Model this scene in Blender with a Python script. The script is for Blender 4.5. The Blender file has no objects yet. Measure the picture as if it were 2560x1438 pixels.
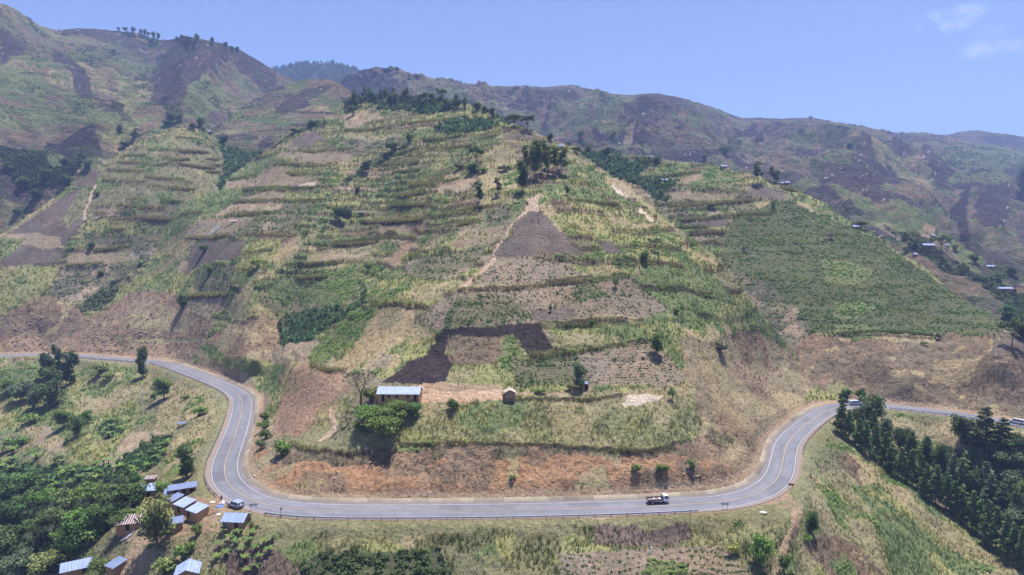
import bpy, math, random
import numpy as np
R = math.radians
random.seed(7)
rng = np.random.default_rng(7)
sc = bpy.context.scene
# ---------------------------------------------------------------- camera
CAMZ = 67.0; F = 1525.0; PITCH = R(4.0)
cam_d = bpy.data.cameras.new('camera'); cam = bpy.data.objects.new('camera', cam_d)
sc.collection.objects.link(cam); sc.camera = cam
cam.location = (0, 0, CAMZ); cam.rotation_euler = (R(90) - PITCH, 0, 0)
cam_d.sensor_width = 36.0; cam_d.lens = 36.0 * F / 2560.0
cam_d.clip_start = 1.0; cam_d.clip_end = 30000.0
# ---------------------------------------------------------------- sky, sun, exposure
SUN_EL = R(75.0); SUN_AZ = R(32.0)          # azimuth from +Y towards +X
w = bpy.data.worlds.new('World'); sc.world = w; w.use_nodes = True
wn, wl = w.node_tree.nodes, w.node_tree.links
for n in list(wn): wn.remove(n)
wo = wn.new('ShaderNodeOutputWorld'); bg = wn.new('ShaderNodeBackground'); sky = wn.new('ShaderNodeTexSky')
sky.sky_type = 'NISHITA'; sky.sun_disc = False
sky.sun_elevation = SUN_EL; sky.sun_rotation = SUN_AZ
sky.altitude = 1200; sky.air_density = 0.9; sky.dust_density = 0.3; sky.ozone_density = 5.0
hs = wn.new('ShaderNodeHueSaturation'); hs.inputs['Hue'].default_value = 0.512; hs.inputs['Saturation'].default_value = .93
hs.inputs['Value'].default_value = 1.26
wl.new(sky.outputs[0], hs.inputs['Color'])
# a few thin clouds, placed by world direction
tc = wn.new('ShaderNodeTexCoord')
def puff(px, py, rx, ry):
    az = math.atan2((px - 1280), F); el = PITCH * -1 + math.atan((719 - py) / F * math.cos(az))
    d = (math.sin(az) * math.cos(el), math.cos(az) * math.cos(el), math.sin(el))
    mp = wn.new('ShaderNodeVectorMath'); mp.operation = 'SUBTRACT'; mp.inputs[1].default_value = d
    wl.new(tc.outputs['Generated'], mp.inputs[0])
    m2 = wn.new('ShaderNodeVectorMath'); m2.operation = 'MULTIPLY'; m2.inputs[1].default_value = (1 / rx, 1 / rx, 1 / ry)
    wl.new(mp.outputs[0], m2.inputs[0])
    ln = wn.new('ShaderNodeVectorMath'); ln.operation = 'LENGTH'; wl.new(m2.outputs[0], ln.inputs[0])
    mr = wn.new('ShaderNodeMapRange'); mr.inputs[1].default_value = 1.0; mr.inputs[2].default_value = 0.0
    mr.inputs[3].default_value = 0; mr.inputs[4].default_value = 1; wl.new(ln.outputs['Value'], mr.inputs[0])
    return mr.outputs[0]
acc = None
for a in [(2290, 36, .045, .014), (2345, 40, .03, .012), (2385, 12, .03, .014), (2450, 46, .022, .010), (2420, 102, .026, .013), (2455, 98, .045, .012), (2120, -60, .06, .02)]:
    o = puff(*a)
    if acc is None: acc = o
    else:
        mx = wn.new('ShaderNodeMath'); mx.operation = 'MAXIMUM'; wl.new(acc, mx.inputs[0]); wl.new(o, mx.inputs[1]); acc = mx.outputs[0]
nz = wn.new('ShaderNodeTexNoise'); nz.inputs['Scale'].default_value = 38; nz.inputs['Detail'].default_value = 7; nz.inputs['Roughness'].default_value = .62
wl.new(tc.outputs['Generated'], nz.inputs['Vector'])
nr = wn.new('ShaderNodeMapRange'); nr.inputs[1].default_value = .42; nr.inputs[2].default_value = .72; wl.new(nz.outputs['Fac'], nr.inputs[0])
ml = wn.new('ShaderNodeMath'); ml.operation = 'MULTIPLY'; wl.new(acc, ml.inputs[0]); wl.new(nr.outputs[0], ml.inputs[1])
mx = wn.new('ShaderNodeMixRGB'); mx.inputs['Color2'].default_value = (5.8, 6.5, 8.8, 1)
wl.new(ml.outputs[0], mx.inputs['Fac']); wl.new(hs.outputs[0], mx.inputs['Color1'])
bg.inputs['Strength'].default_value = 0.088
wl.new(mx.outputs[0], bg.inputs['Color']); wl.new(bg.outputs[0], wo.inputs['Surface'])
sun_d = bpy.data.lights.new('sun', 'SUN'); sun = bpy.data.objects.new('sun', sun_d); sc.collection.objects.link(sun)
sun_d.energy = 5.0; sun_d.angle = R(0.55); sun_d.color = (1.0, .955, .89)
sun.rotation_euler = (-(math.pi / 2 - SUN_EL), 0, -SUN_AZ)
sun.rotation_mode = 'XYZ'
sv = np.array([math.sin(SUN_AZ) * math.cos(SUN_EL), math.cos(SUN_AZ) * math.cos(SUN_EL), math.sin(SUN_EL)])
from mathutils import Vector
sun.rotation_euler = Vector(sv).to_track_quat('Z', 'Y').to_euler()
sc.view_settings.view_transform = 'Standard'; sc.view_settings.look = 'None'
sc.view_settings.gamma = 1.0; sc.view_settings.exposure = 0.88
sc.cycles.max_bounces = 5; sc.cycles.diffuse_bounces = 2; sc.cycles.glossy_bounces = 2
sc.cycles.transmission_bounces = 2; sc.cycles.transparent_max_bounces = 6; sc.cycles.volume_bounces = 0
sc.cycles.use_adaptive_sampling = True; sc.cycles.adaptive_threshold = .02
# ---------------------------------------------------------------- small maths
def unproj(px, py, Y):
    """photo pixel (2560x1438) and distance ahead -> world point"""
    px = np.asarray(px, float); py = np.asarray(py, float); Y = np.asarray(Y, float)
    zz = -(py - 719.0) / F
    fy = math.cos(PITCH) + zz * math.sin(PITCH); fz = -math.sin(PITCH) + zz * math.cos(PITCH)
    t = Y / fy
    return np.stack([(px - 1280.0) / F * t, Y + 0 * px, CAMZ + fz * t], -1)
def slope_of(py):
    zz = -(py - 719.0) / F
    return (-math.sin(PITCH) + zz * math.cos(PITCH)) / (math.cos(PITCH) + zz * math.sin(PITCH))
def Y_at_z(py, z):
    return (z - CAMZ) / slope_of(py)
def proj(p):
    d = np.asarray(p, float) - np.array([0, 0, CAMZ])
    f = d[..., 1] * math.cos(PITCH) - d[..., 2] * math.sin(PITCH)
    u = d[..., 1] * math.sin(PITCH) + d[..., 2] * math.cos(PITCH)
    return 1280 + F * d[..., 0] / f, 719 - F * u / f
def _h(ix, iy, seed):
    n = (ix * 374761393 + iy * 668265263 + seed * 1442695041) & 0xffffffff
    n = ((n ^ (n >> 13)) * 1274126177) & 0xffffffff
    return ((n ^ (n >> 16)) & 0xffff) / 65535.0
def vnoise(x, y, seed=0):
    x0 = np.floor(x).astype(np.int64); y0 = np.floor(y).astype(np.int64)
    fx = x - x0; fy = y - y0
    fx = fx * fx * (3 - 2 * fx); fy = fy * fy * (3 - 2 * fy)
    a = _h(x0, y0, seed); b = _h(x0 + 1, y0, seed); c = _h(x0, y0 + 1, seed); d = _h(x0 + 1, y0 + 1, seed)
    return (a + (b - a) * fx) * (1 - fy) + (c + (d - c) * fx) * fy
def fbm(x, y, octv=4, seed=0):
    s = 0; a = .5; t = 0
    for i in range(octv):
        s = s + a * vnoise(x, y, seed + i * 17); t += a; a *= .5; x = x * 2.03 + 13.1; y = y * 2.03 + 7.7
    return s / t
def curve(pts, x):
    p = np.array(pts, float); return np.interp(x, p[:, 0], p[:, 1])
def srgb(c):
    c = np.asarray(c, float) / 255.0
    return np.where(c <= .04045, c / 12.92, ((c + .055) / 1.055) ** 2.4)
def inpoly(px, py, poly):
    inside = np.zeros(px.shape, bool)
    n = len(poly); j = n - 1
    for i in range(n):
        xi, yi = poly[i]; xj, yj = poly[j]
        c = (yi > py) != (yj > py)
        with np.errstate(divide='ignore', invalid='ignore'):
            xx = (xj - xi) * (py - yi) / (yj - yi) + xi
        inside ^= c & (px < xx)
        j = i
    return inside
def segdist(x, y, line):
    """distance to a polyline, and the parameter index of the nearest point"""
    best = np.full(x.shape, 1e9); par = np.zeros(x.shape)
    for i in range(len(line) - 1):
        ax, ay = line[i]; bx, by = line[i + 1]
        dx, dy = bx - ax, by - ay; L = dx * dx + dy * dy + 1e-9
        t = np.clip(((x - ax) * dx + (y - ay) * dy) / L, 0, 1)
        d = np.hypot(x - ax - t * dx, y - ay - t * dy)
        m = d < best; best = np.where(m, d, best); par = np.where(m, i + t, par)
    return best, par
def frame_pts(fr, pts):
    ox, oy, s = fr
    return [(ox + a / s, oy + b / s) for a, b in pts]
def tps_fit(pts, vals, smooth=1e-3):
    P = np.array(pts, float) / 100.0; n = len(P)
    d = np.hypot(P[:, None, 0] - P[None, :, 0], P[:, None, 1] - P[None, :, 1])
    K = np.where(d > 0, d * d * np.log(d + 1e-12), 0) + np.eye(n) * smooth
    A = np.zeros((n + 3, n + 3)); A[:n, :n] = K; A[:n, n] = 1; A[:n, n + 1:] = P; A[n, :n] = 1; A[n + 1:, :n] = P.T
    b = np.zeros(n + 3); b[:n] = vals
    return P, np.linalg.solve(A, b)
def tps_eval(fit, x, y):
    P, wv = fit; n = len(P); x = x / 100.0; y = y / 100.0
    out = wv[n] + wv[n + 1] * x + wv[n + 2] * y
    for i in range(n):
        d2 = (x - P[i, 0]) ** 2 + (y - P[i, 1]) ** 2
        out = out + wv[i] * .5 * d2 * np.log(d2 + 1e-12)
    return out
# ---------------------------------------------------------------- scene bookkeeping
COL = sc.collection
def tag(o, label=None, cat=None, group=None, kind=None):
    if label: o['label'] = label
    if cat: o['category'] = cat
    if group: o['group'] = group
    if kind: o['kind'] = kind
    return o
def link(name, me, mat=None, parent=None):
    o = bpy.data.objects.new(name, me); COL.objects.link(o)
    if mat is not None and me is not None and len(me.materials) == 0: me.materials.append(mat)
    if parent is not None: o.parent = parent
    return o
def empty(name, loc, rz=0, scale=None):
    o = bpy.data.objects.new(name, None); COL.objects.link(o); o.location = loc; o.rotation_euler = (0, 0, rz)
    o.empty_display_size = .3
    if scale is not None: o.scale = scale
    return o
def np_mesh(name, verts, faces, cols=None, smooth=False, cname='col'):
    """verts Nx3, faces MxK (K=3/4) -> mesh; cols Nx3 point colours"""
    verts = np.ascontiguousarray(verts, np.float32); faces = np.ascontiguousarray(faces, np.int32)
    me = bpy.data.meshes.new(name)
    M, K = faces.shape
    me.vertices.add(len(verts)); me.vertices.foreach_set('co', verts.ravel())
    me.loops.add(M * K); me.loops.foreach_set('vertex_index', faces.ravel())
    me.polygons.add(M)
    me.polygons.foreach_set('loop_start', np.arange(0, M * K, K, dtype=np.int32))
    me.polygons.foreach_set('loop_total', np.full(M, K, np.int32))
    if smooth: me.polygons.foreach_set('use_smooth', np.ones(M, bool))
    if cols is not None:
        ca = me.color_attributes.new(cname, 'FLOAT_COLOR', 'POINT')
        c4 = np.ones((len(verts), 4), np.float32); c4[:, :3] = cols
        ca.data.foreach_set('color', c4.ravel())
    me.update(calc_edges=True)
    return me
# ================================================================ TERRAIN
Q1=(0,0,2.977);Q2=(850,0,2.977);Q3=(1700,0,2.977);Q4=(0,480,2.977);Q5=(850,480,2.977);Q6=(1700,480,2.977)
B1=(0,820,3.994);B2=(240,1160,5.12);B3=(0,1160,5.12);B4=(640,900,5.12);B5=(1140,850,4.267);B6=(1480,1120,4.267);B7=(1960,960,3.008);B8=(640,1160,3.048)
C1=(400,200,5.12);C2=(860,200,5.12);C3=(1200,340,5.12);C4=(560,440,5.12);C5=(2060,540,4.494);C6=(1560,360,5.12);C7=(0,340,5.12);N0=(0,0,1.0)
ROAD_PX=[(-330,905),(-150,893),(0,889),(100,886),(160,888),(225,893),(300,899),(360,903),(410,909),(455,924),(500,941),(562,966),(592,983),(604,997),(606,1012),(602,1040),(592,1075),(578,1112),(566,1145),(561,1165),(563,1190),(573,1210),(591,1227),(621,1246),(660,1260),(720,1270),(800,1275.5),(900,1277.5),(1100,1277),(1300,1274.5),(1480,1270),(1600,1266),(1667,1263),(1750,1258.5),(1808,1254),(1878,1239),(1920,1218),(1943,1195),(1954,1170),(1962,1125),(1972,1103),(1992,1080),(2026,1053),(2060,1030),(2092,1018),(2135,1013),(2209,1015),(2300,1025),(2389,1035.5),(2492,1051),(2558,1064),(2700,1095),(2900,1150)]
def smooth_line(pts, n=6):
    p = np.array(pts, float)
    out = []
    for i in range(len(p) - 1):
        p0 = p[max(i - 1, 0)]; p1 = p[i]; p2 = p[i + 1]; p3 = p[min(i + 2, len(p) - 1)]
        for k in range(n):
            t = k / n
            out.append(.5 * ((2 * p1) + (-p0 + p2) * t + (2 * p0 - 5 * p1 + 4 * p2 - p3) * t * t + (-p0 + 3 * p1 - 3 * p2 + p3) * t ** 3))
    out.append(p[-1]); return np.array(out)
rw = []
for a, b in ROAD_PX:
    p = unproj(a, b, Y_at_z(b, 0.0)); rw.append((p[0], p[1]))
ROAD = smooth_line(rw, 5)
for _ in range(5):
    ROAD[1:-1] = (ROAD[:-2] + 2 * ROAD[1:-1] + ROAD[2:]) / 4
# even spacing
def resample(line, step):
    L = np.concatenate([[0], np.cumsum(np.hypot(*np.diff(line, axis=0).T))])
    s = np.arange(0, L[-1], step)
    return np.stack([np.interp(s, L, line[:, k]) for k in range(line.shape[1])], -1)
ROAD = resample(ROAD, 2.0)
RT = np.gradient(ROAD, axis=0); RT /= np.linalg.norm(RT, axis=1)[:, None]
RN = np.stack([-RT[:, 1], RT[:, 0]], -1)          # left of travel = hill side
# --- control points of the near hill: ('z',px,py,z) or ('y',px,py,Y)
CP_MAIN = [('y',1200,1140,168),('y',1200,1005,185),('y',1300,985,190),('y',1300,810,223),('y',1300,645,264),('y',1330,525,305),('y',1340,480,329),('y',1300,340,450),
('y',1200,900,203),('z',1200,1250,.6),('z',900,1250,.6),('z',1500,1245,.6),('z',760,1235,1),
('y',900,1145,169),('y',1500,1140,168),('y',1700,1130,170),('z',1200,1310,-.6),('z',900,1310,-.6),('z',1500,1308,-.6),('z',1200,1438,-6.8),('z',700,1438,-7.5),('z',1700,1438,-7.0),('z',1200,1640,-14),('z',500,1640,-16),('z',1900,1640,-16),
('z',1400,1370,-3.5),('z',900,1370,-3.5),
# village and lower left valley
('z',640,1290,-.3),('z',590,1310,-1.2),('z',540,1250,-.2),('z',470,1280,-1.8),('z',500,1380,-5.5),('z',370,1240,-4.5),('z',300,1330,-8),('z',250,1420,-13),('z',100,1400,-22),('z',100,1250,-26),('z',60,1100,-24),('z',200,1100,-17),('z',330,1100,-12),('z',430,1150,-5),('z',480,1080,-3),('z',500,1000,-2.2),('z',400,990,-7),('z',250,1000,-13),('z',80,980,-12),('z',60,910,-1.2),('z',250,915,-1.0),('z',-200,1000,-18),('z',-200,1250,-34),('z',-200,1640,-36),('z',200,1640,-30),('z',470,940,-.4),('z',530,975,-.4),('z',-380,1000,-22),('z',-380,1640,-40),
# west flank of the nose
('z',660,1010,1.6),('y',700,1000,235),('y',800,1000,205),('y',880,1000,192),('y',680,1100,195),('y',760,1100,183),('y',900,1100,174),('z',700,1180,2.5),('y',720,900,268),('y',800,900,240),('y',950,900,210),('y',950,990,186),('y',1060,990,189),('y',1060,965,192),
('z',660,945,3),('y',515,892,330),('y',520,855,340),('y',520,800,356),('y',440,855,367),('y',440,800,382),('y',300,840,382),('y',600,850,314),('y',560,860,326),('y',600,900,295),('z',600,935,5),('z',600,960,1.2),('y',640,850,312),('y',640,900,292),('y',690,890,304),('y',735,850,314),('y',780,800,320),('y',850,760,308),('y',930,650,358),('y',800,860,272),('y',870,800,272),('y',1000,560,388),
('y',600,790,336),('y',645,790,326),('y',560,800,350),('y',620,700,354),('y',720,620,380),('y',480,775,376),('y',735,770,352),('y',830,540,410),('y',960,440,470),('y',1200,440,372),('y',1100,340,480),('y',950,340,530),('y',1000,250,610),('y',850,300,600),('y',700,400,540),('y',740,480,460),('y',650,560,410),('y',600,640,380),('y',560,720,368),('y',1000,760,240),('y',1050,850,222),('y',1100,640,280),('y',1100,540,330),('y',900,840,245),
('y',450,700,414),('y',400,760,397),('y',350,800,388),('z',300,882,1.2),('z',200,876,1.2),('z',100,870,1.2),('z',0,872,1.2),('z',420,890,1.2),('y',400,640,464),('y',210,790,406),('y',290,720,440),('y',380,640,464),('y',430,560,488),('y',560,430,590),('y',600,385,640),
('y',100,800,404),('y',0,830,396),('y',100,700,430),('y',0,700,425),('y',200,600,460),('y',0,640,442),('y',0,590,468),('y',110,510,500),('y',245,420,545),('y',370,345,610),('y',460,310,660),('y',350,500,500),('y',450,400,565),('y',-300,700,440),('y',-300,850,392),
# east flank
('y',1450,640,268),('y',1600,640,268),('y',1800,660,292),('y',1700,580,318),('y',1620,520,348),('y',1530,450,392),('y',1440,385,430),('y',1600,760,245),('y',1780,760,262),('y',1870,765,277),('y',1960,850,288),('y',1700,900,217),('y',1850,930,247),('y',1980,900,283),('z',2040,975,2.5),('y',1750,1050,191),('y',1880,1100,192),('y',1800,1180,166),('z',1900,1185,1.0),('y',1600,985,189),('y',1740,985,200),('y',1450,480,340),('y',1180,480,350),('y',1560,700,252),('z',1940,1090,1.2),('z',2010,1015,1.2),('z',1850,1220,.8)]
CP_SPUR = [('y',2100,850,296),('y',2300,850,284),('y',2500,850,264),('z',2200,995,1.2),('z',2100,990,1.2),('z',2400,1010,1.2),('z',2540,1035,1.2),('y',2200,700,345),('y',2000,700,357),('y',2100,600,402),('y',1900,600,412),('y',1850,520,452),('y',1700,480,485),('y',1620,395,560),('y',1750,405,545),('y',1880,440,512),('y',1960,470,490),('y',2060,505,465),('y',2170,580,425),('y',2300,670,380),('y',2420,760,335),('y',2510,815,292),('y',2560,850,268),('y',1720,570,440),('y',1600,480,500),('y',1500,400,560),('y',1850,740,345),('y',1900,800,330),('y',1960,855,306),('y',2300,950,256),('y',2050,930,280),('y',2200,920,270),
('z',2100,1060,-1.2),('z',2250,1060,-2.5),('z',2400,1075,-1.8),('z',2540,1100,-1.8),('z',2020,1200,-.6),('z',2030,1110,-.8),('z',1990,1265,-.4),('z',2300,1150,-14),('z',2200,1130,-9),('z',2150,1100,-5),('z',2120,1200,-7),('z',2200,1300,-12),('y',2450,1250,205),('z',2400,1400,-27),('z',2200,1400,-16),('z',2000,1400,-8.5),('y',2560,1438,168),('y',2560,1200,202),('y',2560,1640,146),('z',2200,1640,-24),('y',2800,1300,180),('y',2900,1600,142),('y',2800,950,240),('y',2900,940,232),('z',2100,1310,-8.5),('z',1940,1330,-3.2),('z',1800,1310,-.8),('z',1900,1640,-14),('z',2800,1180,-2)]
def cp_vals(cps):
    pts, vals = [], []
    for k, a, b, v in cps:
        pts.append((a, b)); vals.append(math.log(v if k == 'y' else Y_at_z(b, v)))
    return pts, vals
road_cp = [('z', a, b, 0.0) for a, b in ROAD_PX]
fit_main = tps_fit(*cp_vals(CP_MAIN + [c for c in road_cp if c[1] < 2000]))
fit_spur = tps_fit(*cp_vals(CP_SPUR + [c for c in road_cp if c[1] > 1700]))
EDGE = [(1400,340),(1440,378),(1500,425),(1530,448),(1575,478),(1620,520),(1660,548),(1700,580),(1750,618),(1800,658),(1840,710),(1870,756),(1920,812),(1960,850),(1990,885),(2035,960),(2060,1000),(2000,1050),(1960,1110),(1965,1200),(1930,1270),(1820,1330),(1760,1438),(1700,1640)]
def depth_near(u, v):
    ym = np.exp(tps_eval(fit_main, u, v)); ys = np.exp(tps_eval(fit_spur, u, v))
    e = np.array(EDGE); eu = np.interp(v, e[:11, 1], e[:11, 0])
    eu = np.interp(v, [p[1] for p in EDGE[:11]] + [756, 812, 850, 885, 960, 1000], [p[0] for p in EDGE[:11]] + [1870, 1920, 1960, 1990, 2035, 2060])
    lowu = np.interp(v, [1000, 1050, 1110, 1200, 1270, 1330, 1438, 1640], [2060, 2040, 2020, 1990, 1930, 1850, 1800, 1750])
    eu = np.where(v > 1000, lowu, eu)
    wdt = np.interp(v, [380, 850, 900, 1000, 1100, 1640], [3, 3, 25, 60, 90, 120])
    t = np.clip((u - eu) / wdt * .5 + .5, 0, 1); t = t * t * (3 - 2 * t)
    return ym * (1 - t) + ys * t
TOP_MAIN = [(-400,690),(-100,620),(0,588),(60,548),(110,510),(180,462),(245,418),(300,385),(370,345),(420,325),(470,308),(510,325),(545,352),(590,372),(625,388),(660,380),(700,360),(760,322),(830,288),(850,262),(900,245),(960,240),(1050,250),(1150,262),(1200,276),(1260,305),(1310,325),(1360,345),(1430,368),(1500,380),(1560,391),(1620,392),(1700,402),(1790,415),(1880,440),(1960,468),(2060,502),(2110,540),(2170,580),(2300,668),(2420,758),(2510,812),(2560,850),(2700,900),(2960,960)]
# ---- far layers: skyline (px,py), lowest row, control depths
LAYERS = {
'left': dict(u=(-500,900,3.0), rows=330, bot=[(-500,760),(0,700),(300,480),(600,420),(900,330)],
  top=[(-500,-260),(-200,-90),(0,8),(30,17),(60,38),(100,64),(140,77),(200,71),(250,74),(300,78),(350,86),(400,100),(440,99),(465,90),(490,95),(560,110),(600,124),(650,153),(690,180),(740,203),(800,230),(900,290)],
  cp=[(0,8,1050),(-400,0,1000),(140,77,1250),(250,74,1350),(350,86,1380),(440,99,1300),(465,90,1180),(600,124,1240),(740,203,1350),(900,290,1400),
      (0,200,820),(0,400,640),(0,600,570),(150,200,900),(150,300,760),(270,300,740),(330,300,800),(330,200,1130),(380,180,1230),(250,130,1200),(400,300,800),(450,200,960),(420,270,850),(560,220,1080),(600,300,1000),(700,260,1180),(250,400,660),(300,360,730),(150,450,620),(100,560,590),(600,420,800),(340,340,730),(-400,400,620),(-400,700,540),(450,330,780)]),
'hump': dict(u=(430,960,2.8), rows=120, bot=[(430,460),(960,400)],
  top=[(430,380),(520,330),(560,302),(600,268),(650,240),(700,215),(760,200),(800,197),(840,204),(870,222),(900,258),(960,300)],
  cp=[(430,390,700),(520,335,780),(600,268,880),(700,215,930),(800,197,930),(870,222,900),(960,300,900),(600,380,690),(700,340,720),(700,400,650),(800,300,780),(860,330,740),(560,360,700),(620,330,760)]),
'forest_hill': dict(u=(620,1020,3.0), rows=50, bot=[(620,300),(1020,300)],
  top=[(620,190),(680,171),(710,169),(740,160),(760,157),(790,160),(830,157),(850,162),(880,168),(915,186),(940,210),(1020,280)],
  cp=[(620,190,2300),(760,157,2300),(915,186,2300),(1020,280,2300),(620,300,1900),(800,300,1850),(1020,300,1900)]),
'right_hump': dict(u=(2250,2900,3.0), rows=60, bot=[(2250,440),(2900,480)],
  top=[(2250,360),(2350,342),(2370,337),(2400,329),(2440,325),(2500,334),(2560,343),(2700,352),(2900,330)],
  cp=[(2250,360,2500),(2440,325,2500),(2560,343,2450),(2900,330,2400),(2250,440,2300),(2560,450,2250),(2900,480,2200)]),
'right': dict(u=(780,2960,3.0), rows=330, bot=[(780,330),(1000,330),(1300,430),(1600,480),(2000,600),(2200,700),(2400,880),(2560,960),(2960,1060)],
  top=[(780,260),(860,216),(890,195),(940,181),(990,178),(1040,188),(1100,200),(1160,208),(1220,216),(1300,215),(1360,218),(1430,213),(1480,222),(1530,233),(1580,237),(1640,233),(1700,243),(1760,262),(1800,275),(1850,295),(1950,297),(2030,295),(2090,305),(2150,315),(2230,330),(2300,333),(2370,340),(2440,355),(2560,378),(2700,400),(2960,420)],
  cp=[(780,260,1500),(860,216,1500),(990,178,1500),(1220,216,1550),(1430,213,1600),(1530,233,1650),(1640,233,1450),(1850,295,1750),(2030,295,1800),(2230,330,1850),(2440,355,1900),(2560,378,1900),(2960,420,1900),
      (1000,260,1300),(1200,300,1200),(1300,300,1250),(1540,320,1100),(1500,280,1350),(1450,330,1180),(1300,420,900),(1600,460,850),(1750,340,1200),(1680,400,1050),(1900,380,1200),(1850,450,950),(2000,460,900),(2050,460,900),(2170,375,1150),(2180,480,800),(2080,560,680),(2240,460,1000),(2300,540,720),(2400,470,1200),(2340,400,1450),(2380,560,900),(2500,450,1250),(2560,560,950),(2440,600,700),(2200,620,560),(2330,625,540),(2330,690,480),(2430,680,520),(2430,780,420),(2500,720,480),(2560,690,560),(2560,800,420),(2560,900,350),(2800,700,600),(2800,950,360),(2400,880,330),(2200,700,480),(2960,1060,320),(2120,540,640)]),
}
P_main = None
def build_grid(u0, u1, du, rows, top, botv, depth_fn, warp=1.0):
    us = np.arange(u0, u1 + .1, du); tv = curve(top, us)
    tv = tv + (fbm(us / 14.0, us * 0, 3, 5) - .5) * 5.0 * warp
    bv = botv(us); s = np.linspace(0, 1, rows)[:, None] ** 1.0
    V = tv[None, :] + s * (bv - tv)[None, :]; U = np.broadcast_to(us[None, :], V.shape).copy()
    Y = depth_fn(U, V)
    Y = Y * (1 + 2.5e-4 * (rows - 1 - np.arange(rows))[:, None] * 0)
    Y = np.maximum.accumulate(Y[::-1] * (1 + 0 * Y), axis=0)[::-1]
    return U, V, Y
def add_back(P, drops):
    """carry the ridge over its far side"""
    top = P[0]; d = top[:, :2] / np.linalg.norm(top[:, :2], axis=1)[:, None]
    rows = []
    for dist, drop in drops:
        r = top.copy(); r[:, :2] += d * dist; r[:, 2] -= drop; rows.append(r)
    return np.concatenate([np.array(rows[::-1]), P], 0)
def grid_faces(nr, nc):
    i = np.arange(nr * nc).reshape(nr, nc)
    return np.stack([i[:-1, :-1], i[1:, :-1], i[1:, 1:], i[:-1, 1:]], -1).reshape(-1, 4)
def grid_normals(P):
    du = np.gradient(P, axis=1); dv = np.gradient(P, axis=0)
    n = np.cross(dv, du); n /= np.linalg.norm(n, axis=-1)[..., None] + 1e-9
    return n
class Surf: pass
NEAR = Surf()
U, V, Y = build_grid(-400, 2960, 2.6, 530, TOP_MAIN, lambda u: u * 0 + 1640, depth_near)
P = unproj(U, V, Y)
NEAR.U, NEAR.V, NEAR.P, NEAR.u0, NEAR.du = U, V, P, -400, 2.6
# --- relief noise (metres), then the road bench
X_, Y_ = P[..., 0], P[..., 1]
dist_road, par_road = np.full(X_.shape, 99.), np.zeros(X_.shape)
m = V > 840
dr, pr = segdist(X_[m], Y_[m], ROAD[::3]); dist_road[m] = dr; par_road[m] = pr * 3
ii = np.clip(par_road.astype(int), 0, len(ROAD) - 1)
side = (X_ - ROAD[ii, 0]) * RN[ii, 0] + (Y_ - ROAD[ii, 1]) * RN[ii, 1]
NEAR.dr, NEAR.side = dist_road, side
far = np.clip((dist_road - 6) / 10, 0, 1)
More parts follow.
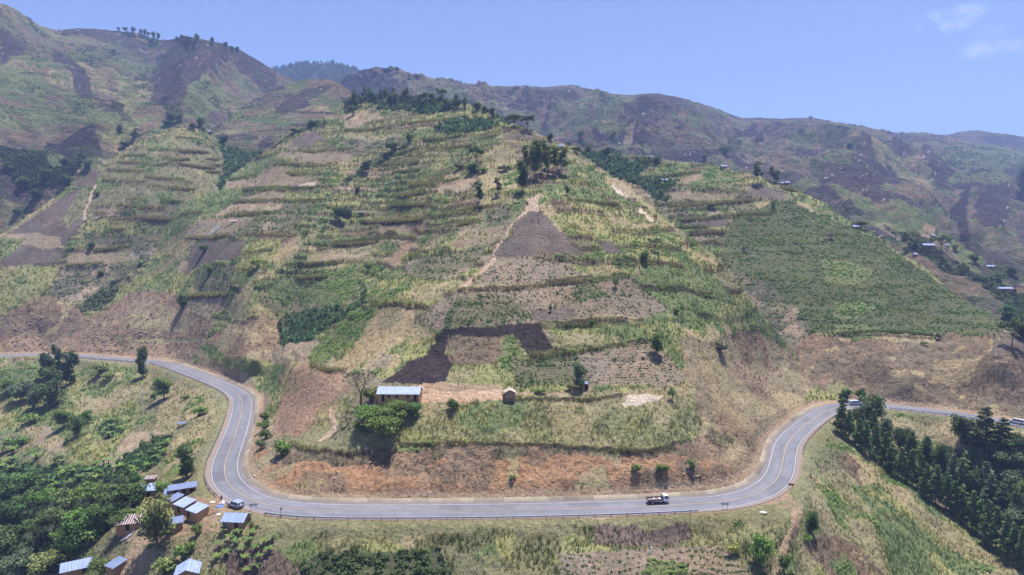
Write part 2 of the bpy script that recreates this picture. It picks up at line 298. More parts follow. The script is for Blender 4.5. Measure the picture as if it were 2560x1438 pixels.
# ---------------------------------------------------------------- land cover classes
# name: ground sRGB a, ground sRGB b, plant kind, plants per m2, plant height m, plant sRGB a, plant sRGB b
CL = {
'dsoil':   ((114,101,92),(90,79,72),'crop',.06,.4,(100,115,70),(80,95,60)),
'soil':    ((144,128,104),(120,106,84),'crop',.12,.5,(105,120,72),(150,135,100)),
'pinksoil':((156,138,112),(134,118,92),'grass',.12,.5,(185,165,125),(150,130,100)),
'redsoil': ((142,110,88),(156,128,102),'stick',.30,.7,(200,175,140),(165,140,110)),
'dry':     ((152,140,100),(132,124,84),'grass',.60,.9,(172,162,108),(138,138,78)),
'tan':     ((162,144,106),(146,132,92),'grass',.35,.7,(178,160,112),(146,140,86)),
'ygrass':  ((144,142,82),(126,128,72),'grass',.80,1.1,(164,166,84),(134,150,70)),
'olive':   ((124,120,84),(108,106,74),'grass',.45,.8,(134,136,80),(108,118,66)),
'green':   ((112,124,72),(94,110,62),'grass',.80,1.0,(126,152,76),(98,130,58)),
'crop':    ((126,114,88),(98,98,68),'crop',1.0,.72,(100,134,60),(76,106,50)),
'sparse':  ((146,128,108),(126,112,92),'crop',.55,.62,(96,124,60),(74,98,50)),
'bright':  ((112,118,70),(98,108,62),'crop',1.2,.8,(122,158,70),(98,134,58)),
'dcrop':   ((110,104,86),(90,92,68),'crop',.8,.68,(88,112,64),(68,92,54)),
'spurcrop':((92,98,62),(80,86,52),'crop',1.15,.72,(108,140,62),(76,106,50)),
'banana':  ((86,98,62),(70,84,52),'banana',.0,2.5,(92,126,66),(66,98,54)),
'forest':  ((70,80,54),(60,70,48),'bush',.0,2.5,(70,94,52),(50,70,42)),
'bush':    ((86,92,58),(74,80,52),'crop',.6,1.5,(76,98,50),(58,80,42)),
'burnt':   ((62,54,54),(46,40,42),'stick',.55,.8,(50,44,44),(84,72,64)),
'brown':   ((128,108,86),(112,96,76),'scrub',.5,.9,(134,114,90),(108,98,72)),
'orange':  ((170,130,92),(148,112,80),'scrub',.30,.65,(136,116,92),(112,98,76)),
'cut':     ((144,120,94),(122,102,80),'scrub',.42,.8,(126,110,88),(104,94,72)),
'scrub':   ((122,106,84),(104,96,72),'scrub',.85,1.0,(122,112,88),(98,96,68)),
'tancut':  ((150,134,100),(130,116,88),'scrub',.35,.7,(146,130,94),(118,112,74)),
'grey':    ((130,112,90),(108,96,78),'scrub',.30,.7,(112,98,80),(128,116,88)),
'rockdark':((86,74,76),(68,60,64),'stick',.0,.6,(110,100,90),(90,84,74)),
'yard':    ((194,160,128),(178,146,116),'grass',.0,.3,(150,140,90),(150,140,90)),
'path':    ((186,160,134),(168,142,116),'grass',.02,.3,(150,140,90),(150,140,90)),
'dirt':    ((166,140,110),(146,122,96),'grass',.06,.4,(130,136,80),(150,140,96)),
'lawn':    ((136,132,92),(120,120,80),'grass',.45,.4,(132,138,82),(112,124,68)),
'fgrass':  ((122,116,78),(104,104,66),'grass',.95,1.3,(128,136,74),(104,126,60)),
'tall':    ((138,136,88),(122,124,78),'grass',1.3,1.1,(150,158,92),(164,158,104)),
'deadgr':  ((124,106,92),(98,84,78),'grass',.8,1.0,(160,138,112),(96,82,78)),
'chalk':   ((198,182,160),(176,160,136),'scrub',.0,.5,(150,140,100),(150,140,100)),
}
CN = list(CL); CI = {k: i for i, k in enumerate(CN)}
ALB = 0.88; VEG = 1.12
def mute(c, k=.20):
    l = (c * np.array([.30, .59, .11])).sum(-1, keepdims=True); return (c * (1 - k) + l * k) * np.array([1.02, .99, .96])
CA = mute(np.array([srgb(CL[k][0]) for k in CN])) * ALB; CB = mute(np.array([srgb(CL[k][1]) for k in CN])) * ALB
def pick(lst, hsh):
    a = np.array([CI[k] for k in lst]); return a[np.clip((hsh * len(a)).astype(int), 0, len(a) - 1)]
PAL = {
 'left': ['olive','soil','dcrop','ygrass','dry','olive','ygrass','ygrass','green','olive','olive'],
 'upper': ['ygrass','olive','dry','green','olive','soil','ygrass','brown','ygrass','olive','green'],
 'spur': ['green','crop','ygrass','soil','olive','dcrop','green','olive','crop'],
 'flank': ['ygrass','tan','ygrass','green','olive','ygrass'],
 'below': ['fgrass','fgrass','green','fgrass','olive','fgrass','bush'],
 'leftlow': ['olive','green','dry','green','olive','ygrass','olive','dry'],
 'rightlow': ['dry','olive','green','tan','olive','ygrass','brown'],
 'far': ['rockdark','brown','olive','dsoil','green','brown','brown','olive','rockdark','dcrop','rockdark','brown','soil','dsoil'],
 'farleft': ['olive','brown','brown','green','rockdark','dry','rockdark','dsoil','olive'],
}
def patches(x, y, z, dz, wid, pal, seed):
    wz = z + (fbm(x / (wid * 1.3), y / (wid * 1.3), 3, seed) - .5) * dz * 1.7
    k = np.floor(wz / dz).astype(np.int64)
    s = x + y * .35 + _h(k, k * 0, seed + 3) * wid * 3 + (fbm(x / 9, y / 9, 2, seed + 9) - .5) * wid * .25
    c = np.floor(s / (wid * (0.6 + .9 * _h(k, k * 0, seed + 5)))).astype(np.int64)
    edge = wz / dz - k
    return pick(pal, _h(k, c, seed + 7)), edge
NEAR_POLYS = [
# (class, frame, polygon)   painted in order
('green',N0,[(560,380),(640,400),(620,470),(560,560),(500,640),(450,640),(520,520),(560,440)]),
('banana',C1,[(560,560),(700,600),(900,780),(1100,780),(1280,800),(1400,840),(1330,930),(1180,1020),(1000,1180),(850,1280),(800,1400),(420,1434),(440,1330),(640,1320),(850,1230),(850,1060),(790,900),(800,800),(700,720),(560,660)]),
('bush',C1,[(1720,560),(1760,680),(1640,700),(1560,780),(1440,770),(1380,730),(1640,620),(1740,520),(2130,540),(2100,620),(1900,640),(1740,650)]),
('banana',Q4,[(1450,0),(1530,30),(1440,140),(1380,200),(1260,260),(1230,330),(1100,520),(1030,560),(1040,500),(1160,330),(1260,180),(1270,110),(1400,80)]),
('olive',N0,[(250,420),(330,385),(440,330),(560,390),(550,470),(470,600),(400,640),(330,660),(180,660),(215,560),(236,470)]),
('dsoil',C7,[(1230,590),(1260,420),(1100,460),(930,620),(640,780),(420,960),(300,1080),(0,1270),(0,1434),(800,1434),(1000,1200),(1150,900)]),
('dry',C7,[(640,780),(930,620),(980,660),(700,860),(420,1060),(60,1290),(0,1290),(0,1250),(300,1080),(430,950)]),
('olive',C7,[(1050,640),(1220,640),(1140,860),(1000,1060),(860,1200),(730,1230),(820,1000),(950,800)]),
('pinksoil',C7,[(0,1290),(500,1240),(700,1260),(830,1434),(0,1434)]),
('dsoil',C7,[(240,1140),(820,1120),(900,1240),(780,1300),(300,1200)]),
('path',C7,[(1190,640),(1240,590),(1190,760),(1130,900),(1080,1080),(1030,1080),(1120,850)]),
('dsoil',Q4,[(0,440),(160,400),(330,420),(500,440),(430,520),(0,560)]),
('pinksoil',Q4,[(500,450),(920,400),(1050,480),(740,540),(480,560)]),
('ygrass',Q4,[(0,560),(150,545),(450,540),(440,600),(350,750),(200,800),(0,935)]),
('dcrop',Q4,[(470,570),(740,545),(1030,545),(1030,575),(850,650),(760,700),(660,790),(560,830),(350,760)]),
('dcrop',Q4,[(640,290),(720,100),(860,120),(1250,170),(1230,330),(1100,500),(920,420),(640,430)]),
('ygrass',Q4,[(640,210),(900,200),(1200,230),(1180,290),(900,300),(640,300)]),
('bush',Q4,[(850,650),(920,640),(830,800),(740,860),(600,910),(570,880),(660,790),(760,700)]),
('cut',Q4,[(0,940),(240,790),(400,775),(590,860),(640,920),(760,880),(1000,720),(1290,740),(1440,900),(1600,960),(1560,1090),(1500,1180),(1400,1255),(1100,1245),(560,1220),(0,1210)]),
('grey',Q4,[(0,960),(130,880),(590,880),(600,1000),(480,1080),(0,1080)]),
('tancut',Q4,[(960,950),(990,830),(1050,760),(1160,745),(1150,850),(1080,960)]),
('tancut',Q4,[(1190,810),(1330,870),(1420,940),(1560,1000),(1560,1060),(800,1000),(820,960),(1150,960)]),
('lawn',Q4,[(850,1090),(1480,1095),(1480,1125),(850,1115)]),
('lawn',Q4,[(560,1200),(800,1215),(1400,1240),(1440,1300),(1400,1290),(1100,1255),(560,1215)]),
('green',N0,[(0,600),(60,600),(30,640),(0,650)]),
# middle spur
('dry',Q4,[(1250,370),(1480,350),(1430,400),(1420,560),(1340,610),(1080,600),(1250,480)]),
('olive',Q4,[(1080,560),(1300,470),(1420,520),(1340,610),(1060,610)]),
('ygrass',Q4,[(850,760),(1000,640),(1100,600),(1460,600),(1470,680),(1420,770),(1300,750),(1020,720),(830,830)]),
('soil',C4,[(50,60),(480,0),(850,40),(1300,100),(900,130),(330,160),(0,150)]),
('chalk',C4,[(850,60),(1000,40),(1200,100),(1150,150),(960,140),(860,100)]),
('soil',C4,[(210,250),(560,200),(760,210),(740,320),(200,320)]),
('ygrass',C4,[(760,220),(1300,240),(1260,320),(760,330)]),
('pinksoil',Q4,[(1740,85),(2100,80),(2080,150),(1580,185)]),
('dcrop',Q4,[(2100,80),(2340,80),(2360,110),(2280,160),(1900,160),(2080,140)]),
('soil',Q4,[(1500,200),(1880,180),(1700,330),(1360,340)]),
('green',Q4,[(1450,20),(1740,10),(1600,150),(1400,250),(1250,350),(1150,500),(1250,200)]),
('crop',Q4,[(1880,170),(2350,165),(2150,320),(1750,320),(1830,240)]),
('dsoil',Q4,[(1430,400),(1530,355),(1840,360),(1760,500),(1560,520),(1480,560),(1380,610),(1340,580),(1400,500)]),
('pinksoil',Q4,[(1310,590),(1350,510),(1400,510),(1400,560),(1340,605)]),
('ygrass',Q4,[(1840,350),(2100,360),(2080,450),(1950,560),(1900,610),(1740,590),(1770,480)]),
('dcrop',Q4,[(1480,560),(1760,520),(1730,590),(1700,770),(1440,780)]),
('green',Q4,[(1750,600),(1900,610),(1850,720),(1720,700)]),
('sparse',Q4,[(1400,800),(1700,770),(1680,880),(1560,945),(1480,900),(1380,870)]),
('dry',C4,[(1280,620),(1400,560),(1100,850),(760,1180),(520,1300),(340,1434),(0,1434),(0,1420),(330,1400),(530,1230),(780,900),(1000,800)]),
('tan',Q4,[(2080,430),(2250,290),(2200,420),(2050,560),(1900,720),(1750,900),(1680,900),(1700,840),(1880,640)]),
('dry',Q4,[(1700,840),(1900,760),(2060,830),(2120,930),(1900,930),(1720,960)]),
('cut',Q4,[(1740,965),(1830,975),(1950,915),(2120,980),(2080,1150),(1950,1250),(1830,1420),(1440,1300),(1560,1130)]),
('tancut',Q4,[(1820,1000),(1960,930),(2080,1000),(1980,1100),(1850,1150)]),
('tancut',Q4,[(1560,1100),(1700,1000),(1750,970),(1780,1010),(1700,1200),(1520,1290),(1440,1300)]),
('green',Q4,[(1500,1130),(1560,1150),(1700,1230),(1830,1230),(2000,1270),(2090,1430),(2060,1600),(1930,1430),(1800,1300),(1520,1230)]),
('bush',Q4,[(2060,980),(2180,900),(2200,1000),(2100,1180)]),
('banana',Q4,[(2080,1080),(2200,920),(2540,850),(2560,900),(2690,770),(2760,700),(2740,850),(2500,1000),(2300,1120),(2120,1150)]),
('bright',Q4,[(2290,1230),(2380,1120),(2560,1010),(2780,900),(2830,850),(2840,900),(2650,1110),(2400,1280),(2310,1270)]),
('bright',Q4,[(2100,620),(2640,560),(2680,720),(2560,850),(2480,840),(2050,830),(1970,740)]),
('crop',Q4,[(1970,740),(2050,830),(2480,840),(2540,850),(2200,920),(2060,930),(1900,800)]),
('pinksoil',C4,[(1050,1130),(1040,1080),(1150,950),(1500,890),(1900,850),(2000,870),(2000,980),(1760,1060),(1500,1090)]),
('green',C4,[(1960,960),(2050,880),(2240,870),(2180,980),(2080,1010)]),
('green',C4,[(1380,760),(1900,760),(1650,810),(1200,890),(1250,830)]),
('soil',C4,[(2000,640),(2560,590),(2560,680),(2300,740),(1950,740)]),
('redsoil',C4,[(2130,1080),(2280,880),(2430,870),(2400,950),(2280,1060),(2140,1130)]),
('ygrass',C4,[(1880,540),(2000,480),(2560,450),(2560,550),(2000,600)]),
# centre
('dcrop',Q5,[(1100,100),(1380,100),(1290,200),(1250,330),(1100,300),(1050,200)]),
('dry',Q5,[(560,370),(900,310),(1150,290),(1230,370),(1100,410),(800,430),(620,460)]),
('soil',Q5,[(900,280),(1120,240),(1230,350),(1080,420),(850,420)]),
('crop',Q5,[(700,470),(1110,410),(1000,560),(850,665),(430,645),(480,580)]),
('ygrass',Q5,[(230,640),(430,650),(870,670),(740,800),(570,860),(180,835),(200,720)]),
('dry',Q5,[(560,690),(850,680),(740,800),(570,850),(500,760)]),
('tan',Q5,[(290,870),(560,860),(550,980),(720,1080),(640,1170),(520,1200),(400,1320),(100,1340),(-120,1290),(60,1180),(200,980)]),
('ygrass',Q5,[(640,1080),(720,1080),(640,1210),(430,1270),(450,1180)]),
('soil',Q5,[(210,1300),(330,1190),(380,1210),(340,1330)]),
('sparse',Q5,[(550,970),(770,790),(860,740),(770,900),(770,1000),(720,1060)]),
('dsoil',Q5,[(1370,125),(1480,125),(1560,195),(1690,320),(1815,455),(1700,475),(1450,482),(1130,505),(1250,350),(1320,200)]),
('path',Q5,[(1400,50),(1520,0),(1560,0),(1500,120),(1360,130)]),
('tan',Q5,[(1480,0),(1560,0),(1560,90),(1700,280),(1640,290),(1480,120)]),
('path',Q5,[(1140,500),(1170,515),(900,735),(850,735)]),
('path',Q5,[(1290,200),(1380,120),(1390,140),(1300,220),(1200,400),(1140,500),(1130,490),(1210,350)]),
('sparse',Q5,[(1160,505),(1450,485),(1850,515),(2200,560),(1950,640),(1500,690),(960,715)]),
('dry',Q5,[(1750,520),(2200,555),(2250,640),(1850,640),(1700,560)]),
('sparse',Q5,[(860,740),(1300,735),(1900,690),(2150,660),(2320,800),(2450,900),(2300,975),(1500,985),(1050,1005),(770,995),(770,900)]),
('crop',Q5,[(880,760),(1250,760),(1440,940),(1150,990),(790,980),(790,900)]),
('dsoil',Q5,[(1400,870),(1700,860),(1760,950),(1500,975),(1430,940)]),
('crop',Q5,[(1450,760),(1900,690),(2000,800),(1800,850),(1500,850)]),
('burnt',Q5,[(780,1010),(1100,990),(1470,970),(1560,1120),(1650,1210),(1400,1230),(1350,1130),(1300,1060),(800,1080),(780,1200),(850,1240),(800,1430),(300,1430),(500,1270),(640,1210),(720,1090)]),
('brown',Q5,[(790,1085),(1300,1050),(1370,1180),(1200,1290),(850,1290),(790,1200)]),
('dry',Q5,[(1180,1100),(1290,1062),(1345,1130),(1260,1130)]),
('ygrass',Q5,[(840,1310),(1000,1290),(1280,1260),(1310,1440),(780,1440)]),
('green',Q5,[(1540,1020),(2050,1010),(2300,1050),(2290,1130),(2000,1160),(1720,1180),(1640,1200)]),
('dry',Q5,[(1560,1060),(1900,1080),(2200,1120),(1900,1170),(1650,1200)]),
('crop',Q5,[(1270,1250),(1500,1240),(1760,1230),(1850,1290),(1820,1440),(1300,1440)]),
('sparse',Q5,[(1760,1230),(2000,1180),(2290,1140),(2480,1260),(2620,1400),(2400,1450),(1830,1440)]),
('green',Q5,[(2340,1130),(2430,1110),(2560,1300),(2520,1290)]),
('dsoil',Q5,[(1880,360),(2010,365),(2130,475),(1990,455)]),
('green',C3,[(1100,330),(1250,400),(1700,540),(1720,700),(1950,900),(1700,830),(1560,700),(1400,660),(1080,450)]),
('green',C3,[(820,640),(1200,640),(1400,700),(2000,1050),(1850,1030),(1500,960),(1200,900),(850,780)]),
('ygrass',C3,[(1040,980),(1700,1000),(1700,1280),(1300,1300),(1150,1250),(900,1050)]),
('dry',C3,[(1100,210),(1260,240),(1600,430),(1500,440),(1300,380),(1120,310)]),
('tan',C3,[(1560,540),(1700,560),(1900,620),(2200,900),(2520,1130),(2430,1150),(2100,900),(1800,700),(1620,640)]),
('chalk',C3,[(1650,640),(1760,690),(1900,770),(1880,800),(1740,740)]),
('chalk',C3,[(2000,900),(2100,950),(2330,1100),(2340,1130),(2180,1080),(2060,980)]),
('dsoil',C3,[(300,80),(370,0),(640,0),(860,70),(1000,110),(900,110),(640,50)]),
('tan',C3,[(0,430),(240,420),(480,430),(500,640),(480,760),(250,730),(0,760)]),
('dry',C3,[(0,760),(480,770),(600,830),(450,1000),(0,920)]),
('olive',C3,[(0,900),(500,830),(560,900),(430,1100),(0,1200)]),
('dcrop',C3,[(100,960),(330,860),(420,960),(200,1140),(100,1120)]),
('dry',C3,[(0,280),(200,150),(330,110),(470,240),(440,380),(0,400)]),
# upper main
('forest',C2,[(0,300),(150,260),(240,150),(400,60),(600,60),(800,180),(930,230),(950,300),(500,300),(350,310),(120,310),(0,400)]),
('banana',C2,[(400,290),(950,250),(1400,300),(1440,400),(1150,450),(900,450),(800,400),(450,390)]),
('ygrass',C2,[(900,500),(1150,430),(1500,390),(1880,480),(1500,500),(1000,550)]),
('dsoil',C2,[(1400,470),(1560,440),(1620,490),(1380,500)]),
('banana',C2,[(1170,600),(1400,530),(1700,520),(1980,600),(1900,640),(1600,700),(1400,720),(1100,640)]),
('green',C2,[(720,680),(1170,610),(1150,700),(950,800),(700,720)]),
('banana',C2,[(1640,330),(1900,390),(2080,440),(2130,600),(1980,560),(1900,460),(1760,380)]),
('green',C2,[(1740,520),(1960,560),(1900,540),(1760,500)]),
('green',C2,[(1640,840),(1960,700),(2060,690),(1990,780),(1700,880)]),
('dsoil',C2,[(2040,760),(2200,710),(2560,770),(2560,790),(2300,770),(2120,800)]),
('dcrop',C2,[(0,780),(500,760),(700,720),(780,800),(600,900),(300,900),(0,900)]),
('bush',C2,[(540,980),(840,800),(900,810),(700,900),(560,1020),(420,1120),(260,1200),(100,1300),(40,1350),(0,1300),(200,1150),(400,1000)]),
('green',C2,[(1180,1080),(1400,960),(1560,980),(1400,1080),(1150,1180),(900,1300),(850,1280),(1020,1150)]),
('pinksoil',C2,[(1280,1310),(1500,1200),(1660,1220),(1700,1280),(1500,1434),(1200,1434),(1210,1370)]),
('tan',C2,[(1300,1260),(1480,1180),(1560,1200),(1440,1290),(1300,1290)]),
('dry',C2,[(0,640),(60,600),(200,700),(400,680),(650,700),(600,760),(0,780)]),
('pinksoil',C2,[(0,440),(300,400),(500,460),(250,560),(100,620),(0,600)]),
('ygrass',C2,[(0,380),(250,350),(260,400),(100,430),(0,430)]),
('dsoil',C1,[(1650,880),(1700,760),(1850,680),(2000,660),(2140,760),(2000,800),(1880,900)]),
('soil',C1,[(1500,920),(2100,930),(2500,940),(2400,1050),(1600,1060)]),
('soil',C1,[(1240,1250),(1340,1120),(1560,1120),(1760,1230),(2000,1250),(1660,1400),(1100,1400)]),
('green',C1,[(860,1280),(1180,1040),(1250,1010),(1560,880),(1500,960),(1350,1120),(1240,1210)]),
# east spur
('banana',C3,[(1100,90),(1220,180),(1500,240),(1580,200),(1800,210),(1820,330),(2060,330),(2200,300),(2300,320),(2020,500),(2100,560),(2400,560),(2560,640),(2360,740),(2400,860),(2250,860),(2050,640),(1700,560),(1560,430),(1260,250)]),
('bright',C6,[(970,370),(1060,330),(1250,310),(1380,380),(1500,440),(1600,500),(1000,600),(640,600),(900,540),(1030,450)]),
('green',C6,[(540,310),(720,230),(850,240),(860,360),(600,370)]),
('soil',C6,[(740,430),(980,380),(1030,440),(870,530),(720,550)]),
('ygrass',C6,[(200,400),(520,300),(540,400),(240,440)]),
('ygrass',C6,[(1700,430),(1960,470),(2100,540),(2000,600),(1800,560),(1680,500)]),
('dsoil',C6,[(1620,620),(1650,540),(1900,590),(2030,620),(2140,710),(1700,710),(1450,680)]),
('soil',C6,[(560,640),(850,620),(1100,640),(1400,640),(1400,700),(620,720)]),
('dry',C6,[(1660,740),(1890,730),(1900,860),(1800,880),(1660,820)]),
('crop',C6,[(1250,800),(1650,740),(1660,860),(1250,880)]),
('pinksoil',C6,[(1040,960),(1080,900),(1190,860),(1250,900),(1180,950)]),
('dsoil',C6,[(720,1010),(1350,950),(1350,1030),(1200,1080),(750,1060)]),
('green',C6,[(2020,600),(2300,620),(2560,720),(2560,860),(2300,740)]),
('spurcrop',Q6,[(400,190),(700,70),(860,60),(1100,160),(1420,330),(1900,620),(2200,830),(2420,960),(2330,1080),(1950,1090),(1850,1050),(1150,1060),(950,1040),(800,1150),(650,1010),(520,830),(350,590),(310,420)]),
('dcrop',Q6,[(350,590),(520,640),(800,800),(1000,1040),(800,1150),(650,1010),(520,830)]),
('bright',Q6,[(1060,490),(1300,540),(1450,600),(1340,680),(1090,660)]),
('bright',Q6,[(1150,800),(1500,820),(1300,930),(1150,920)]),
('bright',Q6,[(1140,950),(1500,990),(1300,1055),(1150,1050)]),
('green',Q6,[(840,50),(1060,30),(1400,230),(1400,290),(1290,270),(1180,200),(950,110)]),
('tan',Q6,[(830,50),(900,70),(1150,210),(1420,330),(1500,370),(1430,350),(1100,180),(900,110)]),
('ygrass',Q6,[(1420,310),(1600,420),(1900,610),(2440,900),(2450,960),(2300,900),(2050,740),(1800,600)]),
('grey',Q6,[(800,1170),(950,1050),(1180,1070),(1880,1060),(2330,1090),(2700,1040),(2800,1700),(1600,1640),(1100,1480),(1000,1440)]),
('tan',Q6,[(1180,1070),(1500,1040),(1890,1060),(1900,1110),(1500,1090),(1200,1100)]),
('tancut',Q6,[(1890,1250),(2130,1220),(2170,1300),(2100,1430),(1870,1430)]),
('dsoil',Q6,[(2320,1100),(2560,1060),(2560,1200),(2330,1200)]),
# east flank of nose
('tan',Q6,[(0,400),(120,420),(300,560),(260,600),(100,500)]),
('green',Q6,[(0,880),(100,900),(180,1000),(150,1060),(0,1040)]),
('green',Q6,[(0,440),(200,620),(350,760),(420,900),(300,830),(100,640),(0,560)]),
('tancut',Q6,[(0,1110),(250,1160),(400,1060),(560,1060),(800,1200),(1000,1440),(900,1560),(600,1700),(300,1900),(100,1980),(60,1500)]),
('tancut',Q6,[(40,1200),(180,1220),(300,1330),(400,1560),(250,1700),(100,1650)]),
('lawn',Q6,[(1080,1450),(1180,1400),(1300,1480),(1150,1500)]),
('green',B6,[(1500,0),(1400,180),(1250,260),(1300,120),(1400,0)]),
# nose: west flank soil, house yard, terraces, road cut
('redsoil',B4,[(660,30),(850,130),(1150,170),(1190,340),(1050,420),(900,580),(700,880),(500,990),(250,990),(240,800),(300,600),(400,350),(480,130)]),
('tan',B4,[(650,10),(560,90),(440,170),(380,400),(250,700),(200,1000),(130,900),(60,720),(330,320),(380,80),(420,0)]),
('green',B4,[(0,0),(380,60),(330,200),(180,380),(0,420)]),
('lawn',B4,[(240,980),(500,990),(720,880),(900,640),(1120,560),(1300,620),(1250,800),(1400,980),(2000,880),(2560,620),(2560,1060),(2000,1080),(1250,1180),(600,1150),(440,1080)]),
('dry',B4,[(780,640),(1100,480),(1250,560),(1200,650),(1240,860),(1130,930),(1060,820),(720,860)]),
('path',B4,[(900,610),(960,600),(1000,740),(1060,830),(1030,900),(830,1060),(780,1040),(960,890),(980,820),(900,680)]),
('yard',N0,[(1048,963),(1110,956),(1180,962),(1257,966),(1258,990),(1291,992),(1290,998),(1240,1004),(1130,1008),(1075,1004),(1010,1004),(930,1003),(935,994),(1045,996)]),
('dirt',N0,[(1055,958),(1110,955),(1150,962),(1250,962),(1250,973),(1140,978),(1060,972)]),
('dirt',B5,[(600,560),(1200,560),(1450,520),(1500,540),(1300,590),(1000,600),(640,600)]),
('tall',B5,[(-450,720),(600,620),(900,640),(1200,720),(1750,700),(2560,700),(2620,900),(2560,1060),(2300,1160),(1250,1150),(800,1110),(0,1130),(-600,1080),(-900,1000)]),
('green',B5,[(0,700),(500,640),(780,640),(700,900),(400,1000),(0,900)]),
('dry',B5,[(880,640),(1250,570),(1780,560),(2000,520),(2400,460),(2560,500),(2560,700),(2000,700),(1700,720),(1300,720),(900,700)]),
('chalk',B5,[(1770,680),(1850,600),(2230,560),(2200,620),(1990,680),(1800,720)]),
('scrub',N0,[(735,1150),(800,1125),(900,1140),(1140,1112),(1400,1118),(1620,1128),(1740,1108),(1780,1075),(1830,1100),(1800,1150),(1500,1142),(1140,1155),(950,1170),(840,1170)]),
('orange',N0,[(655,1190),(700,1165),(760,1155),(840,1165),(950,1166),(1140,1150),(1400,1138),(1560,1140),(1800,1140),(1785,1180),(1740,1215),(1640,1240),(1200,1252),(760,1248),(680,1225)]),
('cut',N0,[(760,1185),(860,1180),(870,1225),(800,1235),(740,1215)]),
('cut',N0,[(950,1170),(1140,1165),(1200,1185),(1100,1195),(960,1190)]),
('dirt',N0,[(700,1232),(1000,1238),(1400,1236),(1640,1228),(1640,1245),(1200,1253),(720,1250)]),
('tancut',N0,[(1740,1215),(1800,1140),(1850,1080),(1960,1000),(2060,1000),(1960,1080),(1930,1180),(1860,1225),(1700,1245)]),
('orange',N0,[(640,1000),(655,1010),(640,1090),(700,1160),(650,1190),(625,1160),(620,1100)]),
# foreground
('lawn',N0,[(640,1285),(800,1296),(1300,1296),(1720,1288),(1900,1262),(1990,1240),(2010,1260),(1980,1300),(1700,1312),(1300,1312),(800,1318),(690,1310)]),
('dirt',N0,[(1830,1262),(1900,1245),(1975,1218),(2010,1250),(1960,1275),(1840,1280),(1700,1283)]),
('tall',N0,[(1720,1320),(1960,1312),(1960,1350),(1700,1372)]),
('deadgr',B6,[(0,850),(200,810),(1030,840),(1060,960),(960,1010),(500,1060),(30,1020)]),
('sparse',B6,[(-350,1110),(300,1100),(700,1060),(1400,1040),(1500,1130),(1660,1360),(-350,1360)]),
('bright',B6,[(600,1180),(1000,1250),(1030,1360),(500,1360)]),
('bush',N0,[(800,1390),(1100,1370),(1130,1438),(1100,1600),(700,1600),(700,1438)]),
('deadgr',N0,[(560,1385),(680,1370),(760,1438),(560,1500)]),
('dirt',B6,[(2110,640),(2240,620),(2230,740),(2190,850),(2140,960),(2060,1180),(1990,1360),(1900,1360),(1990,1080),(2080,900),(2110,800)]),
('deadgr',B6,[(2130,850),(2200,850),(2100,1080),(2000,1360),(1980,1360),(2080,1100)]),
('brown',B7,[(200,1150),(330,1130),(500,1180),(700,1340),(740,1438),(740,1800),(350,1700),(350,1438),(150,1240)]),
('green',B7,[(180,640),(150,540),(220,580),(330,720),(560,760),(700,740),(1000,940),(1100,1150),(1250,1200),(1450,1438),(1700,1800),(1000,1800),(830,1438),(700,1240),(700,1000),(600,860),(330,740)]),
('dry',B7,[(200,700),(400,640),(620,880),(700,1100),(800,1438),(740,1438),(520,1180),(330,1120),(200,900)]),
('tan',B7,[(520,440),(620,600),(860,800),(1000,920),(1250,1120),(1500,1300),(1440,1260),(1180,1060),(930,890),(640,680),(480,520)]),
('dry',B7,[(600,640),(760,700),(1000,900),(1400,1180),(1800,1438),(1800,1700),(1500,1438),(1100,1100),(880,900)]),
('dry',B7,[(760,200),(1250,240),(1250,330),(1200,420),(900,400),(780,280)]),
('dirt',B7,[(330,280),(270,320),(170,460),(110,700),(90,780),(60,800),(80,700),(110,520),(200,400)]),
# lower left
('lawn',B2,[(1100,0),(1480,0),(1440,250),(1600,420),(1420,480),(1150,420),(1250,200),(1320,140)]),
('dirt',B2,[(1050,480),(1180,430),(1450,480),(1600,400),(1720,480),(1900,560),(1650,640),(1400,800),(1650,840),(1300,900),(1080,880),(800,1000),(500,1040),(300,900),(280,850),(720,760),(1000,640)]),
('dirt',B2,[(520,1050),(820,1130),(760,1300),(500,1423),(100,1423),(300,1250)]),
('orange',B2,[(500,380),(560,450),(720,440),(900,400),(1080,440),(1300,480),(1050,480),(560,480)]),
('pinksoil',B1,[(200,980),(500,980),(640,1100),(600,1300),(380,1180)]),
('pinksoil',B1,[(1100,1280),(1300,1050),(1480,1030),(1740,1080),(1400,1300),(1150,1438),(900,1438)]),
('dry',B1,[(800,760),(880,640),(1100,560),(1300,560),(1450,620),(1100,820),(850,860)]),
('green',B1,[(0,440),(400,560),(700,640),(800,900),(600,1100),(400,900),(100,760),(0,700)]),
('banana',B3,[(0,0),(1000,60),(1700,100),(1750,200),(1200,200),(800,500),(200,700),(0,800)]),
('forest',B3,[(800,300),(1700,200),(1780,450),(1700,600),(1500,800),(1100,1050),(700,1423),(0,1423),(0,800),(300,600)]),
('banana',B1,[(1150,900),(1250,1050),(1050,1130),(1000,1000)]),
('banana',B1,[(1440,1160),(1700,1100),(1650,1250),(1500,1438),(1150,1438),(1250,1300)]),
]
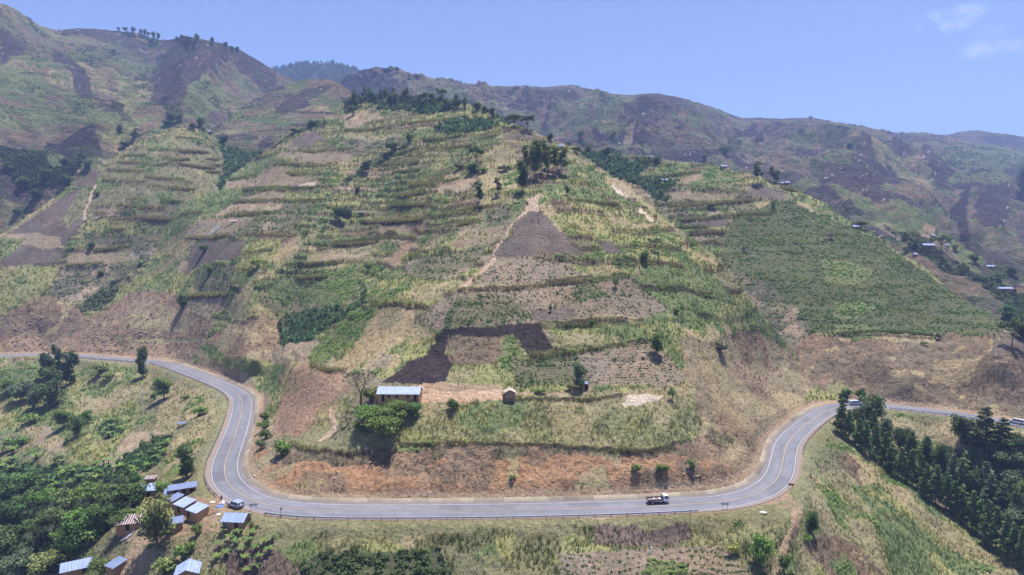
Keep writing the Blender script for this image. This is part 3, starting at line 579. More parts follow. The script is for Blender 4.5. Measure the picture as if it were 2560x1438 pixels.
HEDGES = [
(C1,[(1240,1000),(1370,980),(1520,950)]),(C1,[(1460,1080),(1640,1085),(1820,1110)]),(C1,[(1870,1110),(2050,1115),(2270,1115)]),(C1,[(1610,1200),(1780,1225),(2080,1220)]),(C1,[(0,1090),(250,1090),(430,1120),(690,1145)]),(C1,[(20,1030),(230,1035),(360,1030)]),(C1,[(590,1190),(770,1195)]),(C1,[(580,1020),(740,1035)]),(C1,[(0,905),(250,915),(450,930),(610,945)]),(C1,[(200,750),(470,760)]),(C1,[(1610,920),(1900,930),(2110,920),(2430,890)]),(C1,[(660,1105),(790,1110)]),(C1,[(870,1290),(1100,1250),(1240,1220)]),(C1,[(1050,1420),(1300,1400),(1700,1400),(2200,1390)]),
(C2,[(0,650),(300,655),(450,625),(750,585)]),(C2,[(780,575),(1000,550),(1300,520),(1500,500)]),(C2,[(280,565),(500,535)]),(C2,[(540,1010),(700,960),(900,900),(950,890)]),(C2,[(1080,890),(1350,880),(1640,850)]),(C2,[(510,1095),(700,1090),(960,1055)]),(C2,[(620,1200),(800,1190),(970,1170)]),(C2,[(850,1355),(1000,1350),(1280,1310),(1450,1285)]),(C2,[(1010,775),(1250,780),(1500,720)]),(C2,[(1740,780),(1940,720)]),
(C4,[(110,340),(400,335),(760,335),(1180,335)]),(C4,[(270,195),(550,185),(800,195)]),(C4,[(0,530),(350,495),(700,475)]),(C4,[(1190,915),(1500,870),(1900,830),(2200,800)]),(C4,[(1740,595),(2100,610),(2560,560)]),(C4,[(2110,395),(2330,395),(2560,380)]),(C4,[(2200,280),(2560,230)]),(C4,[(910,1320),(1330,1300)]),(C4,[(420,770),(640,780),(830,800)]),(C4,[(200,1000),(440,975),(620,950)]),(C4,[(130,1215),(330,1190)]),(C4,[(360,1230),(530,1235)]),(C4,[(2380,120),(2560,90)]),(C4,[(950,1150),(1250,1130),(1540,1120)]),
(C7,[(1350,440),(1600,450),(1840,465)]),(C7,[(1300,570),(1500,590),(1830,600)]),(C7,[(1500,350),(1700,355),(2000,380),(2150,360)]),(C7,[(2150,360),(2500,400)]),(C7,[(1600,265),(1850,270)]),(C7,[(1850,540),(2100,560),(2450,620)]),(C7,[(1880,650),(2200,680),(2480,700)]),(C7,[(1240,915),(1410,900)]),(C7,[(1490,890),(1750,920),(2120,930)]),(C7,[(1540,990),(1720,995)]),(C7,[(1190,1005),(1320,1005)]),(C7,[(1370,1215),(1610,1205)]),(C7,[(2050,850),(2330,860)]),(C7,[(1600,820),(1850,840)]),(C7,[(1900,190),(2300,210),(2560,215)]),(C7,[(2080,300),(2400,310)]),(C7,[(2300,1010),(2560,990)]),(C7,[(1400,1100),(1700,1060),(2200,1080)]),
(C6,[(700,990),(1000,975),(1200,945),(1500,915),(1900,905)]),(C6,[(1190,770),(1450,750),(1700,725)]),(C6,[(720,1085),(1080,1085)]),(C6,[(850,1165),(1280,1140)]),(C6,[(250,440),(500,435),(740,400),(960,375)]),(C6,[(550,800),(800,820)]),(C6,[(2030,575),(2300,610)]),(C6,[(740,780),(900,800),(1200,780)]),
(Q5,[(300,230),(480,215),(650,195)]),(Q5,[(-60,400),(250,385),(430,350)]),(Q5,[(380,105),(560,105),(750,75)]),(Q5,[(390,45),(650,10)]),(Q5,[(750,185),(930,140),(1200,95)]),(Q5,[(610,310),(850,260),(1030,230)]),(Q5,[(520,490),(640,455),(820,435)]),(Q5,[(1440,500),(1750,515),(2200,560)]),(Q5,[(870,735),(1200,730),(1500,700),(1800,670),(2050,650),(2150,630)]),(Q5,[(1480,985),(1880,1010),(2250,1000)]),(Q5,[(1600,1215),(1750,1190),(2000,1165),(2290,1135)]),(Q5,[(230,850),(560,860)]),(Q5,[(1700,60),(1850,80),(2070,100)]),(Q5,[(1400,1220),(1640,1215),(1720,1240)]),
(Q4,[(510,430),(700,440),(930,415)]),(Q4,[(1390,345),(1560,350),(1700,320)]),(Q4,[(1860,320),(2120,330)]),(Q4,[(490,560),(750,540)]),(Q4,[(1390,780),(1700,770)]),
(B5,[(640,640),(900,640),(1200,660),(1500,640),(1780,600)]),(B5,[(-600,1110),(-200,1120),(300,1110),(800,1120),(1300,1160),(2000,1190),(2500,1080)]),(B4,[(440,1080),(600,1150),(900,1180),(1250,1200),(1800,1160)]),
(B4,[(700,70),(850,130),(1000,150),(1150,140)]),(Q6,[(1180,1065),(1500,1050),(1900,1075)]),
(C1,[(1430,490),(1620,505),(1820,490)]),
]

cls = np.zeros(U.shape, int)
x, y, z = P[..., 0], P[..., 1], P[..., 2]
a, e1 = patches(x, y, z, 4.6, 42, PAL['upper'], 11); cls = a.copy(); EDG = e1.copy()
def region(mask, dz, wid, pal, seed):
    a, e = patches(x[mask], y[mask], z[mask], dz, wid, PAL[pal], seed); cls[mask] = a; EDG[mask] = e
wu = U + (fbm(x / 7, y / 7, 4, 71) - .5) * 16 + (vnoise(x * 1.3, y * 1.3, 73) - .5) * 6; wv = V + (fbm(x / 7 + 40, y / 7, 4, 72) - .5) * 9 + (vnoise(x * 1.3, y * 1.3, 74) - .5) * 4
region((U < 600) & (V < 880), 4.2, 44, 'left', 21)
eu = np.interp(V, [p[1] for p in EDGE[:17]], [p[0] for p in EDGE[:17]])
region((U > eu) & (U > 1450) & (V < 870), 6, 36, 'spur', 31)
region((U < eu) & (U > 1480) & (V > 560) & (V < 1000), 9, 40, 'flank', 41)
region((V > 1290), 3, 16, 'below', 51)
region((U < 620) & (V > 900), 4, 20, 'leftlow', 61)
region((U > 1990) & (V > 1040), 4, 22, 'rightlow', 67)
for c, fr, pts in NEAR_POLYS:
    pp = frame_pts(fr, pts); q = np.array(pp)
    bb = (U > q[:, 0].min() - 12) & (U < q[:, 0].max() + 12) & (V > q[:, 1].min() - 9) & (V < q[:, 1].max() + 9)
    idx = np.nonzero(bb); ins = inpoly(wu[idx], wv[idx], pp)
    cls[idx[0][ins], idx[1][ins]] = CI[c]
    EDG[idx[0][ins], idx[1][ins]] = .5
# no cover is pure: clumps of the neighbours' grasses and scrub grow through it
mixn = fbm(x / 7, y / 7, 4, 81); mix2 = fbm(x / 19, y / 19, 3, 82) * .5 + mixn * .5
def blend(names, hi, lo, th=.58, tl=.40, n=mix2):
    m_ = np.isin(cls, [CI[k] for k in names]); cls[m_ & (n > th)] = CI[hi]; cls[m_ & (n < tl)] = CI[lo]
blend(['dry', 'tan'], 'ygrass', 'tan', .56, .36); blend(['olive', 'brown'], 'green', 'dry', .58, .34); blend(['ygrass'], 'green', 'dry', .60, .34); blend(['green'], 'bright', 'ygrass', .62, .43)
blend(['cut', 'grey'], 'scrub', 'tancut', .57, .34); blend(['orange'], 'cut', 'tancut', .56, .40); blend(['tancut'], 'scrub', 'tan', .58, .39); blend(['soil', 'pinksoil', 'redsoil'], 'dry', 'soil', .60, .2)
blend(['fgrass', 'tall'], 'ygrass', 'dry', .62, .40); blend(['scrub'], 'cut', 'olive', .55, .40); blend(['dcrop', 'crop'], 'crop', 'sparse', .60, .42)
# verge beside the road
vm = (NEAR.dr < 9 + (fbm(x / 5, y / 5, 2, 3) - .5) * 5) & (NEAR.side < 0)
cls[vm] = CI['lawn']; cls[(NEAR.dr < 5.4)] = CI['dirt']
vm = (NEAR.dr < 8.5) & (NEAR.side > 0); cls[vm] = CI['dirt']
for c, fr, pts in [('dirt',B2,[(1080,470),(1200,440),(1450,470),(1560,400),(1620,410),(1760,470),(1900,560),(1960,600),(1650,640),(1500,760),(1330,830),(1300,720),(1440,640),(1430,560),(1230,510),(1060,450)]),('dirt',B2,[(1640,800),(1960,800),(1960,850),(1640,850)]),('dirt',B2,[(300,850),(720,770),(700,860),(560,960),(330,980)]),('dirt',B2,[(1000,800),(1300,820),(1200,880),(900,1000),(600,1060),(540,1040),(880,900)]),
    ('dirt',N0,[(1700,1281),(1830,1268),(1920,1250),(1960,1235),(1985,1250),(1930,1272),(1840,1284),(1720,1292)]),('path',N0,[(700,1298),(1000,1304),(1300,1302),(1700,1294),(1700,1297),(1300,1306),(1000,1308),(700,1302)])]:
    pp = frame_pts(fr, pts); ins = inpoly(wu, wv, pp) & (NEAR.dr > 5.2); cls[ins] = CI[c]
NEAR.cls = cls
# relief
rough = np.array([{'cut':1.5,'orange':1.4,'grey':1.6,'tancut':1.3,'scrub':1.5,'rockdark':1.5,'burnt':.6,'dsoil':.25,'soil':.35,'pinksoil':.4,'yard':.08,'path':.2,'dirt':.35,'lawn':.4,'sparse':.35,'crop':.5,'spurcrop':.6}.get(k, .9) for k in CN])[cls]
nz_ = (fbm(x / 8, y / 8, 4, 101) - .5) * 2.4 + (fbm(x / 2.3, y / 2.3, 3, 102) - .5) * 1.1
big = (fbm(x / 38, y / 38, 3, 103) - .5) * 7
z2 = z + far * (nz_ * rough + big * np.clip((V < 900) * 1.0, 0, 1) * .7 * np.clip((dist_road - 10) / 30, 0, 1))
# terrace risers at the procedural patch borders
z2 = z2 + far * np.where((EDG != .5) & (V < 900), (np.clip(EDG * 9, 0, 1) - EDG) * 1.7, 0)
RISER_SHADE = np.zeros(U.shape, bool); RISER_SHADE |= (EDG < .11) & (EDG != .5) & (V < 800)
for fr, pts in HEDGES:
    pp = frame_pts(fr, pts); q = np.array(pp); wpx = float(np.clip(260 / np.interp(q[:, 1].mean(), [250, 400, 600, 800, 1000], [600, 480, 330, 240, 190]) * 4.6, 2.0, 6))
    bb = (U > q[:, 0].min() - 14) & (U < q[:, 0].max() + 14) & (V > q[:, 1].min() - 14) & (V < q[:, 1].max() + 14); idx = np.nonzero(bb)
    ly = np.interp(U[idx], q[:, 0][np.argsort(q[:, 0])], q[:, 1][np.argsort(q[:, 0])]) + (fbm(x[idx] / 4, y[idx] / 4, 3, 111) - .5) * 5
    dv = V[idx] - ly; inx = (U[idx] > q[:, 0].min()) & (U[idx] < q[:, 0].max())
    # a soil bank: level above, dropping within a metre or two below the line
    z2[idx] += far[idx] * inx * np.where(dv < 0, np.exp(dv / (wpx * 1.6)), np.clip(1 - dv / wpx, 0, 1)) * .9
    RISER_SHADE[idx[0][inx & (dv > .3) & (dv < wpx * .8)], idx[1][inx & (dv > .3) & (dv < wpx * .8)]] = True
bench = np.clip((dist_road - 5.6) / 5.0, 0, 1); bench = bench * bench * (3 - 2 * bench)
z2 = np.where(dist_road < 30, z2 * bench + (-0.10) * (1 - bench), z2)
# lined drain: keep ground under it
dm = (side > 4.4) & (side < 7.9) & (dist_road < 8.2); z2 = np.where(dm, np.minimum(z2, np.interp(side, [4.4, 5.5, 6.3, 7.9], [-.12, -.1, .44, 1.2])), z2)
P[..., 2] = z2
NEAR.P = P
NEAR.N = grid_normals(P)
def ground(px, py, surf=None):
    """world point of the ground seen at a photo pixel"""
    s = surf or NEAR
    c = (px - s.u0) / s.du; c0 = int(np.clip(math.floor(c), 0, s.U.shape[1] - 2)); t = c - c0
    out = []
    for cc in (c0, c0 + 1):
        if not hasattr(s, 'PV'): s.PV = {}
        if cc not in s.PV: s.PV[cc] = np.minimum.accumulate(proj(s.P[:, cc])[1][::-1])[::-1]      # rows as they are really seen, relief included
        col = s.PV[cc]; r = float(np.interp(py, col + np.arange(len(col)) * 1e-6, np.arange(len(col)))); r0 = min(int(r), len(col) - 2)
        out.append(s.P[r0, cc] * (1 - (r - r0)) + s.P[r0 + 1, cc] * (r - r0))
    return out[0] * (1 - t) + out[1] * t
def colour_of(cls, x, y, seed=0, fine=1.0):
    t = np.clip((fbm(x / 6, y / 6, 4, 201 + seed) - .5) * 1.6 + .5, 0, 1)[..., None]
    c = CA[cls] * (1 - t) + CB[cls] * t
    b = 1 + (fbm(x / 25, y / 25, 3, 205 + seed) - .5)[..., None] * .35
    h = (fbm(x / 15, y / 15, 3, 207 + seed) - .5)[..., None] * np.array([.18, .02, -.14])
    return c * b * (1 + h)
col = colour_of(cls, x, y)
earth_shade = srgb((78, 66, 52)) * ALB; kk = (.55 + .45 * vnoise(x * 1.2, y * 1.2, 131))[..., None]; col = np.where(RISER_SHADE[..., None], col * (1 - kk) + earth_shade * kk, col)  # dark earth on the risers paints in the shadow line below terrace edges
clod = (vnoise(x * 1.6, y * 1.6, 133) - .5)[..., None] * .28 + (np.sin(z2 * 7.5 + fbm(x / 5, y / 5, 2, 134) * 5)[..., None]) * .07; col = np.where(np.isin(cls, [CI['dsoil'], CI['soil'], CI['burnt'], CI['pinksoil'], CI['redsoil']])[..., None], col * (1 + clod), col)
# thin, gritty transition between neighbouring covers
def mat_ground(name, fine, bump_d, bump_s, speck):
    m = bpy.data.materials.new(name); m.use_nodes = True; nt = m.node_tree; nn, ll = nt.nodes, nt.links
    bs = nn['Principled BSDF']; bs.inputs['Roughness'].default_value = .95; bs.inputs['Specular IOR Level'].default_value = .1
    at = nn.new('ShaderNodeVertexColor'); at.layer_name = 'col'
    g = nn.new('ShaderNodeNewGeometry')
    n1 = nn.new('ShaderNodeTexNoise'); n1.inputs['Scale'].default_value = fine; n1.inputs['Detail'].default_value = 5; n1.inputs['Roughness'].default_value = .7
    ll.new(g.outputs['Position'], n1.inputs['Vector'])
    r1 = nn.new('ShaderNodeMapRange'); r1.inputs[1].default_value = .3; r1.inputs[2].default_value = .7; r1.inputs[3].default_value = 1 - speck; r1.inputs[4].default_value = 1 + speck
    ll.new(n1.outputs['Fac'], r1.inputs[0])
    vm = nn.new('ShaderNodeVectorMath'); vm.operation = 'SCALE'; ll.new(at.outputs['Color'], vm.inputs[0]); ll.new(r1.outputs[0], vm.inputs['Scale'])
    ll.new(vm.outputs[0], bs.inputs['Base Color'])
    n2 = nn.new('ShaderNodeTexNoise'); n2.inputs['Scale'].default_value = bump_s; n2.inputs['Detail'].default_value = 6; n2.inputs['Roughness'].default_value = .65
    ll.new(g.outputs['Position'], n2.inputs['Vector'])
    bu = nn.new('ShaderNodeBump'); bu.inputs['Distance'].default_value = bump_d; bu.inputs['Strength'].default_value = 1.0
    ll.new(n2.outputs['Fac'], bu.inputs['Height']); ll.new(bu.outputs[0], bs.inputs['Normal'])
    return m
M_near = mat_ground('near_ground', 1.1, 1.3, .55, .42)
Pb = add_back(P, [(4, .8), (12, 4), (30, 14), (80, 45), (180, 110)])
colb = np.concatenate([np.repeat(col[:1], 5, 0), col], 0)
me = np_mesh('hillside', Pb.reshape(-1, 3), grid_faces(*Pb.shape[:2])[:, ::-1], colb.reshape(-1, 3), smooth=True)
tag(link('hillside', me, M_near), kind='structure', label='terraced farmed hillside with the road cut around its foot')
# ---------------------------------------------------------------- far hills
FAR_POLYS = {
'left': [('rockdark',Q1,[(0,240),(90,290),(210,400),(120,440),(0,500)]),('rockdark',Q1,[(380,420),(480,430),(560,500),(640,600),(500,540),(400,520)]),
 ('dry',Q1,[(0,480),(200,470),(300,520),(480,560),(640,640),(640,720),(480,620),(300,560),(0,540)]),
 ('rockdark',Q1,[(1380,330),(1460,310),(1560,330),(1650,400),(1640,470),(1620,560),(1700,660),(1640,640),(1550,560),(1420,620),(1380,740),(1300,830),(1120,780),(1180,560),(1150,470),(1250,380)]),
 ('rockdark',Q1,[(1730,370),(2060,560),(2060,640),(1950,690),(1900,600),(1800,500)]),
 ('olive',Q1,[(1640,450),(1730,440),(1830,560),(1940,690),(1750,760),(1690,680),(1640,600)]),('green',Q1,[(1420,600),(1560,620),(1700,760),(1640,860),(1420,900),(1390,700)]),
 ('brown',Q1,[(1000,860),(1150,780),(1300,830),(1420,780),(1380,830),(1200,900),(1100,1000),(1000,1040)]),
 ('ygrass',Q1,[(850,560),(980,600),(1080,800),(960,900),(840,780)]),
 ('rockdark',Q1,[(480,540),(640,600),(700,680),(830,790),(740,800),(640,720)]),
 ('green',Q1,[(0,590),(300,580),(480,640),(380,690),(100,720),(0,690)]),('brown',Q1,[(0,700),(380,700),(560,760),(480,840),(200,820),(0,800)]),
 ('green',Q1,[(480,740),(640,770),(760,860),(640,920),(540,870)]),('green',Q1,[(150,850),(440,840),(640,940),(400,980),(200,960)]),
 ('dry',Q1,[(440,880),(640,900),(640,930),(500,910)]),('olive',Q1,[(290,980),(640,990),(640,1060),(330,1060)]),
 ('burnt',Q1,[(450,1080),(640,960),(700,980),(750,1100),(760,1180),(620,1230),(440,1180),(300,1140),(340,1080)]),
 ('ygrass',Q1,[(760,980),(900,900),(1000,1000),(980,1080),(860,1100),(760,1060)]),
 ('forest',Q1,[(0,1130),(200,1150),(400,1200),(500,1230),(640,1240),(560,1340),(430,1440),(180,1420),(60,1330),(20,1230)]),
 ('green',Q1,[(330,1190),(480,1190),(600,1230),(420,1290),(350,1240)]),
 ('bush',Q1,[(820,790),(880,790),(980,900),(980,950),(900,940)]),('bush',Q1,[(1215,810),(1340,810),(1360,890),(1230,920)]),('bush',Q1,[(1010,600),(1090,560),(1090,660),(1010,660)]),('bush',Q1,[(1110,310),(1190,320),(1180,400),(1120,400)]),('bush',Q1,[(890,240),(980,240),(1040,290),(960,310)]),('bush',Q1,[(780,430),(870,410),(860,470),(780,470)]),
 ('tan',Q1,[(1000,240),(1180,290),(1180,300),(1040,270)]),
 ('dsoil',Q1,[(0,1040),(160,1090),(340,1130),(300,1160),(60,1120)]),
 ('olive',Q4,[(0,60),(200,160),(150,330),(0,420)]),('bush',Q4,[(110,180),(240,90),(240,160),(130,260)])],
'hump': [('dsoil',Q1,[(1880,700),(2110,690),(2110,800),(2060,830),(1960,760)]),('soil',Q1,[(2300,700),(2440,670),(2400,760),(2300,780)]),('rockdark',Q1,[(2180,720),(2300,660),(2460,640),(2440,670),(2280,760),(2300,800),(2060,870),(2040,820)]),('olive',Q1,[(1700,830),(1900,800),(2100,860),(2500,860),(2300,930),(1760,900)]),
 ('green',Q1,[(1650,860),(2000,880),(2200,920),(2000,990),(1600,900)]),('soil',Q1,[(1640,920),(1800,910),(2100,960),(1960,1040),(1700,960)]),('dry',Q1,[(1580,870),(1900,710),(1960,700),(1750,840),(1600,900)])],
'forest_hill': [('forest',N0,[(500,100),(1100,100),(1100,400),(500,400)])],
'right_hump': [('rockdark',Q3,[(2200,1000),(2400,1010),(2560,1060),(2560,1110),(2300,1080)]),('olive',Q3,[(2000,980),(2130,960),(2300,980),(2300,1010),(2100,1020)])],
'right': [('rockdark',Q2,[(1250,820),(1380,740),(1480,700),(1720,680),(1620,770),(1560,870),(1450,950),(1380,860)]),('rockdark',Q2,[(2270,740),(2350,690),(2560,720),(2560,900),(2380,930),(2250,990),(2150,980),(2060,960)]),
 ('pinksoil',Q2,[(2120,990),(2190,990),(2160,1050),(2095,1060)]),('brown',Q2,[(1400,850),(1560,840),(1500,900),(1430,960)]),('green',Q2,[(1900,740),(2200,720),(2080,880),(1880,880)]),('olive',Q2,[(1640,720),(1900,740),(1800,900),(1560,960),(1600,820)]),
 ('chalk',Q2,[(100,570),(240,540),(230,560),(110,590)]),('bush',Q2,[(270,510),(370,505),(390,540),(280,545)]),('green',Q2,[(380,540),(480,550),(640,590),(500,600),(400,590)]),
 ('pinksoil',Q2,[(1940,690),(2080,710),(2080,725),(1940,740)]),('green',Q2,[(1760,860),(1840,860),(1840,900),(1760,910)]),
 ('rockdark',Q3,[(0,730),(100,790),(60,850),(0,900)]),('soil',Q3,[(30,790),(80,820),(100,860),(0,900)]),('burnt',Q3,[(450,960),(570,950),(570,990),(480,1000)]),('burnt',Q3,[(560,1000),(630,990),(620,1050),(530,1090)]),
 ('green',Q3,[(60,920),(270,960),(280,1020),(60,1000)]),('bush',Q3,[(340,1060),(440,1050),(460,1110),(350,1120)]),
 ('rockdark',Q3,[(220,1200),(300,1130),(380,1140),(540,1200),(560,1250),(540,1290),(400,1240)]),('soil',Q3,[(410,1190),(540,1190),(550,1230),(430,1220)]),
 ('brown',Q3,[(720,1130),(880,1130),(990,1280),(1000,1370),(840,1370),(700,1290)]),('brown',Q3,[(980,950),(1070,1020),(1070,1090),(860,1040)]),
 ('bush',Q3,[(1080,1000),(1270,960),(1280,1020),(1150,1085),(1075,1090)]),('rockdark',Q3,[(1360,970),(1440,1010),(1540,1060),(1600,1180),(1500,1130),(1400,1040)]),
 ('rockdark',Q3,[(1390,1090),(1420,1180),(1560,1300),(1700,1400),(1850,1560),(1560,1640),(1320,1560),(1120,1500),(1010,1429),(1140,1290),(1250,1220)]),
 ('dry',Q3,[(1400,1080),(1560,1180),(1760,1310),(1900,1430),(1800,1440),(1620,1320),(1450,1190)]),('bush',Q3,[(980,1230),(1070,1250),(1080,1330),(1010,1400),(960,1320)]),
 ('rockdark',Q3,[(1820,1090),(1850,1140),(1960,1280),(2050,1340),(1960,1440),(1930,1440),(1820,1280),(1780,1140)]),('rockdark',Q3,[(1630,1020),(1980,1010),(1960,1060),(1700,1120),(1640,1080)]),
 ('olive',Q3,[(1560,1060),(1800,1100),(1780,1240),(1640,1160)]),('green',Q3,[(2020,1080),(2400,1090),(2560,1150),(2560,1300),(2200,1290),(2050,1200)]),
 ('rockdark',Q3,[(2130,1290),(2450,1270),(2560,1310),(2560,1330),(2300,1340),(2150,1340)]),('green',Q3,[(2050,1340),(2460,1340),(2420,1440),(2000,1440)]),
 ('olive',Q6,[(1080,0),(1480,60),(1620,150),(1700,290),(1500,280),(1250,160)]),
 ('rockdark',Q6,[(1180,0),(1470,20),(1570,150),(1440,140),(1330,110),(1230,60)]),('brown',Q6,[(1480,0),(1700,0),(1960,140),(1960,170),(1700,110),(1540,60)]),
 ('burnt',Q6,[(1990,170),(2060,150),(2120,60),(2160,60),(2130,200),(2150,350),(2250,420),(2220,490),(2120,380),(2010,280)]),
 ('rockdark',Q6,[(2240,0),(2440,0),(2450,200),(2400,330),(2260,330),(2180,260)]),('dcrop',Q6,[(2250,400),(2460,400),(2500,500),(2300,520)]),
 ('green',Q6,[(1560,100),(1750,130),(1930,230),(1870,300),(1750,300),(1660,220)]),('dry',Q6,[(1380,300),(1520,310),(1660,380),(1780,520),(1640,440)]),
 ('banana',Q6,[(1500,330),(1620,380),(1830,460),(2050,560),(2130,620),(2300,700),(2400,760),(2500,830),(2700,900),(2700,1100),(2440,940),(2230,760),(1930,620),(1700,470)]),
 ('dry',Q6,[(1820,470),(1960,440),(2150,560),(2250,640),(2100,600)]),('green',Q6,[(1950,420),(2200,520),(2300,600),(2100,560)]),
 ('soil',Q6,[(1900,520),(2010,500),(2080,600),(2000,600)]),('olive',Q6,[(2350,640),(2560,640),(2560,720),(2460,700)]),('dirt',Q6,[(2400,690),(2560,660),(2560,760),(2480,740)]),
 ('bush',Q6,[(2230,580),(2480,600),(2560,640),(2560,700),(2300,660)]),('forest',Q6,[(2440,900),(2560,840),(2700,900),(2700,1300),(2420,1250)]),
 ('dirt',Q6,[(1780,330),(1900,320),(1900,430),(1790,420)])],
}
M_far = mat_ground('far_ground', .20, 9.0, .07, .45); FARK = .78
SURF = {'near': NEAR}
for nm, L in LAYERS.items():
    fit = tps_fit([(a, b) for a, b, c in L['cp']], [math.log(c) for a, b, c in L['cp']], 2e-3)
    u0, u1, du = L['u']
    Uf, Vf, Yf = build_grid(u0, u1, du, L['rows'], L['top'], lambda us, L=L: np.maximum(curve(L['bot'], us), curve(L['top'], us) + 20), lambda a, b: np.exp(tps_eval(fit, a, b)), .8)
    Pf = unproj(Uf, Vf, Yf); xf, yf, zf = Pf[..., 0], Pf[..., 1], Pf[..., 2]
    pal = 'farleft' if nm in ('left', 'hump') else 'far'
    cf, ef = patches(xf, yf, zf, 16 if nm != 'hump' else 10, 90 if nm != 'hump' else 60, PAL[pal], 300)
    # broad irregular areas instead of small fields on part of the slopes
    bl = fbm(xf / 130, zf / 60, 3, 301)
    c2, _ = patches(xf, yf, zf, 70, 170, PAL[pal], 310); cf = np.where(bl > .5, c2, cf)
    k1 = (fbm(xf / 30, yf / 30, 3, 303) - .5) * 16; k2 = (fbm(xf / 30, yf / 30 + 50, 3, 304) - .5) * 9
    for c, fr, pts in FAR_POLYS[nm]:
        pp = frame_pts(fr, pts); ins = inpoly(Uf + k1, Vf + k2, pp); cf[ins] = CI[c]; ef[ins] = .5
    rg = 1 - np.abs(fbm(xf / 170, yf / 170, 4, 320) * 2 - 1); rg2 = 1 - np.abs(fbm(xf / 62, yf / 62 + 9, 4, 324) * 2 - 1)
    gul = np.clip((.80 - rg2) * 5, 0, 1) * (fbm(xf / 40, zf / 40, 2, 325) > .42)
    mx_ = fbm(xf / 22, yf / 22, 4, 326); gm = np.isin(cf, [CI[k] for k in ('olive', 'dry', 'brown', 'ygrass', 'soil')]); cf[gm & (mx_ > .60)] = CI['green']; cf[gm & (mx_ < .37)] = CI['brown']
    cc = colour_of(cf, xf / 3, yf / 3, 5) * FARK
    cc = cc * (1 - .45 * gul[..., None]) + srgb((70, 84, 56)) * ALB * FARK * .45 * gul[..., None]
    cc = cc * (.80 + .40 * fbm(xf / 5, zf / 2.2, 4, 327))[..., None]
    # dark hedge lines along terrace borders
    hl = ((ef < .17) & (fbm(xf / 25, yf / 25, 2, 306) > .40)); cc = np.where(hl[..., None], cc * .25 + srgb((62, 72, 50)) * ALB * .6, cc)
    # scattered shrubs and pale stones
    sn = vnoise(xf / 3.5, yf / 3.5, 308) * vnoise(xf / 9, zf / 6, 309)
    cc = np.where((sn > .62)[..., None], srgb((70, 84, 54)) * ALB, cc)
    st = (vnoise(xf / 2.6, zf / 1.6, 310) > .93) & (cf == CI['rockdark']); cc = np.where(st[..., None], srgb((170, 158, 150)) * ALB, cc)
    fade = np.clip(np.arange(L['rows'])[:, None] / 45.0, .05, 1)
    amp = {'left': 34, 'right': 56, 'hump': 8, 'forest_hill': 30, 'right_hump': 30}[nm] * np.clip(yf / 1100, .25, 1.3)
    Pf[..., 2] = zf + fade * ((rg - .7) * amp * 1.15 + (rg2 - .75) * amp * .75 * np.clip(fade * 1.0 - .25, 0, 1) + (fbm(xf / 28, yf / 28, 4, 321) - .5) * amp * .22 + (fbm(xf / 7, yf / 7, 3, 322) - .5) * (5 if nm == 'forest_hill' else 2.2))
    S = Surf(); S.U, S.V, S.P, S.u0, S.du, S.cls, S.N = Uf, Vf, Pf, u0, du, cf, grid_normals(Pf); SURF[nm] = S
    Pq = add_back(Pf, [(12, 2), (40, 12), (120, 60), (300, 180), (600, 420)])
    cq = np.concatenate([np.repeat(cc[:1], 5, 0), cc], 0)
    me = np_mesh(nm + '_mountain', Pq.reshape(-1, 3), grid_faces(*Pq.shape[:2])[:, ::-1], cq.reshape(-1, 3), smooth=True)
    tag(link({'left': 'hills', 'hump': 'hill', 'forest_hill': 'forested_hill', 'right_hump': 'mountain', 'right': 'mountains'}[nm], me, M_far), kind='structure')
base = np_mesh('valley_floor', [(-4500, -600, -75), (4500, -600, -75), (4500, 5200, -75), (-4500, 5200, -75)], [(0, 1, 2, 3)], np.tile(srgb((110, 112, 80)) * ALB, (4, 1)))
tag(link('ground', base, M_far), kind='structure')
# ---------------------------------------------------------------- haze
def haze():
    lo, hi = -76.0, 760.0
    v = [(a, b, c) for c in (lo, hi) for b in (-700, 5300) for a in (-4600, 4600)]
    f = [(0, 2, 3, 1), (4, 5, 7, 6), (0, 1, 5, 4), (1, 3, 7, 5), (3, 2, 6, 7), (2, 0, 4, 6)]
    m = bpy.data.materials.new('haze'); m.use_nodes = True; nn = m.node_tree.nodes; nn.clear()
    o = nn.new('ShaderNodeOutputMaterial'); pv = nn.new('ShaderNodeVolumePrincipled')
    pv.inputs['Color'].default_value = (.38, .52, 1.0, 1); pv.inputs['Density'].default_value = HAZE; pv.inputs['Anisotropy'].default_value = .0
    m.node_tree.links.new(pv.outputs[0], o.inputs['Volume'])
    tag(link('haze', np_mesh('haze', v, f), m), kind='stuff', label='thin blue haze over the far mountains')
HAZE = 0.00021

haze()
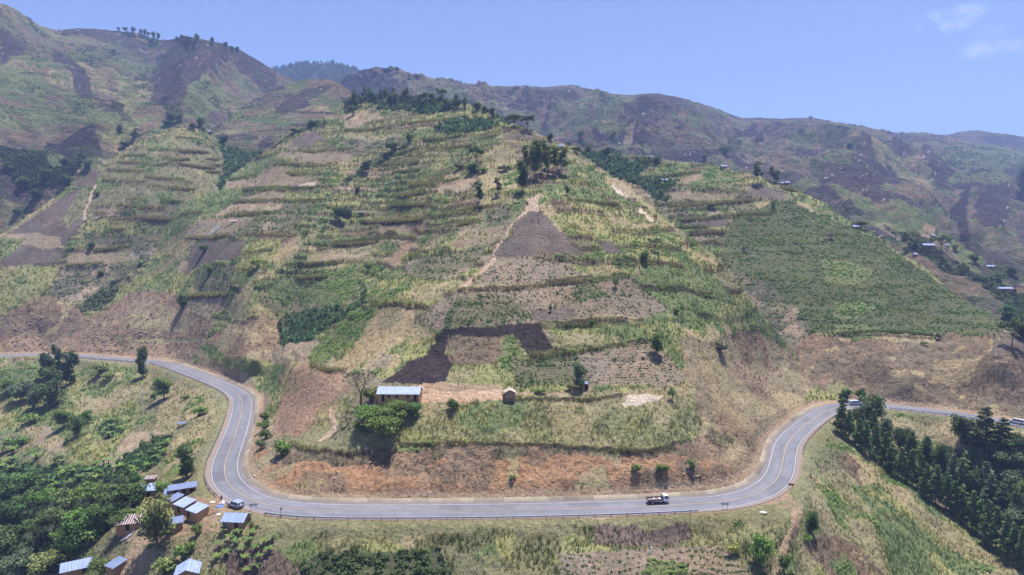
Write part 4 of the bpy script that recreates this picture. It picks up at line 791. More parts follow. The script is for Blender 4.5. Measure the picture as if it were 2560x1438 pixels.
# ================================================================ ROAD
def simple_mat(name, colr, rough=.8, noise=None, spec=.3, metal=0.0, bump=None, usecol=False):
    m = bpy.data.materials.new(name); m.use_nodes = True; nt = m.node_tree; nn, ll = nt.nodes, nt.links
    bs = nn['Principled BSDF']; bs.inputs['Roughness'].default_value = rough; bs.inputs['Metallic'].default_value = metal
    bs.inputs['Specular IOR Level'].default_value = spec
    c = srgb(colr); bs.inputs['Base Color'].default_value = (*c, 1)
    g = nn.new('ShaderNodeNewGeometry') if not usecol == 'obj' else None
    src = None
    if usecol:
        at = nn.new('ShaderNodeVertexColor'); at.layer_name = 'col'; src = at.outputs['Color']
    if noise:
        sc_, amt = noise
        tcd = nn.new('ShaderNodeTexCoord')
        n1 = nn.new('ShaderNodeTexNoise'); n1.inputs['Scale'].default_value = sc_; n1.inputs['Detail'].default_value = 5; n1.inputs['Roughness'].default_value = .65
        ll.new(tcd.outputs['Object'], n1.inputs['Vector'])
        r1 = nn.new('ShaderNodeMapRange'); r1.inputs[1].default_value = .3; r1.inputs[2].default_value = .7; r1.inputs[3].default_value = 1 - amt; r1.inputs[4].default_value = 1 + amt
        ll.new(n1.outputs['Fac'], r1.inputs[0])
        vm = nn.new('ShaderNodeVectorMath'); vm.operation = 'SCALE'; ll.new(r1.outputs[0], vm.inputs['Scale'])
        if src: ll.new(src, vm.inputs[0])
        else: vm.inputs[0].default_value = tuple(c)
        ll.new(vm.outputs[0], bs.inputs['Base Color'])
    elif src: ll.new(src, bs.inputs['Base Color'])
    return m
M_asph = simple_mat('asphalt', (116, 116, 122), .85, (.35, .12), .3, usecol=True)
M_white = simple_mat('road_paint_white', (178, 178, 178), .7, (1.2, .28))
M_yell = simple_mat('road_paint_yellow', (172, 152, 96), .7, (1.2, .28))
M_conc = simple_mat('concrete', (190, 180, 160), .9, (1.2, .15), usecol=True)
M_rail = simple_mat('galvanised_steel', (120, 130, 150), .45, (1.0, .1), .5, .6)
ROADL = np.concatenate([[0], np.cumsum(np.hypot(*np.diff(ROAD, axis=0).T))])
def at_road(i, off, z=0.0):
    i = np.asarray(i); return np.stack([ROAD[i, 0] + RN[i, 0] * off, ROAD[i, 1] + RN[i, 1] * off, z + 0 * ROAD[i, 0]], -1)
def ribbon(name, offs, zs, mat, i0=0, i1=None, kind='structure', cols=None):
    i = np.arange(i0, i1 or len(ROAD)); rows = np.stack([at_road(i, o, zz) for o, zz in zip(offs, zs)], 1)
    n, k = rows.shape[:2]
    c = None if cols is None else cols(np.broadcast_to(np.array(offs)[None, :], (n, k)), np.broadcast_to(i[:, None], (n, k)), rows).reshape(-1, 3)
    o = link(name, np_mesh(name, rows.reshape(-1, 3), grid_faces(n, k), c, smooth=False), mat)
    if kind: tag(o, kind=kind)
    return o
def asph_cols(off, i, rows):
    base = srgb((112, 112, 120)) * .95
    lane = np.exp(-((np.abs(np.abs(off) - 1.75) - .0) / .9) ** 2)         # worn wheel tracks are paler
    v = .90 + .15 * lane + (fbm(ROADL[i] / 18, off / 1.2, 4, 410) - .5) * .42 + (fbm(ROADL[i] / 3, off * .7, 3, 411) - .5) * .24
    pk = np.floor(ROADL[i] / 7).astype(np.int64); v = np.where((_h(pk, np.sign(off).astype(np.int64), 417) > .90) & (np.abs(off) < 3.3), v * .84, v)
    v = v - .10 * np.exp(-((np.abs(off) - 1.75) / .35) ** 2)
    patch = (fbm(ROADL[i] / 30, off * 0, 2, 412) > .62) * -.07
    c = base * (v + patch)[..., None]
    sh = (np.abs(off) > 3.8)[..., None]; return np.where(sh, c * np.array([1.12, 1.0, .90]), c)
ribbon('road', np.linspace(4.95, -4.95, 23), [0] * 23, M_asph, cols=asph_cols)
ribbon('road_edge_line_inner', [3.58, 3.45], [.012, .012], M_white)
ribbon('road_edge_line_outer', [-3.45, -3.58], [.012, .012], M_white)
ribbon('road_centre_line', [.07, -.07], [.012, .012], M_yell)
ribbon('shoulder', [-3.9, -4.85], [.010, .010], simple_mat('shoulder_chippings', (128, 114, 108), .95, (1.5, .12)), kind='structure')
RPX = np.stack(proj(at_road(np.arange(len(ROAD)), 0.0)), -1)
def road_i(px, py):
    return int(np.argmin(np.hypot(RPX[:, 0] - px, RPX[:, 1] - py)))
# lined drain with sloping concrete panels on the hill side
def drain():
    V_, F_, C_ = [], [], []
    prof = [(4.97, .012), (5.5, .03), (6.2, .52), (6.35, .56)]
    i0, i1 = road_i(430, 914), road_i(2070, 1026)
    for a in range(i0, i1, 2):
        r = _h(np.array(a), np.array(3), 5); g = .80 + .35 * float(r); n = len(V_)
        if float(_h(np.array(a // 6), np.array(9), 6)) > .80: g *= .68
        for j in (a, a + 2):
            jj = min(j, len(ROAD) - 1); e = .03 if j == a else -.03
            for k, (o, zz) in enumerate(prof):
                p = at_road(jj, o, zz); p = p + np.array([RT[jj, 0], RT[jj, 1], 0]) * e; V_.append(p)
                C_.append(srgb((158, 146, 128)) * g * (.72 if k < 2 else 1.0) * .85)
        for k in range(3): F_.append((n + k, n + k + 1, n + 5 + k, n + 4 + k)[::-1])
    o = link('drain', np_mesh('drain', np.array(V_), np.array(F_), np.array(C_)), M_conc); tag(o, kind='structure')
drain()
def tube_mesh(segs, sides=6):
    """segs: list of (p0, p1, r0, r1) -> verts, quad faces"""
    V_, F_ = [], []
    for p0, p1, r0, r1 in segs:
        p0 = np.array(p0, float); p1 = np.array(p1, float); d = p1 - p0; d /= np.linalg.norm(d) + 1e-9
        a = np.cross(d, [0, 0, 1.0]) if abs(d[2]) < .9 else np.cross(d, [1.0, 0, 0]); a /= np.linalg.norm(a); b = np.cross(d, a)
        n = len(V_)
        for p, r in ((p0, r0), (p1, r1)):
            for k in range(sides):
                t = 2 * math.pi * k / sides; V_.append(p + (a * math.cos(t) + b * math.sin(t)) * r)
        for k in range(sides): F_.append((n + k, n + (k + 1) % sides, n + sides + (k + 1) % sides, n + sides + k))
        if sides == 6:
            F_.append((n + 5, n + 4, n + 3, n)); F_.append((n + 3, n + 2, n + 1, n)); F_.append((n + 6, n + 7, n + 8, n + 9)); F_.append((n + 9, n + 10, n + 11, n + 6))
    return V_, F_
class MB:
    """collects boxes, tubes and free faces into one mesh"""
    def __init__(s): s.v, s.f = [], []
    def box(s, c, size, rz=0, taper=None):
        cx, cy, cz = c; sx, sy, sz = [q / 2 for q in size]; n = len(s.v); ca, sa = math.cos(rz), math.sin(rz)
        for dz in (-1, 1):
            tx, ty = (taper if (taper and dz > 0) else (1, 1))
            for dx, dy in ((-1, -1), (1, -1), (1, 1), (-1, 1)):
                x_, y_ = dx * sx * tx, dy * sy * ty; s.v.append((cx + x_ * ca - y_ * sa, cy + x_ * sa + y_ * ca, cz + dz * sz))
        s.f += [(n, n + 3, n + 2, n + 1), (n + 4, n + 5, n + 6, n + 7), (n, n + 1, n + 5, n + 4), (n + 1, n + 2, n + 6, n + 5), (n + 2, n + 3, n + 7, n + 6), (n + 3, n, n + 4, n + 7)]
        return s
    def tube(s, p0, p1, r0, r1=None, sides=6):
        v, f = tube_mesh([(p0, p1, r0, r0 if r1 is None else r1)], sides); n = len(s.v)
        s.v += [tuple(q) for q in v]; s.f += [tuple(n + i for i in q) for q in f]; return s
    def disc(s, c, axis, r, wdt, sides=14):
        """a closed wheel-like cylinder about an axis"""
        c = np.array(c, float); ax = np.array(axis, float); n = len(s.v)
        a = np.cross(ax, [0, 0, 1.0]); a = a / np.linalg.norm(a) if np.linalg.norm(a) > .1 else np.array([1., 0, 0]); b = np.cross(ax, a)
        for sg in (-1, 1):
            for k in range(sides):
                t = 2 * math.pi * k / sides; s.v.append(tuple(c + ax * sg * wdt / 2 + (a * math.cos(t) + b * math.sin(t)) * r))
        for k in range(sides): s.f.append((n + k, n + (k + 1) % sides, n + sides + (k + 1) % sides, n + sides + k))
        s.f.append(tuple(n + k for k in range(sides))[::-1]); s.f.append(tuple(n + sides + k for k in range(sides))); return s
    def poly(s, pts, faces):
        n = len(s.v); s.v += [tuple(p) for p in pts]; s.f += [tuple(n + i for i in q) for q in faces]; return s
    def prism(s, prof, y0, y1, fn=lambda a, y, b: (a, y, b)):
        """closed side profile [(x,z)] extruded from y0 to y1"""
        n = len(s.v); k = len(prof)
        for yy in (y0, y1): s.v += [fn(a, yy, b) for a, b in prof]
        for i in range(k): s.f.append((n + i, n + (i + 1) % k, n + k + (i + 1) % k, n + k + i))
        s.f.append(tuple(n + i for i in range(k))[::-1]); s.f.append(tuple(n + k + i for i in range(k))); return s
    def build(s, name, mat, parent=None, bevel=0, smooth=False):
        me = bpy.data.meshes.new(name); me.from_pydata(s.v, [], s.f); me.update()
        if smooth: me.polygons.foreach_set('use_smooth', np.ones(len(me.polygons), bool))
        o = link(name, me, mat, parent)
        if bevel:
            b = o.modifiers.new('bevel', 'BEVEL'); b.width = bevel; b.segments = 2; b.limit_method = 'ANGLE'
        return o
post_me = None
def guard_rail(i0, i1, label, step=2, off=-5.35):
    global post_me
    base_ = at_road(i0, off, 0)
    root = empty('guard_rail', base_); tag(root, label, 'guard rail', 'guard rails along the road')
    i = np.arange(i0, i1 + 1)
    prof = [(0, .46), (.07, .50), (0, .60), (0, .64), (.07, .74), (0, .80), (-.03, .80), (-.03, .46)]
    rows = np.stack([at_road(i, off + a, b) for a, b in prof], 1) - base_
    n, k = rows.shape[:2]; f = grid_faces(n, k)
    link('beam', np_mesh('beam', rows.reshape(-1, 3), f), M_rail, root)
    if post_me is None:
        post_me = MB().box((0, 0, .25), (.14, .16, 1.2)).build('post', M_rail, None); COL.objects.unlink(post_me); post_me = post_me.data
    for j in range(i0, i1 + 1, step):
        p = link('post', post_me, None, root); q = at_road(j, off - .13, 0) - base_; p.location = q; p.rotation_euler = (0, 0, math.atan2(RT[j, 1], RT[j, 0]))
guard_rail(road_i(705, 1268), road_i(1726, 1260), 'long steel guard rail along the straight front of the road')
guard_rail(road_i(400, 908), road_i(598, 1232), 'dark steel guard rail round the left-hand bend above the village')
guard_rail(road_i(1966, 1130), road_i(2080, 1022), 'steel guard rail outside the right-hand bend beside the pines')
guard_rail(road_i(2215, 1015), road_i(2690, 1093), 'steel guard rail on the far right stretch below the brown cutting')
guard_rail(road_i(185, 890), road_i(385, 905), 'distant steel guard rail on the far left stretch of road')
# ================================================================ GROUND COVER PLANTS (uncountable: one object per kind)
def mat_leaf(name, trans=.25, up=1.3, objcol=False):
    m = bpy.data.materials.new(name); m.use_nodes = True; nt = m.node_tree; nn, ll = nt.nodes, nt.links
    nn.clear(); out = nn.new('ShaderNodeOutputMaterial')
    df = nn.new('ShaderNodeBsdfDiffuse'); tr = nn.new('ShaderNodeBsdfTranslucent'); mx = nn.new('ShaderNodeMixShader'); mx.inputs[0].default_value = trans
    at = nn.new('ShaderNodeVertexColor'); at.layer_name = 'col'; src = at.outputs['Color']
    if objcol:
        oi = nn.new('ShaderNodeObjectInfo'); mm = nn.new('ShaderNodeVectorMath'); mm.operation = 'MULTIPLY'
        ll.new(src, mm.inputs[0]); ll.new(oi.outputs['Color'], mm.inputs[1]); src = mm.outputs[0]
    ll.new(src, df.inputs['Color']); ll.new(src, tr.inputs['Color'])
    # rounded foliage lobes: a leaf card is lit partly as the upward-facing mass it stands for
    g = nn.new('ShaderNodeNewGeometry'); am = nn.new('ShaderNodeVectorMath'); am.operation = 'ADD'; am.inputs[1].default_value = (0, 0, up)
    nm_ = nn.new('ShaderNodeVectorMath'); nm_.operation = 'NORMALIZE'; ll.new(g.outputs['Normal'], am.inputs[0]); ll.new(am.outputs[0], nm_.inputs[0]); ll.new(nm_.outputs[0], df.inputs['Normal'])
    ll.new(df.outputs[0], mx.inputs[1]); ll.new(tr.outputs[0], mx.inputs[2]); ll.new(mx.outputs[0], out.inputs['Surface'])
    return m
M_grass = mat_leaf('grass_blades', .36)
def proto_grass(n, seed, spread=.28, lean=.45, wid=.11):
    r = np.random.default_rng(seed); v = []
    for k in range(n):
        a = r.uniform(0, 2 * math.pi); b0 = np.array([math.cos(a), math.sin(a), 0]) * r.uniform(0, spread); h = r.uniform(.6, 1.05)
        tip = b0 + np.array([math.cos(a), math.sin(a), 0]) * r.uniform(.1, lean) + np.array([0, 0, h])
        t = r.uniform(0, math.pi); s_ = np.array([math.cos(t), math.sin(t), 0]) * wid * r.uniform(.7, 1.4)
        v += [b0 - s_ - [0, 0, .15], b0 + s_ - [0, 0, .15], tip]
    return np.array(v)
def proto_leafy(n, seed, leaf=.30, flat=.75):
    r = np.random.default_rng(seed); v = []
    for k in range(n):
        d = r.normal(size=3); d[2] = abs(d[2]); d /= np.linalg.norm(d); c = d * np.array([.42, .42, flat]) * r.uniform(.6, 1.0)
        q = r.normal(size=3); q /= np.linalg.norm(q); s_ = np.cross(d, q); s_ /= np.linalg.norm(s_) + 1e-6; t = np.cross(s_, d) * .6 + d * .5
        L = leaf * r.uniform(.7, 1.3); v += [c - s_ * L * .5 - t * L * .4, c + s_ * L * .5 - t * L * .4, c + t * L * .9]
    return np.array(v)
def proto_stick(n, seed):
    r = np.random.default_rng(seed); v = []
    for k in range(n):
        c = np.array([r.uniform(-.5, .5), r.uniform(-.5, .5), r.uniform(.05, .25)]); a = r.normal(0, .5) + 2.2; d = np.array([math.cos(a), math.sin(a), r.uniform(-.1, .3)]) * r.uniform(.3, .7)
        s_ = np.array([-math.sin(a), math.cos(a), .4]) * .07; v += [c - s_, c + s_, c + d]
    return np.array(v)
PROTO = {'grass': [proto_grass(7, s) for s in range(6)], 'crop': [proto_leafy(9, 20 + s, .46, .7) for s in range(6)],
         'scrub': [proto_leafy(8, 40 + s, .26, .7) * [1, 1, .9] for s in range(3)] + [proto_grass(8, 50 + s, .3, .8, .09) for s in range(3)],
         'stick': [proto_stick(7, 60 + s) for s in range(6)],
         'banana': [np.concatenate([proto_grass(7, 70 + s, .10, .5, .10), proto_leafy(5, 75 + s, .5, .9)]) for s in range(5)],
         'bush': [proto_leafy(26, 80 + s, .30, .9) for s in range(5)]}
def scatter_mesh(name, kind, pos, hgt, wid, ca, cb, seed, label, mat=None, stem=None):
    r = np.random.default_rng(seed); N = len(pos)
    if N == 0: return
    pr = PROTO[kind]; which = r.integers(0, len(pr), N); V_, C_ = [], []
    for w_ in range(len(pr)):
        m_ = which == w_; n = m_.sum()
        if n == 0: continue
        p = pr[w_]; a = r.uniform(0, 2 * math.pi, n)
        if kind == 'stick': a = r.normal(0, .35, n)
        ca_, sa_ = np.cos(a)[:, None], np.sin(a)[:, None]
        X = (p[None, :, 0] * ca_ - p[None, :, 1] * sa_) * wid[m_][:, None]; Yv = (p[None, :, 0] * sa_ + p[None, :, 1] * ca_) * wid[m_][:, None]; Z = p[None, :, 2] * hgt[m_][:, None]
        V_.append((np.stack([X, Yv, Z], -1) + pos[m_][:, None, :]).reshape(-1, 3))
        t = r.uniform(0, 1, (n, 1)); nt_ = len(p) // 3; b = r.uniform(.62, 1.38, (n, nt_, 1)) * r.uniform(.78, 1.25, (n, 1, 1))
        cc = (ca[m_] * t + cb[m_] * (1 - t))[:, None, :] * b; cr = np.repeat(cc, 3, axis=1)
        if stem is not None: cr[:, 0::3] = stem * b; cr[:, 1::3] = stem * b       # brown dead leaf bases, darkened to paint the shade at the hedge foot
        C_.append(cr.reshape(-1, 3))
    V_ = np.concatenate(V_); C_ = np.concatenate(C_)
    o = link(name, np_mesh(name, V_, np.arange(len(V_)).reshape(-1, 3), C_), mat or M_grass)
    tag(o, label, kind='stuff'); return o
# candidate cells: world area x density
Pn = NEAR.P; e1 = Pn[1:, :-1] - Pn[:-1, :-1]; e2 = Pn[:-1, 1:] - Pn[:-1, :-1]
area = np.linalg.norm(np.cross(e1, e2), axis=-1); cc_ = NEAR.cls[:-1, :-1]; Yc = Pn[:-1, :-1, 1]
facing = np.abs(np.sum(NEAR.N[:-1, :-1] * (np.array([0, 0, CAMZ]) - Pn[:-1, :-1]), -1)) / np.linalg.norm(np.array([0, 0, CAMZ]) - Pn[:-1, :-1], axis=-1)
vis = (NEAR.U[:-1, :-1] > -60) & (NEAR.U[:-1, :-1] < 2620) & (NEAR.V[:-1, :-1] < 1520) & (np.gradient(NEAR.P[..., 1], axis=0)[:-1, :-1] > -6)
dens = np.array([CL[k][3] for k in CN])[cc_]
fall = np.clip((210.0 / Yc) ** 1.7, .05, 1.6)
clump = .35 + 1.3 * np.clip((fbm(Pn[:-1, :-1, 0] / 3.0, Pn[:-1, :-1, 1] / 3.0, 3, 501) - .5) * 3 + .5, 0, 1)
clear = (NEAR.dr[:-1, :-1] > 5.8) & ~((NEAR.side[:-1, :-1] > 4.5) & (NEAR.side[:-1, :-1] < 8.4) & (NEAR.dr[:-1, :-1] < 8.4) & (NEAR.V[:-1, :-1] > 930))
strk = np.where(np.isin(cc_, [CI[k] for k in ('spurcrop', 'crop', 'bright', 'dcrop')]), .25 + 1.5 * np.clip((vnoise(Pn[:-1, :-1, 0] / 16, Pn[:-1, :-1, 2] / 1.1, 540) - .3) * 2, 0, 1), 1)
Wt = area * dens * fall * clump * strk * vis * clear * np.clip(facing * 4, .1, 1)
kinds_ = np.array([{'grass': 0, 'crop': 1, 'scrub': 2, 'stick': 3, 'banana': 4, 'bush': 5}[CL[k][2]] for k in CN])[cc_]
hts = np.array([CL[k][4] for k in CN]); PA = mute(np.array([srgb(CL[k][5]) for k in CN])) * ALB * VEG; PB = mute(np.array([srgb(CL[k][6]) for k in CN])) * ALB * VEG
NAMES_ = {0: ('grass', 'dry and green wild grass growing over the slopes'), 1: ('crop_plants', 'leafy crop plants in the hillside fields'), 2: ('scrub', 'grey brown scrub on the road cuttings'), 3: ('crop_stubble', 'dry stalks and burnt stubble lying on bare soil')}
for kd, (nm, lb) in NAMES_.items():
    wv_ = np.where(kinds_ == kd, Wt, 0).ravel(); tot = wv_.sum(); n = int(min(tot, {0: 280000, 1: 230000, 2: 90000, 3: 30000}[kd])); print(nm, int(tot), n)
    idx = rng.choice(len(wv_), n, p=wv_ / tot); r_, c_ = np.unravel_index(idx, area.shape)
    a_, b_ = rng.uniform(0, 1, (2, n, 1)); p = Pn[r_, c_] + a_ * (Pn[r_ + 1, c_] - Pn[r_, c_]) + b_ * (Pn[r_, c_ + 1] - Pn[r_, c_])
    k_ = NEAR.cls[r_, c_]; grow = np.clip((p[:, 1] / 210) ** .75, .85, 2.4)
    if kd == 1:      # crops stand in rows along the contour
        rowz = .55; zz_ = p[:, 2]; tgt = np.round(zz_ / rowz) * rowz; slope_dir = NEAR.N[r_, c_]; hz = np.hypot(slope_dir[:, 0], slope_dir[:, 1]) + .05
        mvd = (tgt - zz_) * .8; gx = -slope_dir[:, 0] / hz; gy = -slope_dir[:, 1] / hz; tanr = hz / np.maximum(np.abs(slope_dir[:, 2]), .2)
        dist_ = np.clip(mvd / np.maximum(tanr, .1), -1.2, 1.2); p[:, 0] += gx * dist_; p[:, 1] += gy * dist_; p[:, 2] += np.where(np.abs(mvd / np.maximum(tanr, .1)) < 1.2, mvd, 0)
    h = hts[k_] * rng.uniform(.6, 1.3, n) * grow; wd = {0: .75, 1: 1.15, 2: 1.25, 3: 1.3}[kd]
    mott = 1 + (fbm(p[:, 0] / 11, p[:, 1] / 11, 3, 505)[:, None] - .5) * np.array([.7, .35, .2])
    scatter_mesh(nm, ['grass', 'crop', 'scrub', 'stick'][kd], p, h, np.maximum(h * wd, .5 * grow * wd), PA[k_] * mott, PB[k_] * mott, 600 + kd, lb)
# ---- banana groves and far bush masses on the near hill
for kd, nm, lb, dn in ((CI['banana'], 'banana_plantation', 'dense dark green banana groves filling the gullies', .16), (CI['forest'], 'undergrowth', 'dense dark green undergrowth in the wooded hollows', .16)):
    wv_ = (area * (cc_ == kd) * vis * clear * np.clip((300 / Yc) ** 1.2, .1, 1.3) * dn * (1.6 if kd == CI['banana'] else .8)).ravel(); n = int(min(wv_.sum(), 9000)); print(nm, n)
    idx = rng.choice(len(wv_), n, p=wv_ / wv_.sum()); r_, c_ = np.unravel_index(idx, area.shape); p = Pn[r_, c_] + rng.normal(0, .3, (n, 3)) * [1, 1, .1]
    grow = np.clip(p[:, 1] / 300, .9, 1.8); h = rng.uniform(1.8, 3.2, n) * grow; k_ = cc_[r_, c_]
    scatter_mesh(nm, 'banana' if kd == CI['banana'] else 'bush', p, h, h * .95, PA[k_], PB[k_] * np.array([1.1, 1.05, 1.3]), 620 + kd, lb)
# ---- hedges of tall grass along the terrace edges
hp, hh, hf = [], [], []
for fr, pts in HEDGES:
    pp = frame_pts(fr, pts); W = np.array([ground(min(max(a, -390), 2950), b) for a, b in pp])
    L = resample(smooth_line(W, 6), .45) if len(W) > 1 else W
    if len(L) < 3: continue
    gap = vnoise(np.arange(len(L)) / 6.0, np.zeros(len(L)) + pp[0][0], 77) > .09
    tone = random.random()
    for rpt in range(6):
        sp = 1.0 * float(np.clip(L[:, 1].mean() / 300, .8, 1.6)); q = L[gap] + rng.normal(0, 1, (gap.sum(), 3)) * [.4, sp * .6, 0]; q[:, 2] += np.clip((q[:, 1] - L[gap][:, 1]), -2.5, 2.5) * .45; q[:, 1] += sp * .9; q[:, 2] += sp * .3; hp.append(q); g_ = np.clip(q[:, 1] / 260, .8, 1.7); hh.append(rng.uniform(.7, 1.9, len(q)) * g_)
        hf.append(np.full(len(q), tone))
# the procedural terraces get their own hedges
em = (EDG[:-1, :-1] > .09) & (EDG[:-1, :-1] < .24) & (NEAR.V[:-1, :-1] < 760) & vis & (EDG[:-1, :-1] != .5) & (fbm(Pn[:-1, :-1, 0] / 22, Pn[:-1, :-1, 1] / 22, 2, 530) > .38)
wv_ = (area * em * np.clip(320 / Yc, .3, 1)).ravel(); n = int(min(wv_.sum() * 1.1, 42000)); idx = rng.choice(len(wv_), n, p=wv_ / wv_.sum()); r_, c_ = np.unravel_index(idx, area.shape)
q = Pn[r_, c_] + rng.normal(0, .3, (n, 3)) * [1, 1, .0]; hp.append(q + [0, 0, .1]); hh.append(rng.uniform(.7, 1.7, n) * np.clip(q[:, 1] / 260, .8, 1.7)); hf.append(vnoise(q[:, 0] / 20, q[:, 1] / 20, 531) * .9)
hh[-1] *= .8
hp = np.concatenate(hp); hh = np.concatenate(hh); hf = np.concatenate(hf)[:, None]
# set hedge feet on the ground (vertical drop to the nearest terrain sample column)
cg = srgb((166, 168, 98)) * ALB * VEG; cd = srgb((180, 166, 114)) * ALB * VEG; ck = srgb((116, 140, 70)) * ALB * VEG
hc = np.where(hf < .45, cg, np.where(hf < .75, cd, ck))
print('hedge', len(hp))
scatter_mesh('grass_hedge', 'grass', hp - [0, 0, .25], hh, hh * .55, hc * 1.15, hc * .7 + cd * .4, 640, 'strips of tall grass growing along the terrace edges', stem=srgb((96, 80, 58)) * ALB)  # dark brown stem tone paints the hedge's shaded lower face
# ---- shrubs dotted over the far hills
for nm, S in SURF.items():
    if nm == 'near': continue
    Pf = S.P; ar = np.linalg.norm(np.cross(Pf[1:, :-1] - Pf[:-1, :-1], Pf[:-1, 1:] - Pf[:-1, :-1]), axis=-1)
    pref = np.array([{'forest': 14, 'bush': 3, 'banana': 8, 'green': 1.0, 'rockdark': .15, 'burnt': .1, 'dsoil': .1}.get(k, .5) for k in CN])[S.cls[:-1, :-1]]
    gl = np.clip(fbm(Pf[:-1, :-1, 0] / 60, Pf[:-1, :-1, 1] / 60, 3, 520) - .42, 0, 1) ** 1.5 * 12
    wv_ = (ar * np.where(pref > 5, pref, pref * gl) * ((S.U > -60) & (S.U < 2620))[:-1, :-1]).ravel(); n = {'left': 6500, 'right': 8000, 'hump': 700, 'forest_hill': 2600, 'right_hump': 150}[nm]
    idx = rng.choice(len(wv_), n, p=wv_ / wv_.sum()); r_, c_ = np.unravel_index(idx, ar.shape); p = Pf[r_, c_]
    k_ = S.cls[:-1, :-1][r_, c_]; dense = pref.ravel()[idx] > 5
    h = np.where(dense, rng.uniform(3, 8, n), rng.uniform(1.2, 3.2, n)) * np.clip(p[:, 1] / 1200, .5, 1.6)
    a_ = np.tile(srgb((84, 98, 62)) * ALB, (n, 1)); b_ = np.tile(srgb((62, 78, 50)) * ALB, (n, 1))
    scatter_mesh({'left': 'shrubland', 'right': 'scrubland', 'hump': 'shrubs_on_the_hill', 'forest_hill': 'distant_forest', 'right_hump': 'distant_scrub'}[nm], 'bush', p, h, h * 1.2, a_, b_, 660, 'dark shrubs and woodland scattered over the far slopes' if nm != 'forest_hill' else 'blue hazed forest covering the distant hilltop')
# ================================================================ TREES
M_leaf = mat_leaf('foliage', .30, 1.0, True)
M_bark = simple_mat('bark', (112, 98, 84), .9, (8.0, .25), .1)
M_palebark = simple_mat('pale_bark', (176, 166, 150), .85, (8.0, .2), .1)
def leaf_cloud(blobs, n, leaf, seed, droop=0.0, shell=.45):
    r = np.random.default_rng(seed); B = np.array([b[:3] for b in blobs], float); Rr = np.array([b[3:6] for b in blobs], float)
    wv_ = Rr.prod(1) ** .7; k = r.choice(len(B), n, p=wv_ / wv_.sum())
    d = r.normal(size=(n, 3)); d /= np.linalg.norm(d, axis=1)[:, None]; rad = r.uniform(0, 1, (n, 1)) ** shell
    # lumpy surface with real gaps
    lump = .78 + .34 * vnoise(d[:, 0] * 2.6 + k * 7.1, d[:, 1] * 2.6 + d[:, 2] * 2.1, seed)[:, None]
    c = B[k] + d * Rr[k] * rad * lump
    nrm = d * .8 + r.normal(0, .55, (n, 3)); nrm /= np.linalg.norm(nrm, axis=1)[:, None]
    a = np.cross(nrm, r.normal(size=(n, 3))); a /= np.linalg.norm(a, axis=1)[:, None] + 1e-9; b = np.cross(nrm, a)
    s_ = leaf * r.uniform(.6, 1.35, (n, 1)); q = np.stack([c - a * s_ * .5 - b * s_ * .15, c + b * s_ * -.45 + a * s_ * .1, c + a * s_ * .55 + b * s_ * .1, c + b * s_ * .5 - a * s_ * .05], 1)
    q[..., 2] -= droop * np.abs(q[..., 2] - c[:, None, 2])
    bt = r.uniform(.78, 1.22, len(B))[k]; col_ = (bt * r.uniform(.65, 1.35, n))[:, None] * (1 + r.normal(0, .07, (n, 3)))
    return q.reshape(-1, 3), np.repeat(np.clip(col_, .2, 2), 4, axis=0)
def cloud_mesh(name, blobs, n, leaf, seed, **kw):
    v, c = leaf_cloud(blobs, n, leaf, seed, **kw); return np_mesh(name, v, np.arange(len(v)).reshape(-1, 4), c)
def limb_mesh(name, segs, sides=6):
    v, f = tube_mesh(segs, sides); f = [q for q in f if len(q) == 4]
    return np_mesh(name, np.array(v), np.array(f), smooth=True)
TREES = {}
def mk(kind, variants):
    TREES[kind] = variants
def broad(seed, wide=.42, low=.10, nb=13, leaf=.05, n=2300, flat=.85):
    r = random.Random(seed); bl = []
    for i in range(nb):
        a = r.uniform(0, 6.28); q = r.uniform(0, 1) ** .6 * wide * .62; zc = r.uniform(low + .12, .86); rr = r.uniform(.15, .23) * (wide / .42)
        q *= 1.15 - abs(zc - .62); bl.append((math.cos(a) * q, math.sin(a) * q, min(zc, 1 - rr * flat), rr, rr, rr * flat))
    bl.append((0, 0, (low + 1) / 2, wide * .6, wide * .6, (1 - low) * .40))
    segs = [((0, 0, -.08), (.01, 0, low + .1), .028, .02)]
    for i in range(5):
        b = bl[i]; segs.append(((.01, 0, low * .7 + .04 * i), (b[0] * .8, b[1] * .8, b[2]), .014, .005))
    return cloud_mesh('crown', bl, n, leaf, seed), limb_mesh('trunk', segs)
def umbrella(seed, wide=.55, n=1500):
    r = random.Random(seed); bl = []
    for i in range(10):
        a = i * 2.4 + r.uniform(-.3, .3); q = wide * math.sqrt((i + .5) / 10) * .85; bl.append((math.cos(a) * q, math.sin(a) * q, .80 + r.uniform(-.08, .10) - q * .12, .20, .20, .09))
    segs = [((0, 0, -.08), (.0, 0, .40), .03, .022)]
    for b in bl: segs.append(((0, 0, .36), (b[0] * .85, b[1] * .85, b[2] - .03), .013, .004))
    return cloud_mesh('crown', bl, n, .055, seed), limb_mesh('trunk', segs)
def eucalypt(seed, n=1300):
    r = random.Random(seed); bl = []
    for i in range(11):
        t = (i + .5) / 11; a = r.uniform(0, 6.28); q = r.uniform(.03, .13) * (1.2 - t * .6); bl.append((math.cos(a) * q, math.sin(a) * q, .34 + t * .60, r.uniform(.07, .12), r.uniform(.07, .12), r.uniform(.055, .09)))
    segs = [((0, 0, -.05), (.01, 0, .5), .016, .011), ((.01, 0, .5), (0, .01, .93), .011, .004)]
    for b in bl: segs.append(((.01, 0, b[2] - .10), (b[0], b[1], b[2]), .005, .002))
    return cloud_mesh('crown', bl, n, .036, seed), limb_mesh('trunk', segs)
